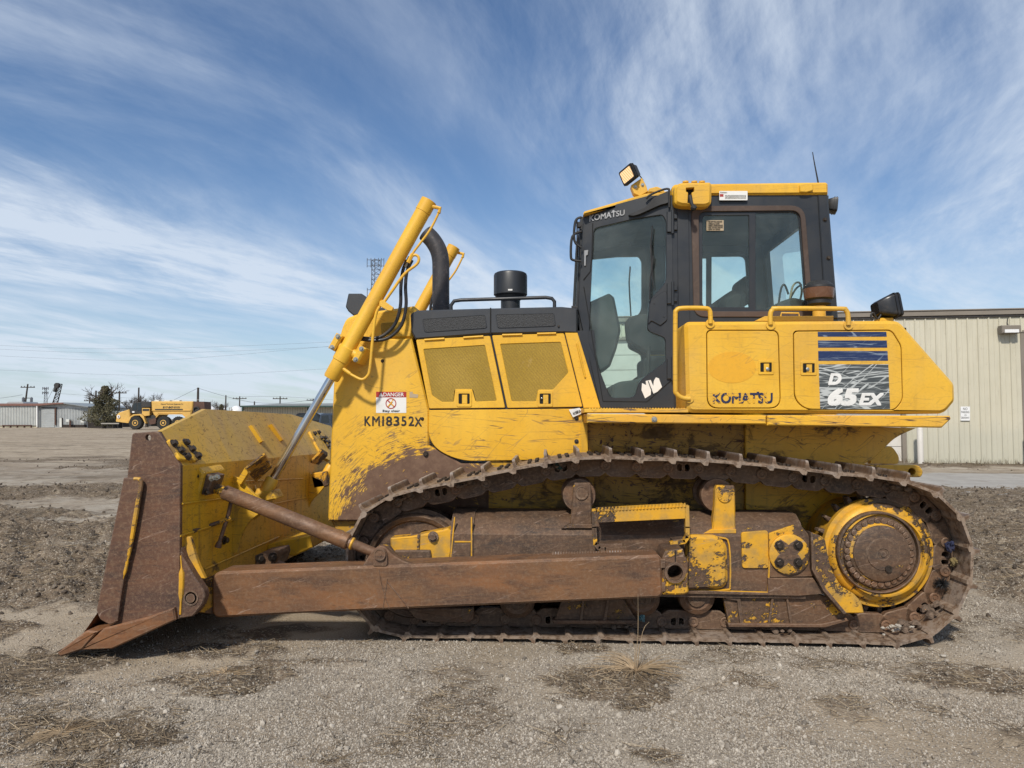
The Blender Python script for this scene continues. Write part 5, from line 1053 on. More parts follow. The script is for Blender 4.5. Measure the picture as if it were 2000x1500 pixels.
# brace mount at the near corner
bm = B(); b_plate(bm, Y(-1.50), rnd([(353, 915), (388, 912), (398, 924), (386, 972), (356, 980)], [0, 6, 4, 6, 0]), .30, (), .012); mk('brace_mount', bm, M['blade'], dz)
bm = B(); b_plate(bm, Y(-1.46), rnd([(397, 924), (417, 930), (411, 948), (403, 968), (384, 964)], 2), .16, (), .006); fl = mk('mount_flange', bm, M['some'], dz)
for x, y in ((413, 934), (423, 932), (402, 961)): b1 = B(); b_hex(b1, pt(x, y, -1.465), (.8, -.6, 0), .013, .030); mk('bolt', b1, M['zinc'] if x > 405 else M['bolt'], fl)
b1 = B(); b_hex(b1, pt(384, 930, -1.505), (0, -1, 0), .011, .01); mk('bolt', b1, M['bolt'], fl)
# T-handle and pipe stub
th_ = tube('turn_handle', [pt(452, 977, -1.25), pt(446, 1005, -1.27), pt(427, 1064, -1.30)], .013, M['steel'], dz, 10)
b1 = B(); b_lathe(b1, pt(427, 1064, -1.30), (pt(427, 1064, -1.3)-pt(452, 977, -1.25)), [(-.02, .016), (.012, .022), (.02, .02)], 12); mk('knob', b1, M['steel'], th_)
tube('turn_rod', [onb(378, 1037), pt(400, 1030, -1.35), pt(450, 1012, -1.27)], .013, M['some'], dz, 10)
# lower beam, second brace stub, lift-cylinder saddles
plate('lower_gusset', Y(EY+.06), rnd([(352, 1050), (371, 1048), (377, 1070), (386, 1100), (400, 1130), (352, 1130)], [0, 3, 10, 10, 0, 0]), .03, M['half'], dz)
bm = B(); b_plate(bm, Y(-.35), rnd([(520, 1064), (548, 1056), (604, 1046), (610, 1070), (575, 1086), (545, 1084), (528, 1098)], 3), .5, (), .01); mk('cross_beam', bm, M['blade'], dz)
bm = B(); b_plate(bm, Y(-.95), rnd([(497, 1085), (535, 1078), (538, 1090), (530, 1112), (498, 1112)], 3), .3, (), .008); cb = mk('brace_mount', bm, M['some'], dz)
for x, y in ((508, 1090), (532, 1088)): b1 = B(); b_hex(b1, pt(x, y, -.96), (.7, -.7, 0), .022, .03); mk('bolt', b1, M['bolt'], cb)
bm = B(); b_tube(bm, [pt(514, 1100, -.9), pt(548, 1112, -.88), pt(640, 1150, -.85)], .052, 18); mk('inner_brace', bm, M['some'], dz)
bm = B(); b_plate(bm, Y(-.80), rnd([(489, 965), (530, 958), (540, 975), (500, 985)], 4), .16, (), .01); mk('cylinder_saddle', bm, M['blade'], dz)
bm = B(); b_plate(bm, Y(.60), rnd([(606, 925), (636, 920), (640, 950), (612, 955)], 4), .2, (), .01); mk('cylinder_saddle', bm, M['some'], dz)
b1 = B(); b_hex(b1, onb(438, 1055), (1, 0, 0), .02, .03); mk('plug', b1, M['bolt'], dz)
# machinery behind the guard between the tracks
bm = B(); b_plate(bm, Y(-.5), [(645, 1015), (760, 1015), (760, 1075), (675, 1075)], 1.0, (), .01); mk('front_crossmember', bm, M['hulldark'], dz)
bm = B(); b_plate(bm, Y(-1.22), [(672, 1040), (690, 1040), (690, 1100), (672, 1100)], .0); bm.free()
# ------------------------------------------------------------ ground
def fbm(x, y, s, o=4, z=0.): return mn.fractal(Vector((x*s, y*s, z)), 1.0, 2.0, o)
def sstep(a, b, x): t = max(0., min(1., (x-a)/(b-a))); return t*t*(3-2*t)
def gxy(px, py):
    d = cam_dir(px, py); t = -EYE/d.z; return CAM.x+d.x*t, CAM.y+d.y*t
blobs = []
for px, py, rx, ry, k in ((120, 1440, 190, 42, 1.), (60, 1300, 150, 22, 1.), (0, 1350, 120, 26, .9), (450, 1330, 110, 26, .95), (300, 1395, 60, 18, .5), (440, 1275, 120, 16, .7), (560, 1235, 130, 16, .8), (1170, 1345, 110, 34, 1.1), (1280, 1322, 60, 18, 1.), (1130, 1265, 60, 14, .8),
    (1470, 1335, 46, 14, .8), (1400, 1345, 30, 10, .5), (620, 1295, 110, 7, .6), (820, 1320, 50, 10, .4), (950, 1355, 26, 12, .5), (1300, 1480, 60, 16, .7), (1690, 1300, 130, 16, .5), (1900, 1330, 120, 26, .8), (1800, 1380, 60, 20, .5), (1990, 1450, 40, 20, .7), (1450, 1280, 60, 8, .7), (640, 1490, 60, 10, .5), (0, 1240, 60, 20, 1), (160, 1500, 120, 14, .9)):
    x, y = gxy(px, py); D = y-CAM.y; x2, _ = gxy(px+rx, py); _, y1 = gxy(px, py+ry); _, y2 = gxy(px, py-ry); blobs.append((x, y, abs(x2-x), abs(y2-y1)/2, k))
def zones(x, y):
    D = (y-CAM.y)-.049*x; n1 = fbm(x, y, .9, 4); n2 = fbm(x, y*1.6, .35, 3, 5.); n3 = fbm(x, y, 3.1, 3, 2.)
    left = sstep(-1.9, -3.0, x+.5*n2)*sstep(5.0, 6.3, D+.6*n1); right = sstep(3.4, 4.2, x+.35*n1+.12*(y+1))*sstep(-3.6, -2.0, y+.6*n2); back = sstep(.8, 2.5, y)
    mud = max(left, right, back); mud *= sstep(30, 22, D+4*n2)
    pat = sstep(.02, .30, fbm(x*.5, y, .22, 4, 9.)+.15*n1)                          # pale gravel showing through
    if D > 8: mud *= (1-.9*pat)
    for bx, by, rx, ry, k in blobs:
        k *= .92
        q = ((x-bx)/rx)**2+((y-by)/ry)**2
        if q < 3: mud = max(mud, k*sstep(1.5, .35, q+1.5*n3+.5*n1+.5*fbm(x, y, 8., 2)))
    if x > 8 and 8 < D < 30: mud *= 1-.9*sstep(.1, -.15, abs(D-18.5)/6-.5+n2*.5)
    mud = max(mud, .45*sstep(.34, .62, n1+.5*n3)) if D < 9 else mud
    far = 0
    tan = max(sstep(21, 27, D+3*n2), sstep(-.08, .28, fbm(x, y, .42, 3, 14.)+.12*n3)*sstep(1.2, 0, mud) if D < 7 else 0)
    return min(1, mud), tan, D, n1, n3
def height(x, y, Z=None):
    mud, tan, D, n1, n3 = Z or zones(x, y)
    h = .010*n1+.006*n3
    if D < 40:
        f = 1-mn.turbulence(Vector((x*4.2, y*4.2, 0)), 4, False)
        h += mud*((.050 if D < 5.4 else .095)*(f-.55)+(.018 if D < 5.4 else .03)*mn.noise(Vector((x*13, y*13, 1)))+.008*mn.noise(Vector((x*38, y*38, 1))))
        if x > 3.2 or D > 6.5: h += mud*.03*math.sin((x*.9+y*.5+.3*n1)*31)*sstep(.1, -.3, fbm(x, y, .6, 2, 3.))
        if D < 8: h += (1-mud)*.003*mn.noise(Vector((x*45, y*45, 1)))
    if -2.1 < x < 2.6 and -1.35 < y < -.5: h = min(h, .0)*.5
    if 20 < D: h *= sstep(60, 25, D)
    return h
def axis_lines(a, b, st, lo, hi, g=1.11):
    m = []; x = a
    while x < b: m.append(x); x += st
    s = st; x = b; up = []
    while x < hi: up.append(x); s *= g; x += s
    s = st; x = a; dn = []
    while x > lo: s *= g; x -= s; dn.append(x)
    return dn[::-1]+m+up
import numpy as np
gx = axis_lines(-8.5, 6.2, .034, -1800, 1800, 1.06); gy = axis_lines(-4.3, 4.6, .034, -60, 2600, 1.035)
nx, ny = len(gx), len(gy); print('ground', nx, ny)
co = np.empty((nx*ny, 3)); mu = np.zeros(nx*ny, dtype=np.float32); ta = np.zeros(nx*ny, dtype=np.float32); i = 0
for y in gy:
    for x in gx:
        if abs(x) < 90 and y < 120: Z = zones(x, y); h = height(x, y, Z); mu[i] = Z[0]; ta[i] = Z[1]
        else: h = 0.; mu[i] = 0; ta[i] = 1
        co[i] = (x, y, h); i += 1
me = bpy.data.meshes.new('ground'); me.vertices.add(nx*ny); me.vertices.foreach_set('co', co.ravel())
ii = (np.arange(ny-1)[:, None]*nx+np.arange(nx-1)[None, :]).ravel(); fc = np.stack([ii, ii+1, ii+1+nx, ii+nx], 1).astype(np.int32)
nf_ = len(fc); me.loops.add(nf_*4); me.polygons.add(nf_); me.loops.foreach_set('vertex_index', fc.ravel()); me.polygons.foreach_set('loop_start', np.arange(nf_, dtype=np.int32)*4)
me.polygons.foreach_set('use_smooth', [True]*nf_); me.update(calc_edges=True)
for nm_, ar in (('mud', mu), ('tan', ta)): at_ = me.attributes.new(nm_, 'FLOAT', 'POINT'); at_.data.foreach_set('value', ar)
s = Mt('ground_mix')
def attr(n): a = s.n('ShaderNodeAttribute'); a.attribute_name = n; return a.outputs['Fac']
mud_, tan_ = attr('mud'), attr('tan')
gs = s.n('ShaderNodeSeparateXYZ'); s.l(s.obj, gs.inputs[0]); far_ = s.map(gs.outputs[1], 1.0, 4.0)
v = s.vor(85, out='Color'); vd = s.vor(85); sv = s.n('ShaderNodeSeparateXYZ'); s.l(v, sv.inputs[0])
v2 = s.vor(230, out='Color'); sv2 = s.n('ShaderNodeSeparateXYZ'); s.l(v2, sv2.inputs[0])
gc = s.mix(sv.outputs[0], (.20, .172, .14, 1), (.40, .355, .30, 1)); gc = s.mix(s.map(vd, .28, .6, 0, .8), gc, (.14, .118, .093, 1)); gc = s.mix(.5, gc, s.mix(sv2.outputs[0], (.15, .128, .104, 1), (.46, .415, .355, 1)))
gc = s.mix(s.map(s.noise(1.1, 6, .65), .40, .60, 0, .8), gc, (.25, .202, .152, 1)); gc = s.mix(s.map(s.noise(.45, 7, .68, .8, vec=s.mp((0, 0, 0), (1, 1, 1), (1, 5, 2))), .46, .60, 0, .55), gc, (.185, .15, .115, 1)); gc = s.mix(s.map(s.noise(.35, 4, .6), .4, .7, 0, .35), gc, (.50, .46, .40, 1))
tn = s.mix(s.map(s.noise(.9, 8, .7), .35, .65), (.27, .218, .16, 1), (.38, .32, .25, 1)); tn = s.mix(s.map(sv2.outputs[1], .7, 1., 0, .6), tn, (.40, .37, .31, 1)); tn = s.mix(s.map(s.noise(40, 4, .7), .5, .8, 0, .4), tn, (.17, .13, .09, 1))
tn = s.mix(s.map(s.noise(.25, 6, .65, .6, vec=s.mp((0, 0, .1), (.16, 1.2, 1))), .50, .68, 0, .5), tn, (.20, .155, .11, 1))
md = s.mix(s.map(s.noise(3.5, 7, .7), .35, .65), (.065, .049, .036, 1), (.15, .115, .085, 1)); md = s.mix(s.map(s.noise(55, 5, .75), .55, .72, 0, .6), md, (.26, .22, .17, 1)); md = s.mix(s.map(sv.outputs[1], .80, .92, 0, .8), md, (.34, .30, .25, 1))
st1 = s.map(s.math('ABSOLUTE', s.math('SUBTRACT', s.noise(28, 2, .5, 1.2, vec=s.mp((0, 0, .6), (.5, 2, 1))), .5)), .02, .006); md = s.mix(s.math('MULTIPLY', st1, .5), md, (.30, .24, .16, 1))
col = s.mix(s.math('MULTIPLY', tan_, .85), gc, tn)
mf = s.map(s.math('ADD', mud_, s.math('MULTIPLY', s.math('SUBTRACT', s.noise(9, 6, .7), .5), .9)), .22, .62); col = s.mix(s.math('MULTIPLY', mf, .92), col, md)
col = s.mix(s.map(s.noise(.6, 8, .7, 1., vec=s.mp((0, 0, 0), (1, 1, 1), (3, 8, 2))), .55, .75, 0, .35), col, (.17, .135, .10, 1))
gr1 = s.map(s.noise(2.2, 12, .78, .4), .50, .60); col = s.mix(s.math('MULTIPLY', s.math('MULTIPLY', gr1, far_), .62), col, (.115, .088, .062, 1))
gr2 = s.map(s.noise(3.1, 12, .8, .4, vec=s.mp((0, 0, 0), (1, 1, 1), (7, 3, 1))), .56, .66); col = s.mix(s.math('MULTIPLY', s.math('MULTIPLY', gr2, far_), .6), col, (.42, .37, .29, 1))
rut = s.map(s.math('ABSOLUTE', s.math('SUBTRACT', s.noise(.35, 3, .5, .5, vec=s.mp((0, 0, .15), (.22, 1, 1))), .5)), .035, .01); col = s.mix(s.math('MULTIPLY', s.math('MULTIPLY', rut, far_), s.map(s.noise(1.2, 6, .7), .4, .6, .1, .7)), col, (.10, .078, .055, 1))
col = s.mix(1., col, (1.17, 1.15, 1.10, 1), 'MULTIPLY')
bmp = s.math('ADD', s.math('MULTIPLY', vd, -.8), s.math('ADD', s.math('MULTIPLY', s.noise(300, 3), .5), s.math('MULTIPLY', s.noise(60, 5, .7), .8)))
me.materials.append(s.fin(col, .95, 0, bmp, .8, .010)); s.bs.inputs['Specular IOR Level'].default_value = .15
og = bpy.data.objects.new('ground', me); COL.objects.link(og); og['kind'] = 'structure'

# scattered gravel, straw and clods as instances on points
def scatter(name, pts, scl, mat, kind_, label, cat, mats=None):
    me = bpy.data.meshes.new(name); n = len(pts); me.vertices.add(n); me.vertices.foreach_set('co', np.array(pts, dtype=np.float32).ravel())
    a_ = me.attributes.new('scl', 'FLOAT', 'POINT'); a_.data.foreach_set('value', np.array(scl, dtype=np.float32))
    o = bpy.data.objects.new(name, me); COL.objects.link(o); me.materials.append(mat)
    ng = bpy.data.node_groups.new(name, 'GeometryNodeTree'); ng.interface.new_socket('Geometry', in_out='INPUT', socket_type='NodeSocketGeometry'); ng.interface.new_socket('Geometry', in_out='OUTPUT', socket_type='NodeSocketGeometry')
    N = ng.nodes.new; L = ng.links.new; gi, go = N('NodeGroupInput'), N('NodeGroupOutput'); iop = N('GeometryNodeInstanceOnPoints'); sm_ = N('GeometryNodeSetMaterial'); sm_.inputs['Material'].default_value = mat
    rv = N('FunctionNodeRandomValue'); rv.data_type = 'FLOAT_VECTOR'
    if kind_ == 'stone':
        pr = N('GeometryNodeMeshIcoSphere'); pr.inputs['Subdivisions'].default_value = 1; pr.inputs['Radius'].default_value = 1; rv.inputs[0].default_value = (0, 0, 0); rv.inputs[1].default_value = (6.28, 6.28, 6.28)
        tf_ = N('GeometryNodeTransform'); tf_.inputs['Scale'].default_value = (1, .78, .62); L(pr.outputs[0], tf_.inputs[0]); src = tf_.outputs[0]
    else:
        pr = N('GeometryNodeMeshCone'); pr.inputs['Vertices'].default_value = 3; pr.inputs['Radius Bottom'].default_value = .022; pr.inputs['Radius Top'].default_value = .012; pr.inputs['Depth'].default_value = 1
        rv.inputs[0].default_value = (1.25, -.3, 0) if kind_ == 'straw' else (-.5, -.5, 0); rv.inputs[1].default_value = (1.75, .3, 6.28) if kind_ == 'straw' else (.5, .5, 6.28); src = pr.outputs[0]
    at_ = N('GeometryNodeInputNamedAttribute'); at_.data_type = 'FLOAT'; at_.inputs['Name'].default_value = 'scl'
    L(gi.outputs[0], iop.inputs['Points']); L(src, sm_.inputs[0]); L(sm_.outputs[0], iop.inputs['Instance']); L(rv.outputs[0], iop.inputs['Rotation']); L(at_.outputs[0], iop.inputs['Scale']); L(iop.outputs[0], go.inputs[0])
    md_ = o.modifiers.new('scatter', 'NODES'); md_.node_group = ng; o['kind'] = 'stuff'; o['label'] = label; o['category'] = cat; return o
def instmat(name, cols, rough=.9):
    s = Mt(name); oi = s.n('ShaderNodeObjectInfo'); r = s.n('ShaderNodeValToRGB'); s.l(oi.outputs['Random'], r.inputs[0]); el = r.color_ramp.elements
    while len(el) < len(cols): el.new(.5)
    for i, c in enumerate(cols): el[i].position = i/(len(cols)-1); el[i].color = c
    return s.fin(r.outputs[0], rough)
rs = random.Random(3); P_, S_ = [], []
n_ = 0
while len(P_) < 250000:
    D = 2.55+6.0*rs.random()**1.7; px = rs.uniform(-450, 2450); x, y = (lambda g: (g.x, g.y))(ground(px, D))
    if -2.0 < x < 2.5 and -1.22 < y < 1.3: continue
    Z = zones(x, y); k = 1-.75*Z[0]-.85*Z[1]*(D < 7)
    if fbm(x, y, 1.7, 3, 21.) < -.25+.5*rs.random()-.3: k *= .4
    if rs.random() > k: continue
    r = rs.choice((.0022, .0028, .0034, .0042, .0055)) * (1+D*.05); r *= rs.uniform(1.6, 3.2) if rs.random() < .012 else 1
    P_.append((x, y, height(x, y, Z)+r*.25)); S_.append(r)
scatter('gravel', P_, S_, instmat('gravel_stones', ((.13, .11, .088, 1), (.22, .19, .155, 1), (.30, .265, .22, 1), (.38, .335, .275, 1), (.48, .43, .36, 1))), 'stone', 'pale crushed gravel scattered over the yard', 'gravel')
P_, S_ = [], []
while len(P_) < 56000:
    D = 2.6+14*rs.random()**1.6; px = rs.uniform(-450, 2450); x, y = (lambda g: (g.x, g.y))(ground(px, D))
    if -2.0 < x < 2.5 and -1.22 < y < 1.3: continue
    Z = zones(x, y)
    if rs.random() > Z[0]**1.5*(1 if D < 5 else .5)+.015: continue
    P_.append((x, y, height(x, y, Z)+rs.random()*.012)); S_.append(rs.uniform(.03, .10)*(1 if D < 6 else 1.5))
scatter('straw', P_, S_, instmat('dry_straw', ((.07, .05, .032, 1), (.15, .11, .07, 1), (.25, .19, .12, 1), (.38, .30, .20, 1))), 'straw', 'dead straw and chopped dry grass pressed into the mud', 'straw')
P_, S_ = [], []
while len(P_) < 20000:
    D = 5.2+20*rs.random()**1.3; px = rs.uniform(-450, 2450); x, y = (lambda g: (g.x, g.y))(ground(px, D))
    if -2.2 < x < 2.7 and -1.3 < y < 1.3: continue
    Z = zones(x, y)
    if rs.random() > Z[0]**2: continue
    r = rs.uniform(.006, .026)*(1+.02*D); P_.append((x, y, height(x, y, Z)+r*.1)); S_.append(r)
scatter('mud_clods', P_, S_, instmat('mud_clod', ((.05, .038, .028, 1), (.10, .076, .055, 1), (.16, .13, .10, 1), (.09, .07, .05, 1))), 'stone', 'dark clods of churned mud behind the machine', 'mud')
# stones lying on the track and by it
sm1 = plain('pale_stone', (.42, .38, .32, 1), .9, 0, .3, .3)
def rock(p, r, name='stone', **k):
    bm = B(); bmesh.ops.create_icosphere(bm, subdivisions=2, radius=1)
    q = Vector((rs.random()*9, rs.random()*9, rs.random()*9))
    for v_ in bm.verts: v_.co = v_.co*(.75+.5*mn.noise(v_.co*1.3+q)); v_.co = Vector((v_.co.x*r*1.3, v_.co.y*r, v_.co.z*r*.8))
    for v_ in bm.verts: v_.co += Vector(p)
    return mk(name, bm, sm1, None, loc=Vector((p[0], p[1], max(0, p[2]-r*.6))), **k)
for i in range(14):
    px, py = rs.uniform(1722, 1785), rs.uniform(1222, 1240); o = rock(pt(px, py, TO+.06+rs.random()*.1)+Vector((0, 0, .0)), rs.uniform(.007, .020)); tag(o, 'pale chip of stone lying on the bottom track shoes below the sprocket', 'stone', 'stones lying on the track')
for (px, py), lb in zip(((1818, 1270), (1842, 1284), (1512, 1311), (1755, 1281)), ('pale flat stone just behind the rear end of the track', 'pale stone lying farthest back behind the track', 'small white pebble on the gravel in front of the track', 'small grey stone beside the last track shoe')):
    x, y = gxy(px, py); o = rock((x, y, height(x, y)+.008), .018 if px > 1800 else .012); tag(o, lb, 'stone')
def rag(name, pts, y, m, label, cat, r=.03):
    bm = B(); bmesh.ops.create_icosphere(bm, subdivisions=3, radius=1); c_ = pt(*pts, y); q = Vector((rs.random()*9, rs.random()*9, 0))
    for v_ in bm.verts: k = 1+.9*mn.noise(v_.co*2.1+q)+.4*mn.noise(v_.co*6+q); v_.co = c_+Vector((v_.co.x*r, v_.co.y*r*1.2, v_.co.z*r*1.4))*k
    return tag(mk(name, bm, m, None, loc=c_), label, cat)
rag('rag', (1856, 1068), TO+.14, plain('navy_cloth', (.02, .026, .07, 1), .9, 0, .3, .3), 'crumpled dark blue rag wedged in the track behind the sprocket', 'rag', .022)
rag('rag', (1862, 1098), TO+.15, plain('olive_cloth', (.20, .15, .06, 1), .9, 0, .3, .4), 'small tan scrap caught just under the blue rag', 'rag', .018)
rag('rag', (1093, 907), TO+.16, plain('teal_cloth', (.02, .07, .07, 1), .9, 0, .3, .4), 'dark teal scrap stuck in the top run of the track', 'rag', .022); rag('rag', (1253, 1205), TO+.16, plain('pale_blue_plastic', (.12, .25, .28, 1), .6, 0, .3, .4), 'pale blue plastic scrap caught between the bottom rollers', 'rag', .018)
bm = B(); c_ = pt(1840, 1140, TO+.15)
for i in range(260):
    dv = Vector((rs.gauss(0, 1), rs.gauss(0, .6), rs.gauss(0, .7))).normalized()*rs.uniform(.02, .055); b_tube(bm, [c_, c_+dv], [.003, .001], 3, caps=False)
tag(mk('brush_clump', bm, M['rub'], None, loc=c_), 'black bristly clump jammed in the track links at the rear', 'brush')
# dry grass clump and small weeds
straw_m = plain('dead_grass', (.36, .26, .155, 1), .8, 0, .35, .2)
def clump(px, py, n, L, label, cat='dry grass', name='dry_grass_clump', up=.35, seed=1):
    r_ = random.Random(seed); x, y = gxy(px, py); z = height(x, y); bm = B()
    for i in range(n):
        a_ = r_.uniform(0, 6.28); l = L*r_.uniform(.35, 1.); e0 = r_.uniform(.05, 1.)**1.5*up*2
        p = [Vector((x+math.cos(a_)*.02*r_.random(), y+math.sin(a_)*.02*r_.random(), z))]
        for k in range(1, 5):
            t = k/4; p.append(p[0]+Vector((math.cos(a_+.2*t)*l*t, math.sin(a_+.2*t)*l*t, l*(e0*t-(e0*.95)*t*t)+.012*t)))
        b_tube(bm, p, [.0022, .002, .0018, .0013, .0005], 3, caps=False)
    o = mk(name, bm, straw_m, None, loc=(x, y, 0)); return tag(o, label, cat)
clump(1242, 1318, 170, .32, 'large pale clump of dead grass spread flat on the gravel in front of the tracks', seed=4)
clump(440, 1325, 120, .13, 'dark patch of matted dead grass in front of the blade', seed=5, up=.2); clump(120, 1440, 150, .16, 'matted dead grass in the corner ahead of the blade', seed=6, up=.2); 
bm = B()
for ps in (((1240, 1315), (1246, 1240), (1246, 1160)), ((1243, 1312), (1255, 1235), (1268, 1215)), ((1238, 1313), (1240, 1262), (1226, 1250))):
    x, y = gxy(1242, 1318); b_tube(bm, [Y(y).P(*p) for p in ps], [.0025, .0016, .0008], 4, smooth=3)
tag(mk('grass_stalk', bm, straw_m, None, loc=(gxy(1242, 1318)[0], gxy(1242, 1318)[1], 0)), 'thin tall stalks rising from the dead grass before the tracks', 'grass stalk')

# ------------------------------------------------------------ warehouse on the right
BG = dict(
 wall=None, white=plain('door_white', (.60, .57, .52, 1), .6, 0, .06, .2, nsc=.8), fas=plain('bronze_trim', (.22, .19, .155, 1), .6, 0, .15, .3, nsc=1),
 dark=plain('dark_trim', (.035, .03, .028, 1), .6, 0, .2, .3), galv=plain('galvanised', (.44, .46, .46, 1), .5, .3, .15, .25, nsc=.7), pole=plain('weathered_pole', (.055, .045, .038, 1), .9, 0, .3, .2),
 roof=plain('brown_roof', (.20, .10, .08, 1), .7, 0, .2, .3), pale=plain('pale_wall', (.62, .63, .59, 1), .6, 0, .12, .25, nsc=.5), grn=plain('green_trim', (.025, .055, .045, 1), .5, 0, .1, .1),
 groof=plain('grey_roof', (.22, .25, .27, 1), .6, 0, .1, .1, nsc=.3), cream=plain('cream_wall', (.55, .50, .38, 1), .6, 0, .08, .15, nsc=.5), twh=plain('tank_white', (.75, .75, .74, 1), .5, 0, .08, .1),
 cat=plain('hauler_yellow', (.66, .40, .10, 1), .5, 0, .12, .2, nsc=1), catd=plain('hauler_dark', (.03, .03, .03, 1), .6, 0, .3, .4), tyre=plain('tyre', (.022, .022, .021, 1), .85, 0, .3, .5, (.10, .085, .07, 1)), cwin=plain('dark_window', (.02, .028, .035, 1), .12, 0, .1, 0),
 leafd=None, bark=plain('bark', (.10, .08, .065, 1), .9, 0, .3, .2), steelg=plain('tower_steel', (.16, .17, .19, 1), .5, .4, .1, 0), conc=plain('concrete', (.34, .32, .29, 1), .85, 0, .2, .5, nsc=1.5), sky=None, rustb=plain('rusty_brown', (.10, .05, .035, 1), .8, 0, .3, .3),
 suv=plain('slate_car_paint', (.045, .06, .085, 1), .25, .3, .1, .1), blkcar=plain('black_car_paint', (.012, .013, .016, 1), .2, .1, .1, .1), fence=plain('dark_fence', (.035, .028, .024, 1), .9, 0, .3, .2), cable=plain('cable_dark', (.16, .18, .21, 1), .6, 0, 0, 0))
s = Mt('wall_sheet'); sx = s.n('ShaderNodeSeparateXYZ'); ge = s.n('ShaderNodeNewGeometry'); s.l(ge.outputs['Position'], sx.inputs[0])
wp_ = ge.outputs['Position']
c = s.mix(s.map(s.noise(.5, 5, .6, vec=s.mp(vec=wp_)), .35, .7), (.54, .505, .395, 1), (.49, .46, .355, 1)); c = s.mix(s.map(s.noise(2.5, 6, .65, vec=s.mp((0, 0, 0), (2, 2, .25), vec=wp_)), .45, .75, 0, .35), c, (.36, .33, .245, 1))
low_ = s.map(s.math('ADD', sx.outputs[2], s.math('MULTIPLY', s.noise(1.5, 5, vec=s.mp(vec=wp_)), .8)), 1.9, 1.2); c = s.mix(s.math('MULTIPLY', low_, .45), c, (.42, .42, .35, 1)); c = s.mix(s.map(s.noise(6, 7, .7, vec=s.mp(vec=wp_)), .58, .8, 0, .4), c, (.25, .2, .14, 1))
BG['wall'] = s.fin(c, .55, 0, s.noise(2.2, 3, .5, vec=s.mp(vec=wp_)), .25, .02)
w0 = ground(1850, 22.8); wa = math.atan(-.10); wu = Vector((math.cos(wa), math.sin(wa), 0)); wnv = Vector((wu.y, -wu.x, 0)); WPl = Plane(w0, wnv, -wnv); WH = (WPl.P(1850, 609).z)
def ws(px): return (WPl.P(px, 800)-w0).dot(wu)
wh = thing('warehouse', w0+Vector((0, 0, 0)), 'beige ribbed metal warehouse with roll-up doors behind the bulldozer', 'warehouse')
RW = Matrix.Rotation(wa, 4, 'Z')
bm = B(); h = .305
pr = [(0, 0), (.018, -.034), (.046, -.034), (.064, 0), (.16, 0), (.17, -.008), (.18, 0), (h+.002, 0)]
def panel_me(z0, z1):
    bm = B(); r_ = [[bm.verts.new((x, y, z)) for x, y in pr] for z in (z0, z1)]
    for k in range(len(pr)-1): bm.faces.new((r_[0][k], r_[0][k+1], r_[1][k+1], r_[1][k]))
    n0 = [bm.verts.new((x, .06, z)) for x, z in ((h, z0), (0, z0), (0, z1), (h, z1))]; bm.faces.new(n0)
    for z in (1.0, 2.35, 3.6):
        if z0 < z < z1: b_lathe(bm, (.10, 0, z), (0, -1, 0), [(0, .012), (.006, .010)], 6)
    me = bpy.data.meshes.new('wall_panel'); bmesh.ops.recalc_face_normals(bm, faces=bm.faces[:]); bm.to_mesh(me); bm.free(); me.materials.append(BG['wall']); return me
DH = 4.10; full, over = panel_me(.04, WH-.05), panel_me(DH, WH-.05)
doors = [(ws(1989), ws(1989)+4.3), (ws(1772)-5.0, ws(1772)), (ws(1300)-4.2, ws(1300))]
doors = [(math.ceil(a/h)*h-.001, math.floor(b/h)*h) if i == 0 else (round(a/h)*h, round(b/h)*h) for i, (a, b) in enumerate(doors)]
sx0, sx1 = ws(1010), ws(1989)+7; k = math.floor(sx0/h)
def wput(name, me_or_bm, par, sloc, mat=None, y=0., z=0., **kw):
    o = bpy.data.objects.new(name, me_or_bm); COL.objects.link(o); o.parent = par; o.matrix_local = RW @ Matrix.Translation((sloc, y, z))
    for a_, b_ in kw.items(): o[a_] = b_
    return o
while k*h < sx1:
    s0 = k*h; ind = any(d0-.05 < s0+h/2 < d1+.05 for d0, d1 in doors); wput('wall_panel', over if ind else full, wh, s0); k += 1
def wbox(name, s0, s1, z0, z1, y0, y1, m, par=None, ch=.01):
    bm = B(); b_box(bm, s0, s1, y0, y1, z0, z1, ch); 
    for v_ in bm.verts: v_.co = RW @ v_.co
    bmesh.ops.recalc_face_normals(bm, faces=bm.faces[:]); me = bpy.data.meshes.new(name); bm.to_mesh(me); bm.free(); me.materials.append(m); o = bpy.data.objects.new(name, me); COL.objects.link(o); o.parent = par or wh; return o
wbox('fascia', sx0, sx1, WH-.13, WH+.02, -.10, .1, BG['fas']); wbox('gutter', sx0, sx1, WH-.20, WH-.125, -.06, .1, BG['dark']); wbox('roof_edge', sx0-.1, sx1, WH+.02, WH+.06, -.13, .2, BG['fas'])
wbox('side_wall', sx0, sx0+.1, 0, WH, .07, 14, BG['wall'], ch=0); wbox('back_mass', sx0+.1, sx1, .0, WH-.1, .35, 14, BG['dark'], ch=0)
bm = B(); vs = [bm.verts.new(RW @ Vector(p)) for p in ((sx0, .1, WH+.04), (sx1, .1, WH+.04), (sx1, 7, WH+.7), (sx0, 7, WH+.7), (sx0, 14, WH+.04), (sx1, 14, WH+.04))]; bm.faces.new((vs[0], vs[1], vs[2], vs[3])); bm.faces.new((vs[3], vs[2], vs[5], vs[4]))
me_ = bpy.data.meshes.new('roof'); bm.to_mesh(me_); bm.free(); me_.materials.append(BG['fas']); o = bpy.data.objects.new('roof', me_); COL.objects.link(o); o.parent = wh
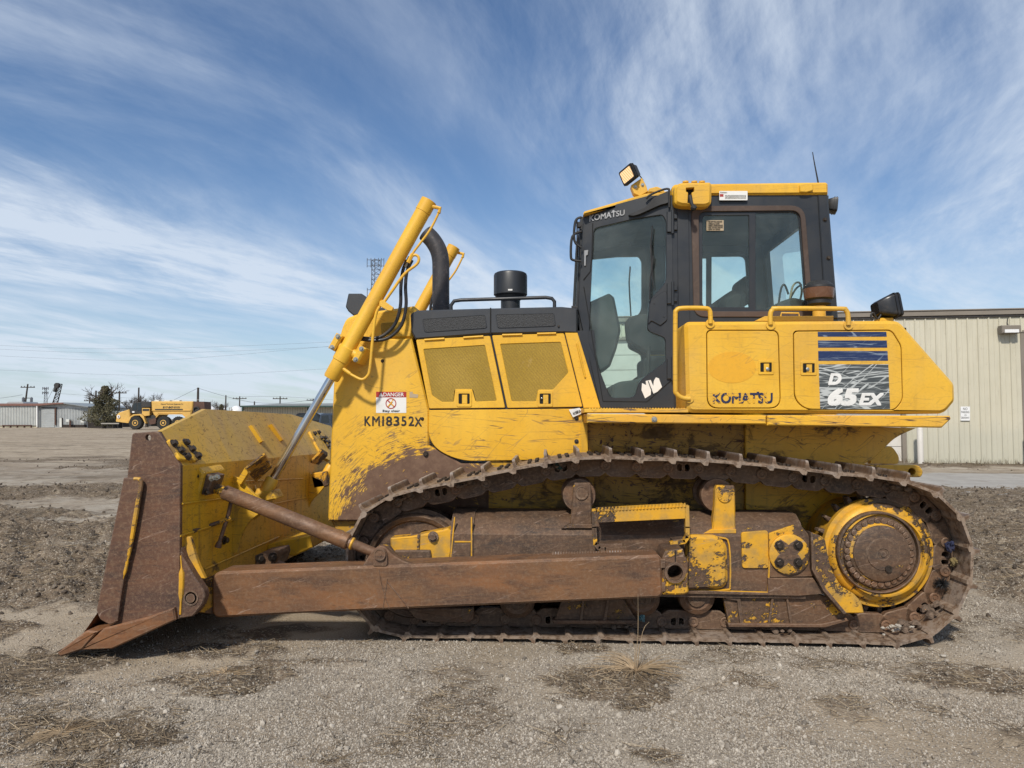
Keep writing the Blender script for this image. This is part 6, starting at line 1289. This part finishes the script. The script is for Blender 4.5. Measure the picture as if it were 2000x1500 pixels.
for di, (d0, d1) in enumerate(doors):
    dr = wbox('roll_up_door', d0+.1, d1-.1, .02, .10, .16, .2, BG['dark']); nsec = 8; sh_ = (DH-.1)/nsec
    for q in range(nsec): wbox('door_section', d0+.08, d1-.08, .05+q*sh_, .05+(q+1)*sh_-.012, .10, .15, BG['white'], dr, .006)
    for a_ in (d0, d1-.12): wbox('door_jamb', a_, a_+.12, 0, DH, -.02, .2, BG['fas'], dr)
    wbox('door_header', d0, d1, DH-.06, DH+.05, -.02, .2, BG['fas'], dr)
    
lf = thing('wall_light', WPl.P(1965, 646), 'boxy outdoor flood light fixed high on the beige wall', 'wall light')
def lbox(name, c, hx, y0, y1, hz, m, par, ch=.01):
    s_, z = (c-w0).dot(wu), c.z; bm = B(); b_box(bm, s_-hx, s_+hx, y0, y1, z-hz, z+hz, ch)
    for v_ in bm.verts: v_.co = RW @ v_.co + w0
    return mk(name, bm, m, par)
c_ = WPl.P(1966, 645); lbox('housing', c_, .27, -.30, -.04, .12, BG['fas'], lf, .02); lbox('lens', c_-Vector((0, 0, .06)), .20, -.32, -.29, .05, BG['twh'], lf, .005); lbox('mount', c_-Vector((.2, 0, 0)), .06, -.06, -.0, .06, BG['dark'], lf)
tube('conduit', [WPl.P(1968, 638)+wnv*.06, WPl.P(1966, 631)+wnv*.04, WPl.P(1967, 622)+wnv*.03], .012, BG['dark'], lf, 6)
sg_ = thing('parking_sign', WPl.P(1885, 807), 'white NO PARKING IN DRIVEWAY sign on the beige ribbed wall', 'sign')
SPL = Plane(w0+wnv*.045, wnv, -wnv); plate('board', SPL, rect(1876, 794, 1894.5, 821.5), .006, BG['twh'], sg_, ch=0)
for tx, bx in (('NO', (1881, 796, 1889.5, 801)), ('PARKING', (1877.5, 802.5, 1893, 807)), ('IN', (1883.8, 809.5, 1887.5, 812)), ('DRIVEWAY', (1877.5, 814, 1893, 818))): text(tx, SPL, bx, M['black'], sg_, .0, proud=.004)
def bollard(px, pt_, label):
    p = WPl.P(px, 905)+wnv*.45; p.z = 0; o = B(); b_lathe(o, p, (0, 0, 1), [(0, .085), (1.12, .085), (1.16, .06), (1.18, 0)], 16); return tag(mk('bollard', o, BG['white'], None, loc=p), label, 'bollard', 'bollards beside the doors')
bollard(1787, 905, 'scuffed cream bollard at the door jamb behind the drawbar'); bollard(2000, 905, 'cream bollard cut by the edge of the photo, beside the tall door')
cs = B(); a_, b_ = ground(1700, 21.9), ground(2250, 21.2)
# concrete apron strip
p0, p1, p2, p3 = ground(1640, 14.2), ground(2300, 13.0), ground(2300, 18.2), ground(1640, 19.0)
bm = B(); bmesh.ops.create_grid(bm, x_segments=40, y_segments=10, size=.5)
for v_ in bm.verts:
    u, t = v_.co.x+.5, v_.co.y+.5; q = (p0*(1-u)+p1*u)*(1-t)+(p3*(1-u)+p2*u)*t; n = fbm(q.x, q.y, 1.1, 3)*.7*(abs(t-.5)*2); v_.co = Vector((q.x, q.y+n, .028))
sapron = mk('concrete_path', bm, BG['conc'], None, kind='structure')
# weeds along the wall
bm = B(); r_ = random.Random(12)
for i in range(900):
    s_ = r_.uniform(ws(1650), ws(1989)+3); p = w0+wu*s_+wnv*r_.uniform(.05, .7)**1.5*1.0; p.z = 0; l = r_.uniform(.05, .22)*(1.9 if r_.random() < .06 else 1); a_ = r_.uniform(0, 6.28); l_ = r_.uniform(.0, .5)
    b_tube(bm, [p, p+Vector((math.cos(a_)*l*l_*.5, math.sin(a_)*l*l_*.5, l*.6)), p+Vector((math.cos(a_)*l*l_, math.sin(a_)*l*l_, l))], [.004, .003, .001], 3, caps=False)
o = mk('weeds', bm, plain('dry_weeds', (.19, .145, .085, 1), .9, 0, .4, .2), None, kind='stuff'); o['label'] = 'dry weeds growing along the foot of the warehouse wall'; o['category'] = 'weeds'

# ------------------------------------------------------------ far left: metal building
DB = 119.
def bgplate(name, D, pts, depth, m, par, holes=(), ch=0): return plate(name, Dp(D), pts, depth, m, par, holes, ch)
lb = thing('metal_building', ground(110, DB), 'low metal building with pale ribbed wing and grey gable, rust red roof edge', 'building')
bgplate('gable_wall', DB, [(72, 836), (72, 793), (124, 787.5), (170, 795), (170, 836)], 14, BG['galv'], lb); bgplate('side_wing', DB-.5, [(-90, 831), (-90, 793), (71.5, 793), (71.5, 831)], 12, BG['pale'], lb); bgplate('wing_base', DB-.3, [(-90, 836), (-90, 830), (72, 830), (72, 836)], 2, BG['cream'], lb)
bgplate('roof_edge', DB-.8, [(-92, 792.8), (-92, 788), (72, 788), (124, 786), (124, 788.2), (72, 792.5)], 14, BG['roof'], lb); bgplate('roof', DB-.8, [(124, 786.2), (172, 793.6), (172, 795.4), (124, 788.4)], 15, BG['groof'], lb)
bm = B(); [b_plate(bm, Dp(DB-.6), rect(x, 793, x+.9, 830), .1) for x in [(-88+i*3.05) for i in range(52)]]; mk('wall_ribs', bm, BG['galv'], lb, kind='stuff')
bm = B(); [b_plate(bm, Dp(DB-.08), rect(x, 797 if x > 108 else 795, x+.5, 834), .08) for x in [74, 77]+[110+i*3 for i in range(20)]]; mk('wall_ribs', bm, BG['galv'], lb, kind='stuff')
rd = bgplate('roll_up_door', DB-.1, rect(81, 797.5, 106.5, 836), .1, BG['pale'], lb); 
for i in range(11): bgplate('slat', DB-.16, rect(81.2, 798+i*3.4, 106.3, 800.6+i*3.4), .06, BG['galv'], rd)
bgplate('door_top_trim', DB-.3, rect(81, 795.5, 109, 797.5), .3, BG['dark'], lb); bgplate('door_jamb', DB-.3, rect(106.5, 797, 108.8, 830), .3, BG['rustb'], lb); d3 = bgplate('side_door', DB-.12, rect(116.5, 817, 120.4, 834.5), .1, BG['pale'], lb); bgplate('door_frame', DB-.2, rect(120.4, 816, 121.8, 834.5), .15, BG['dark'], lb)  # dark projecting strip runs across the top of the roll-up door
bgplate('downpipe', DB-.8, rect(71, 793, 72.6, 834), .3, BG['twh'], lb); bgplate('base_band', DB-.1, rect(121.8, 829.5, 169, 835), .08, BG['fence'], lb)
for i in range(5): bgplate('dock_post', DB-1., rect(5+i*13.5, 831, 6.6+i*13.5, 835.5), .3, BG['rustb'], lb)
bgplate('dock_rail', DB-1., rect(4, 830, 60, 831.6), .3, BG['rustb'], lb); bgplate('roof_sheet', DB+6, [(12, 788), (16, 784.5), (44, 784.5), (46, 788)], 4, BG['galv'], lb)
for i, (x, y, x1, y1) in enumerate(((128.5, 819, 135, 824.5), (157, 820, 164, 826))):
    tag(bgplate('air_conditioner', DB-.9, rect(x, y, x1, y1), .6, BG['pale'], None, ch=.05), ('boxed air conditioner hung on the grey gable by the small door', 'small box unit near the far corner of the grey gable')[i], 'air conditioner')
ho = bgplate('vent_pipe', DB-1, rect(135.5, 821, 137.5, 834), .2, BG['rustb'], None); tag(ho, 'rusty upright pipe beside the air conditioner on the grey gable', 'pipe')
sh2 = thing('shed', ground(185, 125), 'low dark shed with pale roof behind the leafy tree', 'shed'); bgplate('wall', 125, rect(168, 811, 240, 836), 5, BG['fence'], sh2); bgplate('roof', 124.5, [(168, 812), (168, 807), (182, 801), (240, 803), (240, 812)], 6, BG['galv'], sh2)
fn = thing('board_fence', ground(200, 112), 'dark board fence behind the leafy tree and the hauler', 'fence')
for i in range(34): bgplate('board', 112+.02*(i % 2), rect(171+i*2.0, 821, 172.7+i*2.0, 836), .05, BG['fence'], fn)
gr_ = thing('guard_rail', ground(215, 104), 'pale low rail in front of the dark fence', 'rail'); bgplate('beam', 104, rect(197, 826, 232, 828.3), .1, BG['conc'], gr_); [bgplate('post', 104.1, rect(x, 826, x+1.2, 836), .15, BG['fence'], gr_) for x in (199, 209, 219, 229)]
# green-trimmed building and tanks
gb = thing('cream_building', ground(560, 85), 'long cream ribbed building with dark green eaves and grey roof', 'building')
bgplate('wall', 85, rect(474, 795, 900, 842), 12, BG['cream'], gb); bgplate('roof', 84.2, [(470, 792.5), (545, 788.3), (900, 786), (900, 792.5)], 12, BG['groof'], gb); bgplate('eaves', 84.0, rect(469, 792.3, 900, 795.3), .8, BG['grn'], gb); bgplate('corner_trim', 84.8, rect(472, 795, 474.4, 842), .2, BG['grn'], gb); bgplate('trim', 84.9, rect(600, 795, 602.5, 842), .1, BG['grn'], gb)
bm = B(); [b_plate(bm, Dp(84.93), rect(x, 795.5, x+.45, 842), .07) for x in [478+i*4.9 for i in range(86)]]; mk('wall_ribs', bm, BG['conc'], gb, kind='stuff')
for i, (x, D, w_) in enumerate(((410, 150, 12), (433, 155, 11), (462, 150, 13), (486, 158, 12))):
    p = ground(x, D); r = w_*D/F; z = 1.42+(818-792)/F*D; bm = B(); b_lathe(bm, p, (0, 0, 1), [(0, r), (z*.72, r), (z*.85, r*.8), (z*.95, r*.45), (z, 0)], 20); tk_ = mk('storage_tank', bm, BG['twh'], None, loc=p)
    tag(tk_, ('white domed storage tank nearest the water truck', 'white storage tank behind the small bush', 'white domed tank at the end of the cream building', 'white tank top peeping over the cream building roof')[i], 'tank', 'white tanks beyond the yard')
    bm = B(); b_tube(bm, [p+Vector((-r*.6, -r, 0)), p+Vector((-r*.6, -r, z*.9))], .08, 5); b_tube(bm, [p+Vector((-r*.3, -r, 0)), p+Vector((-r*.3, -r, z*.9))], .08, 5); mk('ladder', bm, BG['conc'], tk_)

# ------------------------------------------------------------ articulated water truck
DT = 97.; wt = thing('water_truck', ground(300, DT), 'yellow articulated six wheeled water tank truck parked far across the yard', 'truck')
def tpx(x, y): return (170+x/8, 740+y/8)
def tplate(name, D, pts, depth, m, par=None, **k): return bgplate(name, D, [tpx(*p) for p in pts], depth, BG[m], par or wt, **k)
tkk = tplate('tank', DT, [(1000, 350), (1655, 350), (1648, 470), (1610, 600), (1545, 604), (1482, 552), (1122, 552), (1080, 600), (1035, 560), (1008, 490)], 2.8, 'cat', ch=.12)
tplate('tank_band', DT-.1, [(1060, 470), (1490, 470), (1490, 487), (1060, 487)], .1, 'catd', tkk); tplate('tank_lip', DT-.12, [(1010, 490), (1610, 490), (1605, 498), (1012, 498)], .12, 'cat', tkk)
tplate('skirt_edge', DT-.12, [(1118, 545), (1490, 545), (1550, 596), (1545, 606), (1482, 556), (1124, 556), (1080, 606), (1072, 600)], .15, 'cat', tkk)
for x0, x1, y0, y1 in ((1060, 1120, 330, 350), (1200, 1290, 335, 350), (1330, 1445, 332, 350)): tplate('top_hatch', DT+.8, [(x0, y0), (x1, y0), (x1, y1), (x0, y1)], .8, 'pale', tkk)
tplate('top_rail', DT+.3, [(1040, 326), (1830, 326), (1830, 329), (1040, 329)], .05, 'twh', tkk); [tplate('rail_post', DT+.3, [(x, 326), (x+3, 326), (x+3, 352), (x, 352)], .05, 'twh', tkk) for x in (1045, 1200, 1330, 1480, 1640, 1825)]
text('General Workover Equipment Co', Dp(DT-.02), (314, 787.6, 357.5, 791.6), BG['catd'], tkk, .0, proud=.01); text('817-847-0101', Dp(DT-.02), (318, 793.5, 351.5, 797.5), BG['catd'], tkk, .02, .2, proud=.01)
tplate('rear_pump', DT+.2, [(1660, 355), (1830, 355), (1835, 470), (1790, 480), (1700, 560), (1640, 560)], 2.2, 'rustb'); bm = B(); b_lathe(bm, Dp(DT).P(*tpx(1715, 480)), -FWD, [(0, 2.6), (.2, 2.6), (.2, 2.0), (.0, 1.9)], 20); bm.free()
bm = B(); b_lathe(bm, Dp(DT).P(*tpx(1715, 480)), -FWD, [(0, .42), (.25, .42), (.25, .30), (.05, .28), (.05, 0)], 18); mk('hose_reel', bm, BG['catd'], wt)
tplate('hood', DT+.1, [(450, 655), (455, 565), (500, 525), (655, 475), (668, 545), (660, 690), (450, 665)], 2.4, 'cat', ch=.1); tplate('bumper', DT, [(450, 640), (640, 650), (640, 690), (455, 668)], 2.6, 'cat')
bm = B(); b_plate(bm, Dp(DT-.02), ell(*tpx(490, 590), 3.0, 3.5, 18), .1); mk('round_badge', bm, BG['twh'], wt); tplate('badge_figure', DT-.06, [(484, 578), (492, 574), (494, 588), (502, 596), (494, 604), (484, 600)], .03, 'roof')
tplate('fender', DT-.1, [(655, 600), (720, 555), (830, 548), (880, 580), (920, 690), (905, 700), (865, 620), (820, 572), (740, 575), (690, 600), (650, 690), (640, 690)], 2.9, 'cat', ch=.03)
cb_ = tplate('cab', DT+.2, [(668, 540), (670, 490), (722, 372), (860, 355), (995, 355), (1000, 440), (860, 450), (850, 545)], 2.2, 'catd', ch=.05)
for w3 in ([(705, 480), (735, 385), (778, 378), (775, 490)], [(790, 378), (842, 370), (842, 500), (788, 500)]): tplate('window', DT+.17, w3, .02, 'cwin', cb_)
tplate('sticker', DT+.15, [(705, 505), (740, 505), (740, 528), (705, 528)], .01, 'twh', cb_); tplate('platform', DT+.1, [(860, 455), (980, 455), (975, 570), (900, 580), (858, 545)], 2.2, 'cat'); tplate('grille', DT+.05, [(870, 468), (970, 468), (966, 500), (866, 500)], .05, 'catd')
tplate('exhaust', DT+1.5, [(682, 330), (696, 330), (696, 380), (682, 380)], .2, 'catd'); tube('mirror_arm', [Dp(DT).P(*tpx(*p)) for p in ((665, 375), (590, 370), (588, 425), (660, 428))], .05, BG['catd'], wt, 5); tplate('mirror', DT-.05, [(582, 372), (596, 372), (594, 408), (584, 408)], .2, 'catd')
tplate('chassis', DT+.4, [(900, 580), (1080, 560), (1090, 700), (1500, 640), (1500, 700), (1090, 740), (940, 740), (905, 690)], 1.8, 'catd', ch=.05); tplate('hitch', DT+.1, [(960, 640), (1080, 610), (1070, 700), (980, 715)], .6, 'rustb')
for x, y, r in ((757, 690, 104), (1195, 690, 104), (1420, 695, 100)):
    c_ = Dp(DT).P(*tpx(x, y)); R_ = r/8*DT/F; c_.z = R_; bm = B(); seg = 40; b_lathe(bm, c_, FWD, [(-.1, R_*.80), (-.12, R_*.9), (-.05, R_*.97), (.05, R_), (.55, R_), (.62, R_*.95), (.62, 0)], seg)
    for kx in range(22):
        a_ = 2*math.pi*kx/22; dd = RGT*math.cos(a_)+Vector((0, 0, 1))*math.sin(a_); b_tube(bm, [c_+dd*R_*.99-FWD*.03, c_+dd*R_*1.0+FWD*.3], .06, 4)
    wl2 = mk('wheel', bm, BG['tyre'], wt); bm = B(); b_lathe(bm, c_-FWD*.1, -FWD, [(-.02, R_*.46), (.03, R_*.45), (.03, R_*.36), (-.1, R_*.30), (-.1, R_*.18), (.02, R_*.16), (.02, 0)], 20); mk('rim', bm, BG['cat'], wl2)
# parked cars beyond the blade
def car(px0, D, prof, glass_, m, label, name, wheels, w_=1.8):
    o = thing(name, ground(px0, D), label, 'car'); bgplate('body', D, prof, w_, m, o, ch=.08)
    for g_ in glass_: bgplate('window', D-.01, g_, .02, BG['cwin'], o)
    for wx in wheels:
        c_ = Dp(D).P(wx, 850); c_.z = .38; bm = B(); b_lathe(bm, c_-FWD*.02, FWD, [(0, .28), (.0, .38), (.24, .38), (.24, 0)], 20); wh2 = mk('wheel', bm, BG['tyre'], o); bm = B(); b_lathe(bm, c_-FWD*.03, FWD, [(0, .24), (.05, .2), (.05, 0)], 12); mk('rim', bm, BG['galv'], wh2)
    return o
car(595, 44, [(560, 860), (562, 828), (575, 822), (578, 809), (584, 806.5), (618, 806.5), (628, 812), (632, 826), (633, 860)], ([(580, 811), (596, 809), (596, 821), (579, 822)], [(599, 809), (618, 809), (626, 821), (599, 821)]), BG['blkcar'], 'black car mostly hidden behind the blade and the chrome rod', 'parked_car', (573, 622))
car(665, 40, [(616, 864), (617, 832), (622, 824), (625, 810), (632, 807), (700, 807), (712, 826), (730, 832), (730, 864)], ([(628, 812), (641, 811), (643, 826), (627, 826)], [(646, 811), (675, 811), (675, 827), (647, 827)]), BG['suv'], 'slate blue sport utility car behind the chrome rod', 'parked_car', (632, 705))

# ------------------------------------------------------------ poles, wires, towers, crane, trees
def pole(px, top, D, label, arms=(), lean=0., r=.16, trans=0, base=0):
    p = ground(px, D); z = 1.42+(818-top)/F*D; o = thing('utility_pole', p, label, 'utility pole', 'utility poles along the horizon'); tpt = p+RGT*lean*z+Vector((0, 0, z))
    tube('post', [p, tpt], [r*1.15, r*.8], BG['pole'], o, 8)
    for dzz, hw in arms:
        c_ = tpt-Vector((0, 0, dzz)); tube('crossarm', [c_-RGT*hw, c_+RGT*hw], .09, BG['pole'], o, 5)
        for q in (-.9, -.45, .45, .9): bm = B(); b_lathe(bm, c_+RGT*hw*q, (0, 0, 1), [(0, .05), (.22, .07), (.26, 0)], 6); mk('insulator', bm, BG['pole'], o)
    for q in range(trans):
        c_ = tpt-Vector((0, 0, 2.6))+RGT*(-.75+1.5*q); bm = B(); b_lathe(bm, c_-Vector((0, 0, .9)), (0, 0, 1), [(0, .24), (.9, .24), (1.0, .16), (1.1, .08)], 10); mk('transformer', bm, BG['steelg'], o); tube('bracket', [c_, tpt-Vector((0, 0, 2.6))], .06, BG['pole'], o, 5)
    return tpt
pl1 = pole(45, 750, 135, 'leaning pole with transformers above the pale ribbed wing', ((.6, 1.3),), .10, trans=2)
pole(175, 777, 170, 'pole with two crossarms left of the leafy tree', ((.7, 1.3), (3.4, 1.1))); pole(187, 763, 118, 'bare pole at the edge of the leafy tree'); pole(233, 764, 125, 'pole with one crossarm behind the leafy tree', ((.3, 1.2),)); pole(270.5, 757, 125, 'bare pole among the leafless branches'); pole(274.5, 773, 150, 'short bare pole beside the taller one in the leafless branches', r=.12)
pT = pole(386.5, 757, 110, 'tall thick bare pole behind the water truck tank', r=.2); pA = pole(441, 772, 150, 'thin pole behind the white tanks'); pole(468, 774, 160, 'pole with crossarm over the white tanks', ((.5, 1.5),), .0); pB = pole(497, 784, 140, 'short stub pole over the cream building corner'); pole(547, 774, 150, 'pole with transformers above the cream building roof', ((.5, 1.5),), trans=2); pole(612, 779, 150, 'pole with crossarm behind the chrome rod', ((.3, 1.4),))
cab_n = 0
def wire(pts, D, label, r=.02):
    o = tube('power_line', [Dp(D).P(*p) for p in pts], r, BG['cable'], None, 4, 8); o2 = o; return tag(o, label, 'power line', 'overhead power lines')
pR = pole(905, 640, 62, 'pole carrying the long wires, hidden behind the hood', ((.3, 1.3),)) if False else None
for ps, lb_ in ((((-420, 650), (0, 674.6), (264, 681), (643, 668), (1100, 640)), 'topmost of the long sagging wires across the sky'), (((-420, 655), (0, 682), (297, 689.5), (643, 677), (1100, 650)), 'second of the long sagging wires from the top'), (((-420, 668), (0, 695), (264, 704), (450, 694), (643, 676.5), (1100, 644)), 'third long wire, crossing up towards the second one'), (((-420, 700), (0, 722.5), (330, 733.4), (643, 720), (1100, 690)), 'lowest of the long sagging wires, set apart from the rest')): wire(ps, 66, lb_, .007)
tube_w = wire(((-60, 780), (0, 777.5), (44, 771)), 135, 'short wire from the leaning pole past the pale wing', .03); wire(((322, 790), (350, 776), (386.5, 758)), 112, 'wire rising to the thick pole over the truck tank', .025); wire(((386.5, 758), (440, 774), (497, 786), (560, 787), (612, 780)), 135, 'wire falling from the thick pole across the white tanks', .03)
wire(((110, 768), (180, 773), (280, 779)), 170, 'faint wire running right from the crane boom', .022); wire(((468, 775), (547, 774.5), (650, 781)), 155, 'faint wire above the cream building', .022)
def lattice(name, px, y0, D, hw0, hw1, seg, m, par, zb=0., r=.05, lean=0.):
    p = ground(px, D); zt = 1.42+(818-y0)/F*D; bm = B(); sd = [RGT+FWD*.6, -RGT+FWD*.6, -FWD*.8] if True else 0
    def q(k, t): return p+RGT*lean*(zt-zb)*t+sd[k]*(hw0*(1-t)+hw1*t)+Vector((0, 0, zb+(zt-zb)*t))
    for k in range(3):
        b_tube(bm, [q(k, 0), q(k, 1)], r, 4)
        for i in range(seg): b_tube(bm, [q(k, i/seg), q((k+1) % 3, (i+1)/seg)], r*.6, 3); b_tube(bm, [q(k, (i+1)/seg), q((k+1) % 3, (i+1)/seg)], r*.6, 3)
    return mk(name, bm, m, par), p, zt
t1 = thing('cell_tower', ground(731, 200), 'steel lattice antenna tower rising behind the near lift cylinder', 'tower'); lt_, p_, zt = lattice('lattice', 731, 505, 200, 1.5, 1.15, 34, BG['steelg'], t1, 0, .10)
for dzz in (0, 1.2, 8.3):
    bm = B(); c_ = p_+Vector((0, 0, zt-dzz)); hw = 2.3 if dzz < 5 else 2.2
    b_tube(bm, [c_-RGT*hw, c_+RGT*hw], .07, 4); b_tube(bm, [c_-RGT*hw-Vector((0, 0, 1.7)), c_+RGT*hw-Vector((0, 0, 1.7))], .07, 4)
    for q in (-1, -.55, -.1, .35, .7, 1): b_tube(bm, [c_+RGT*hw*q+Vector((0, 0, .5)), c_+RGT*hw*q-Vector((0, 0, 2.1))], .09, 4)
    if dzz < 1 or dzz > 5: mk('antenna_array', bm, BG['steelg'], t1)
    else: bm.free()
t2 = thing('cell_tower', ground(88, 210), 'thin far antenna mast beside the crane boom', 'tower'); _, p_, zt = lattice('lattice', 88, 758, 210, .9, .25, 14, BG['steelg'], t2, 0, .07)
for dzz in (0, 1.3): 
    bm = B(); c_ = p_+Vector((0, 0, zt-dzz*1.0))
    b_tube(bm, [c_-RGT*.8, c_+RGT*.8], .12, 4); [b_tube(bm, [c_+RGT*q+Vector((0, 0, .3)), c_+RGT*q-Vector((0, 0, .5))], .12, 4) for q in (-.8, -.3, .3, .8)]; mk('antenna_array', bm, BG['steelg'], t2)
cr0 = thing('crane_boom', ground(99, 150), 'dark lattice crane boom leaning up behind the metal building', 'crane'); z1_ = 1.42+(818-749)/F*150
lattice('boom', 94, 750, 150, .75, .35, 12, BG['fence'], cr0, 0, .10, lean=.27)
tp2 = Dp(150).P(112, 750); bm = B(); b_lathe(bm, tp2-FWD*.3+Vector((0, 0, -.3)), FWD, [(0, .55), (.6, .55)], 10); b_tube(bm, [tp2, tp2-RGT*.5-Vector((0, 0, 1.6))], .35, 5); mk('boom_head', bm, BG['catd'], cr0); tube('hoist_rope', [tp2+RGT*.2, Dp(150).P(113, 830)], .03, BG['fence'], cr0, 4); tube('pendant', [tp2-RGT*.3, Dp(150).P(88, 790)], .03, BG['fence'], cr0, 4)
# trees
s = Mt('olive_foliage'); oi = s.noise(.9, 4); BG['leafd'] = s.fin(s.mix(s.map(oi, .35, .65), (.065, .060, .028, 1), (.13, .115, .062, 1)), .8)
def branchy(bm, p, d, L, r, depth, rr, spread=.55, n=3, up=.15):
    d = d.normalized(); mid = p+d*L*.5+Vector((rr.uniform(-1, 1), rr.uniform(-1, 1), rr.uniform(-.3, .6)))*L*.07; e_ = p+d*L; b_tube(bm, [p, mid, e_], [r, r*.8, r*.6], 5 if depth > 2 else 3, caps=False)
    if depth == 0: return [e_]
    out = []
    for k in range(n+(rr.random() < .4)):
        dd = (d+Vector((rr.gauss(0, spread), rr.gauss(0, spread), rr.gauss(up, spread*.6)))).normalized(); out += branchy(bm, p.lerp(e_, rr.uniform(.55, 1)), dd, L*rr.uniform(.55, .8), r*.55, depth-1, rr, spread, n, up)
    return out
def tree(px, top, D, label, leafy, seed, wpx, name):
    rr = random.Random(seed); p = ground(px, D); H = 1.42+(818-top)/F*D; W_ = wpx*D/F; o = thing(name, p, label, 'tree'); bm = B(); b_tube(bm, [p, p+Vector((0, 0, H*.3))], [.28, .2], 8); tips = []
    for k in range(6 if leafy else 7): a_ = k*1.05+rr.random(); tips += branchy(bm, p+Vector((0, 0, H*(.10+.10*k if leafy else .2+.03*k))), Vector((math.cos(a_)*(.8 if leafy else .6), math.sin(a_)*(.8 if leafy else .6), .9)), H*(.30 if leafy else .27), .11 if leafy else .09, 3 if leafy else 4, rr, .5 if leafy else .42)
    mk('trunk', bm, BG['bark'], o)
    if leafy:
        bm = B(); n = 10500
        for i in range(n):
            t = rr.random(); z = H*(.06+.94*t); env = W_*.5*(min(1, t*4+.5))*max(.04, 1-max(0, t-.28)*1.22)*(1+.5*mn.noise(Vector((t*7, px, 3))))
            a_ = rr.uniform(0, 6.28); cl_ = mn.noise(Vector((math.cos(a_)*1.6, math.sin(a_)*1.6, t*7+seed))); rad = env*(rr.random()**.45)*(1+1.0*cl_)
            if cl_ < -.30 and rr.random() < .8: continue
            c_ = p+Vector((math.cos(a_)*rad, math.sin(a_)*rad, z)); s_ = rr.uniform(.05, .15); u = Vector((rr.gauss(0, 1), rr.gauss(0, 1), rr.gauss(0, 1))).normalized(); v_ = u.orthogonal().normalized()
            bm.faces.new([bm.verts.new(c_+u*s_), bm.verts.new(c_+v_*s_*.6), bm.verts.new(c_-u*s_), bm.verts.new(c_-v_*s_*.6)])
        mk('crown', bm, BG['leafd'], o)
    return o
tree(205, 754, 108, 'dense olive leafy tree beside the metal building', True, 5, 60, 'leafy_tree'); tree(262, 766, 122, 'bare leafless tree left of the tall pole behind the truck cab', False, 3, 40, 'bare_tree'); tree(288, 763, 124, 'bare leafless tree with fine twigs over the truck tank', False, 8, 44, 'bare_tree')
tree(421, 778, 175, 'small round bare tree behind the white tanks', False, 11, 30, 'bare_tree'); tree(433, 790, 118, 'low dark bush beside the white tanks', True, 21, 22, 'bush')
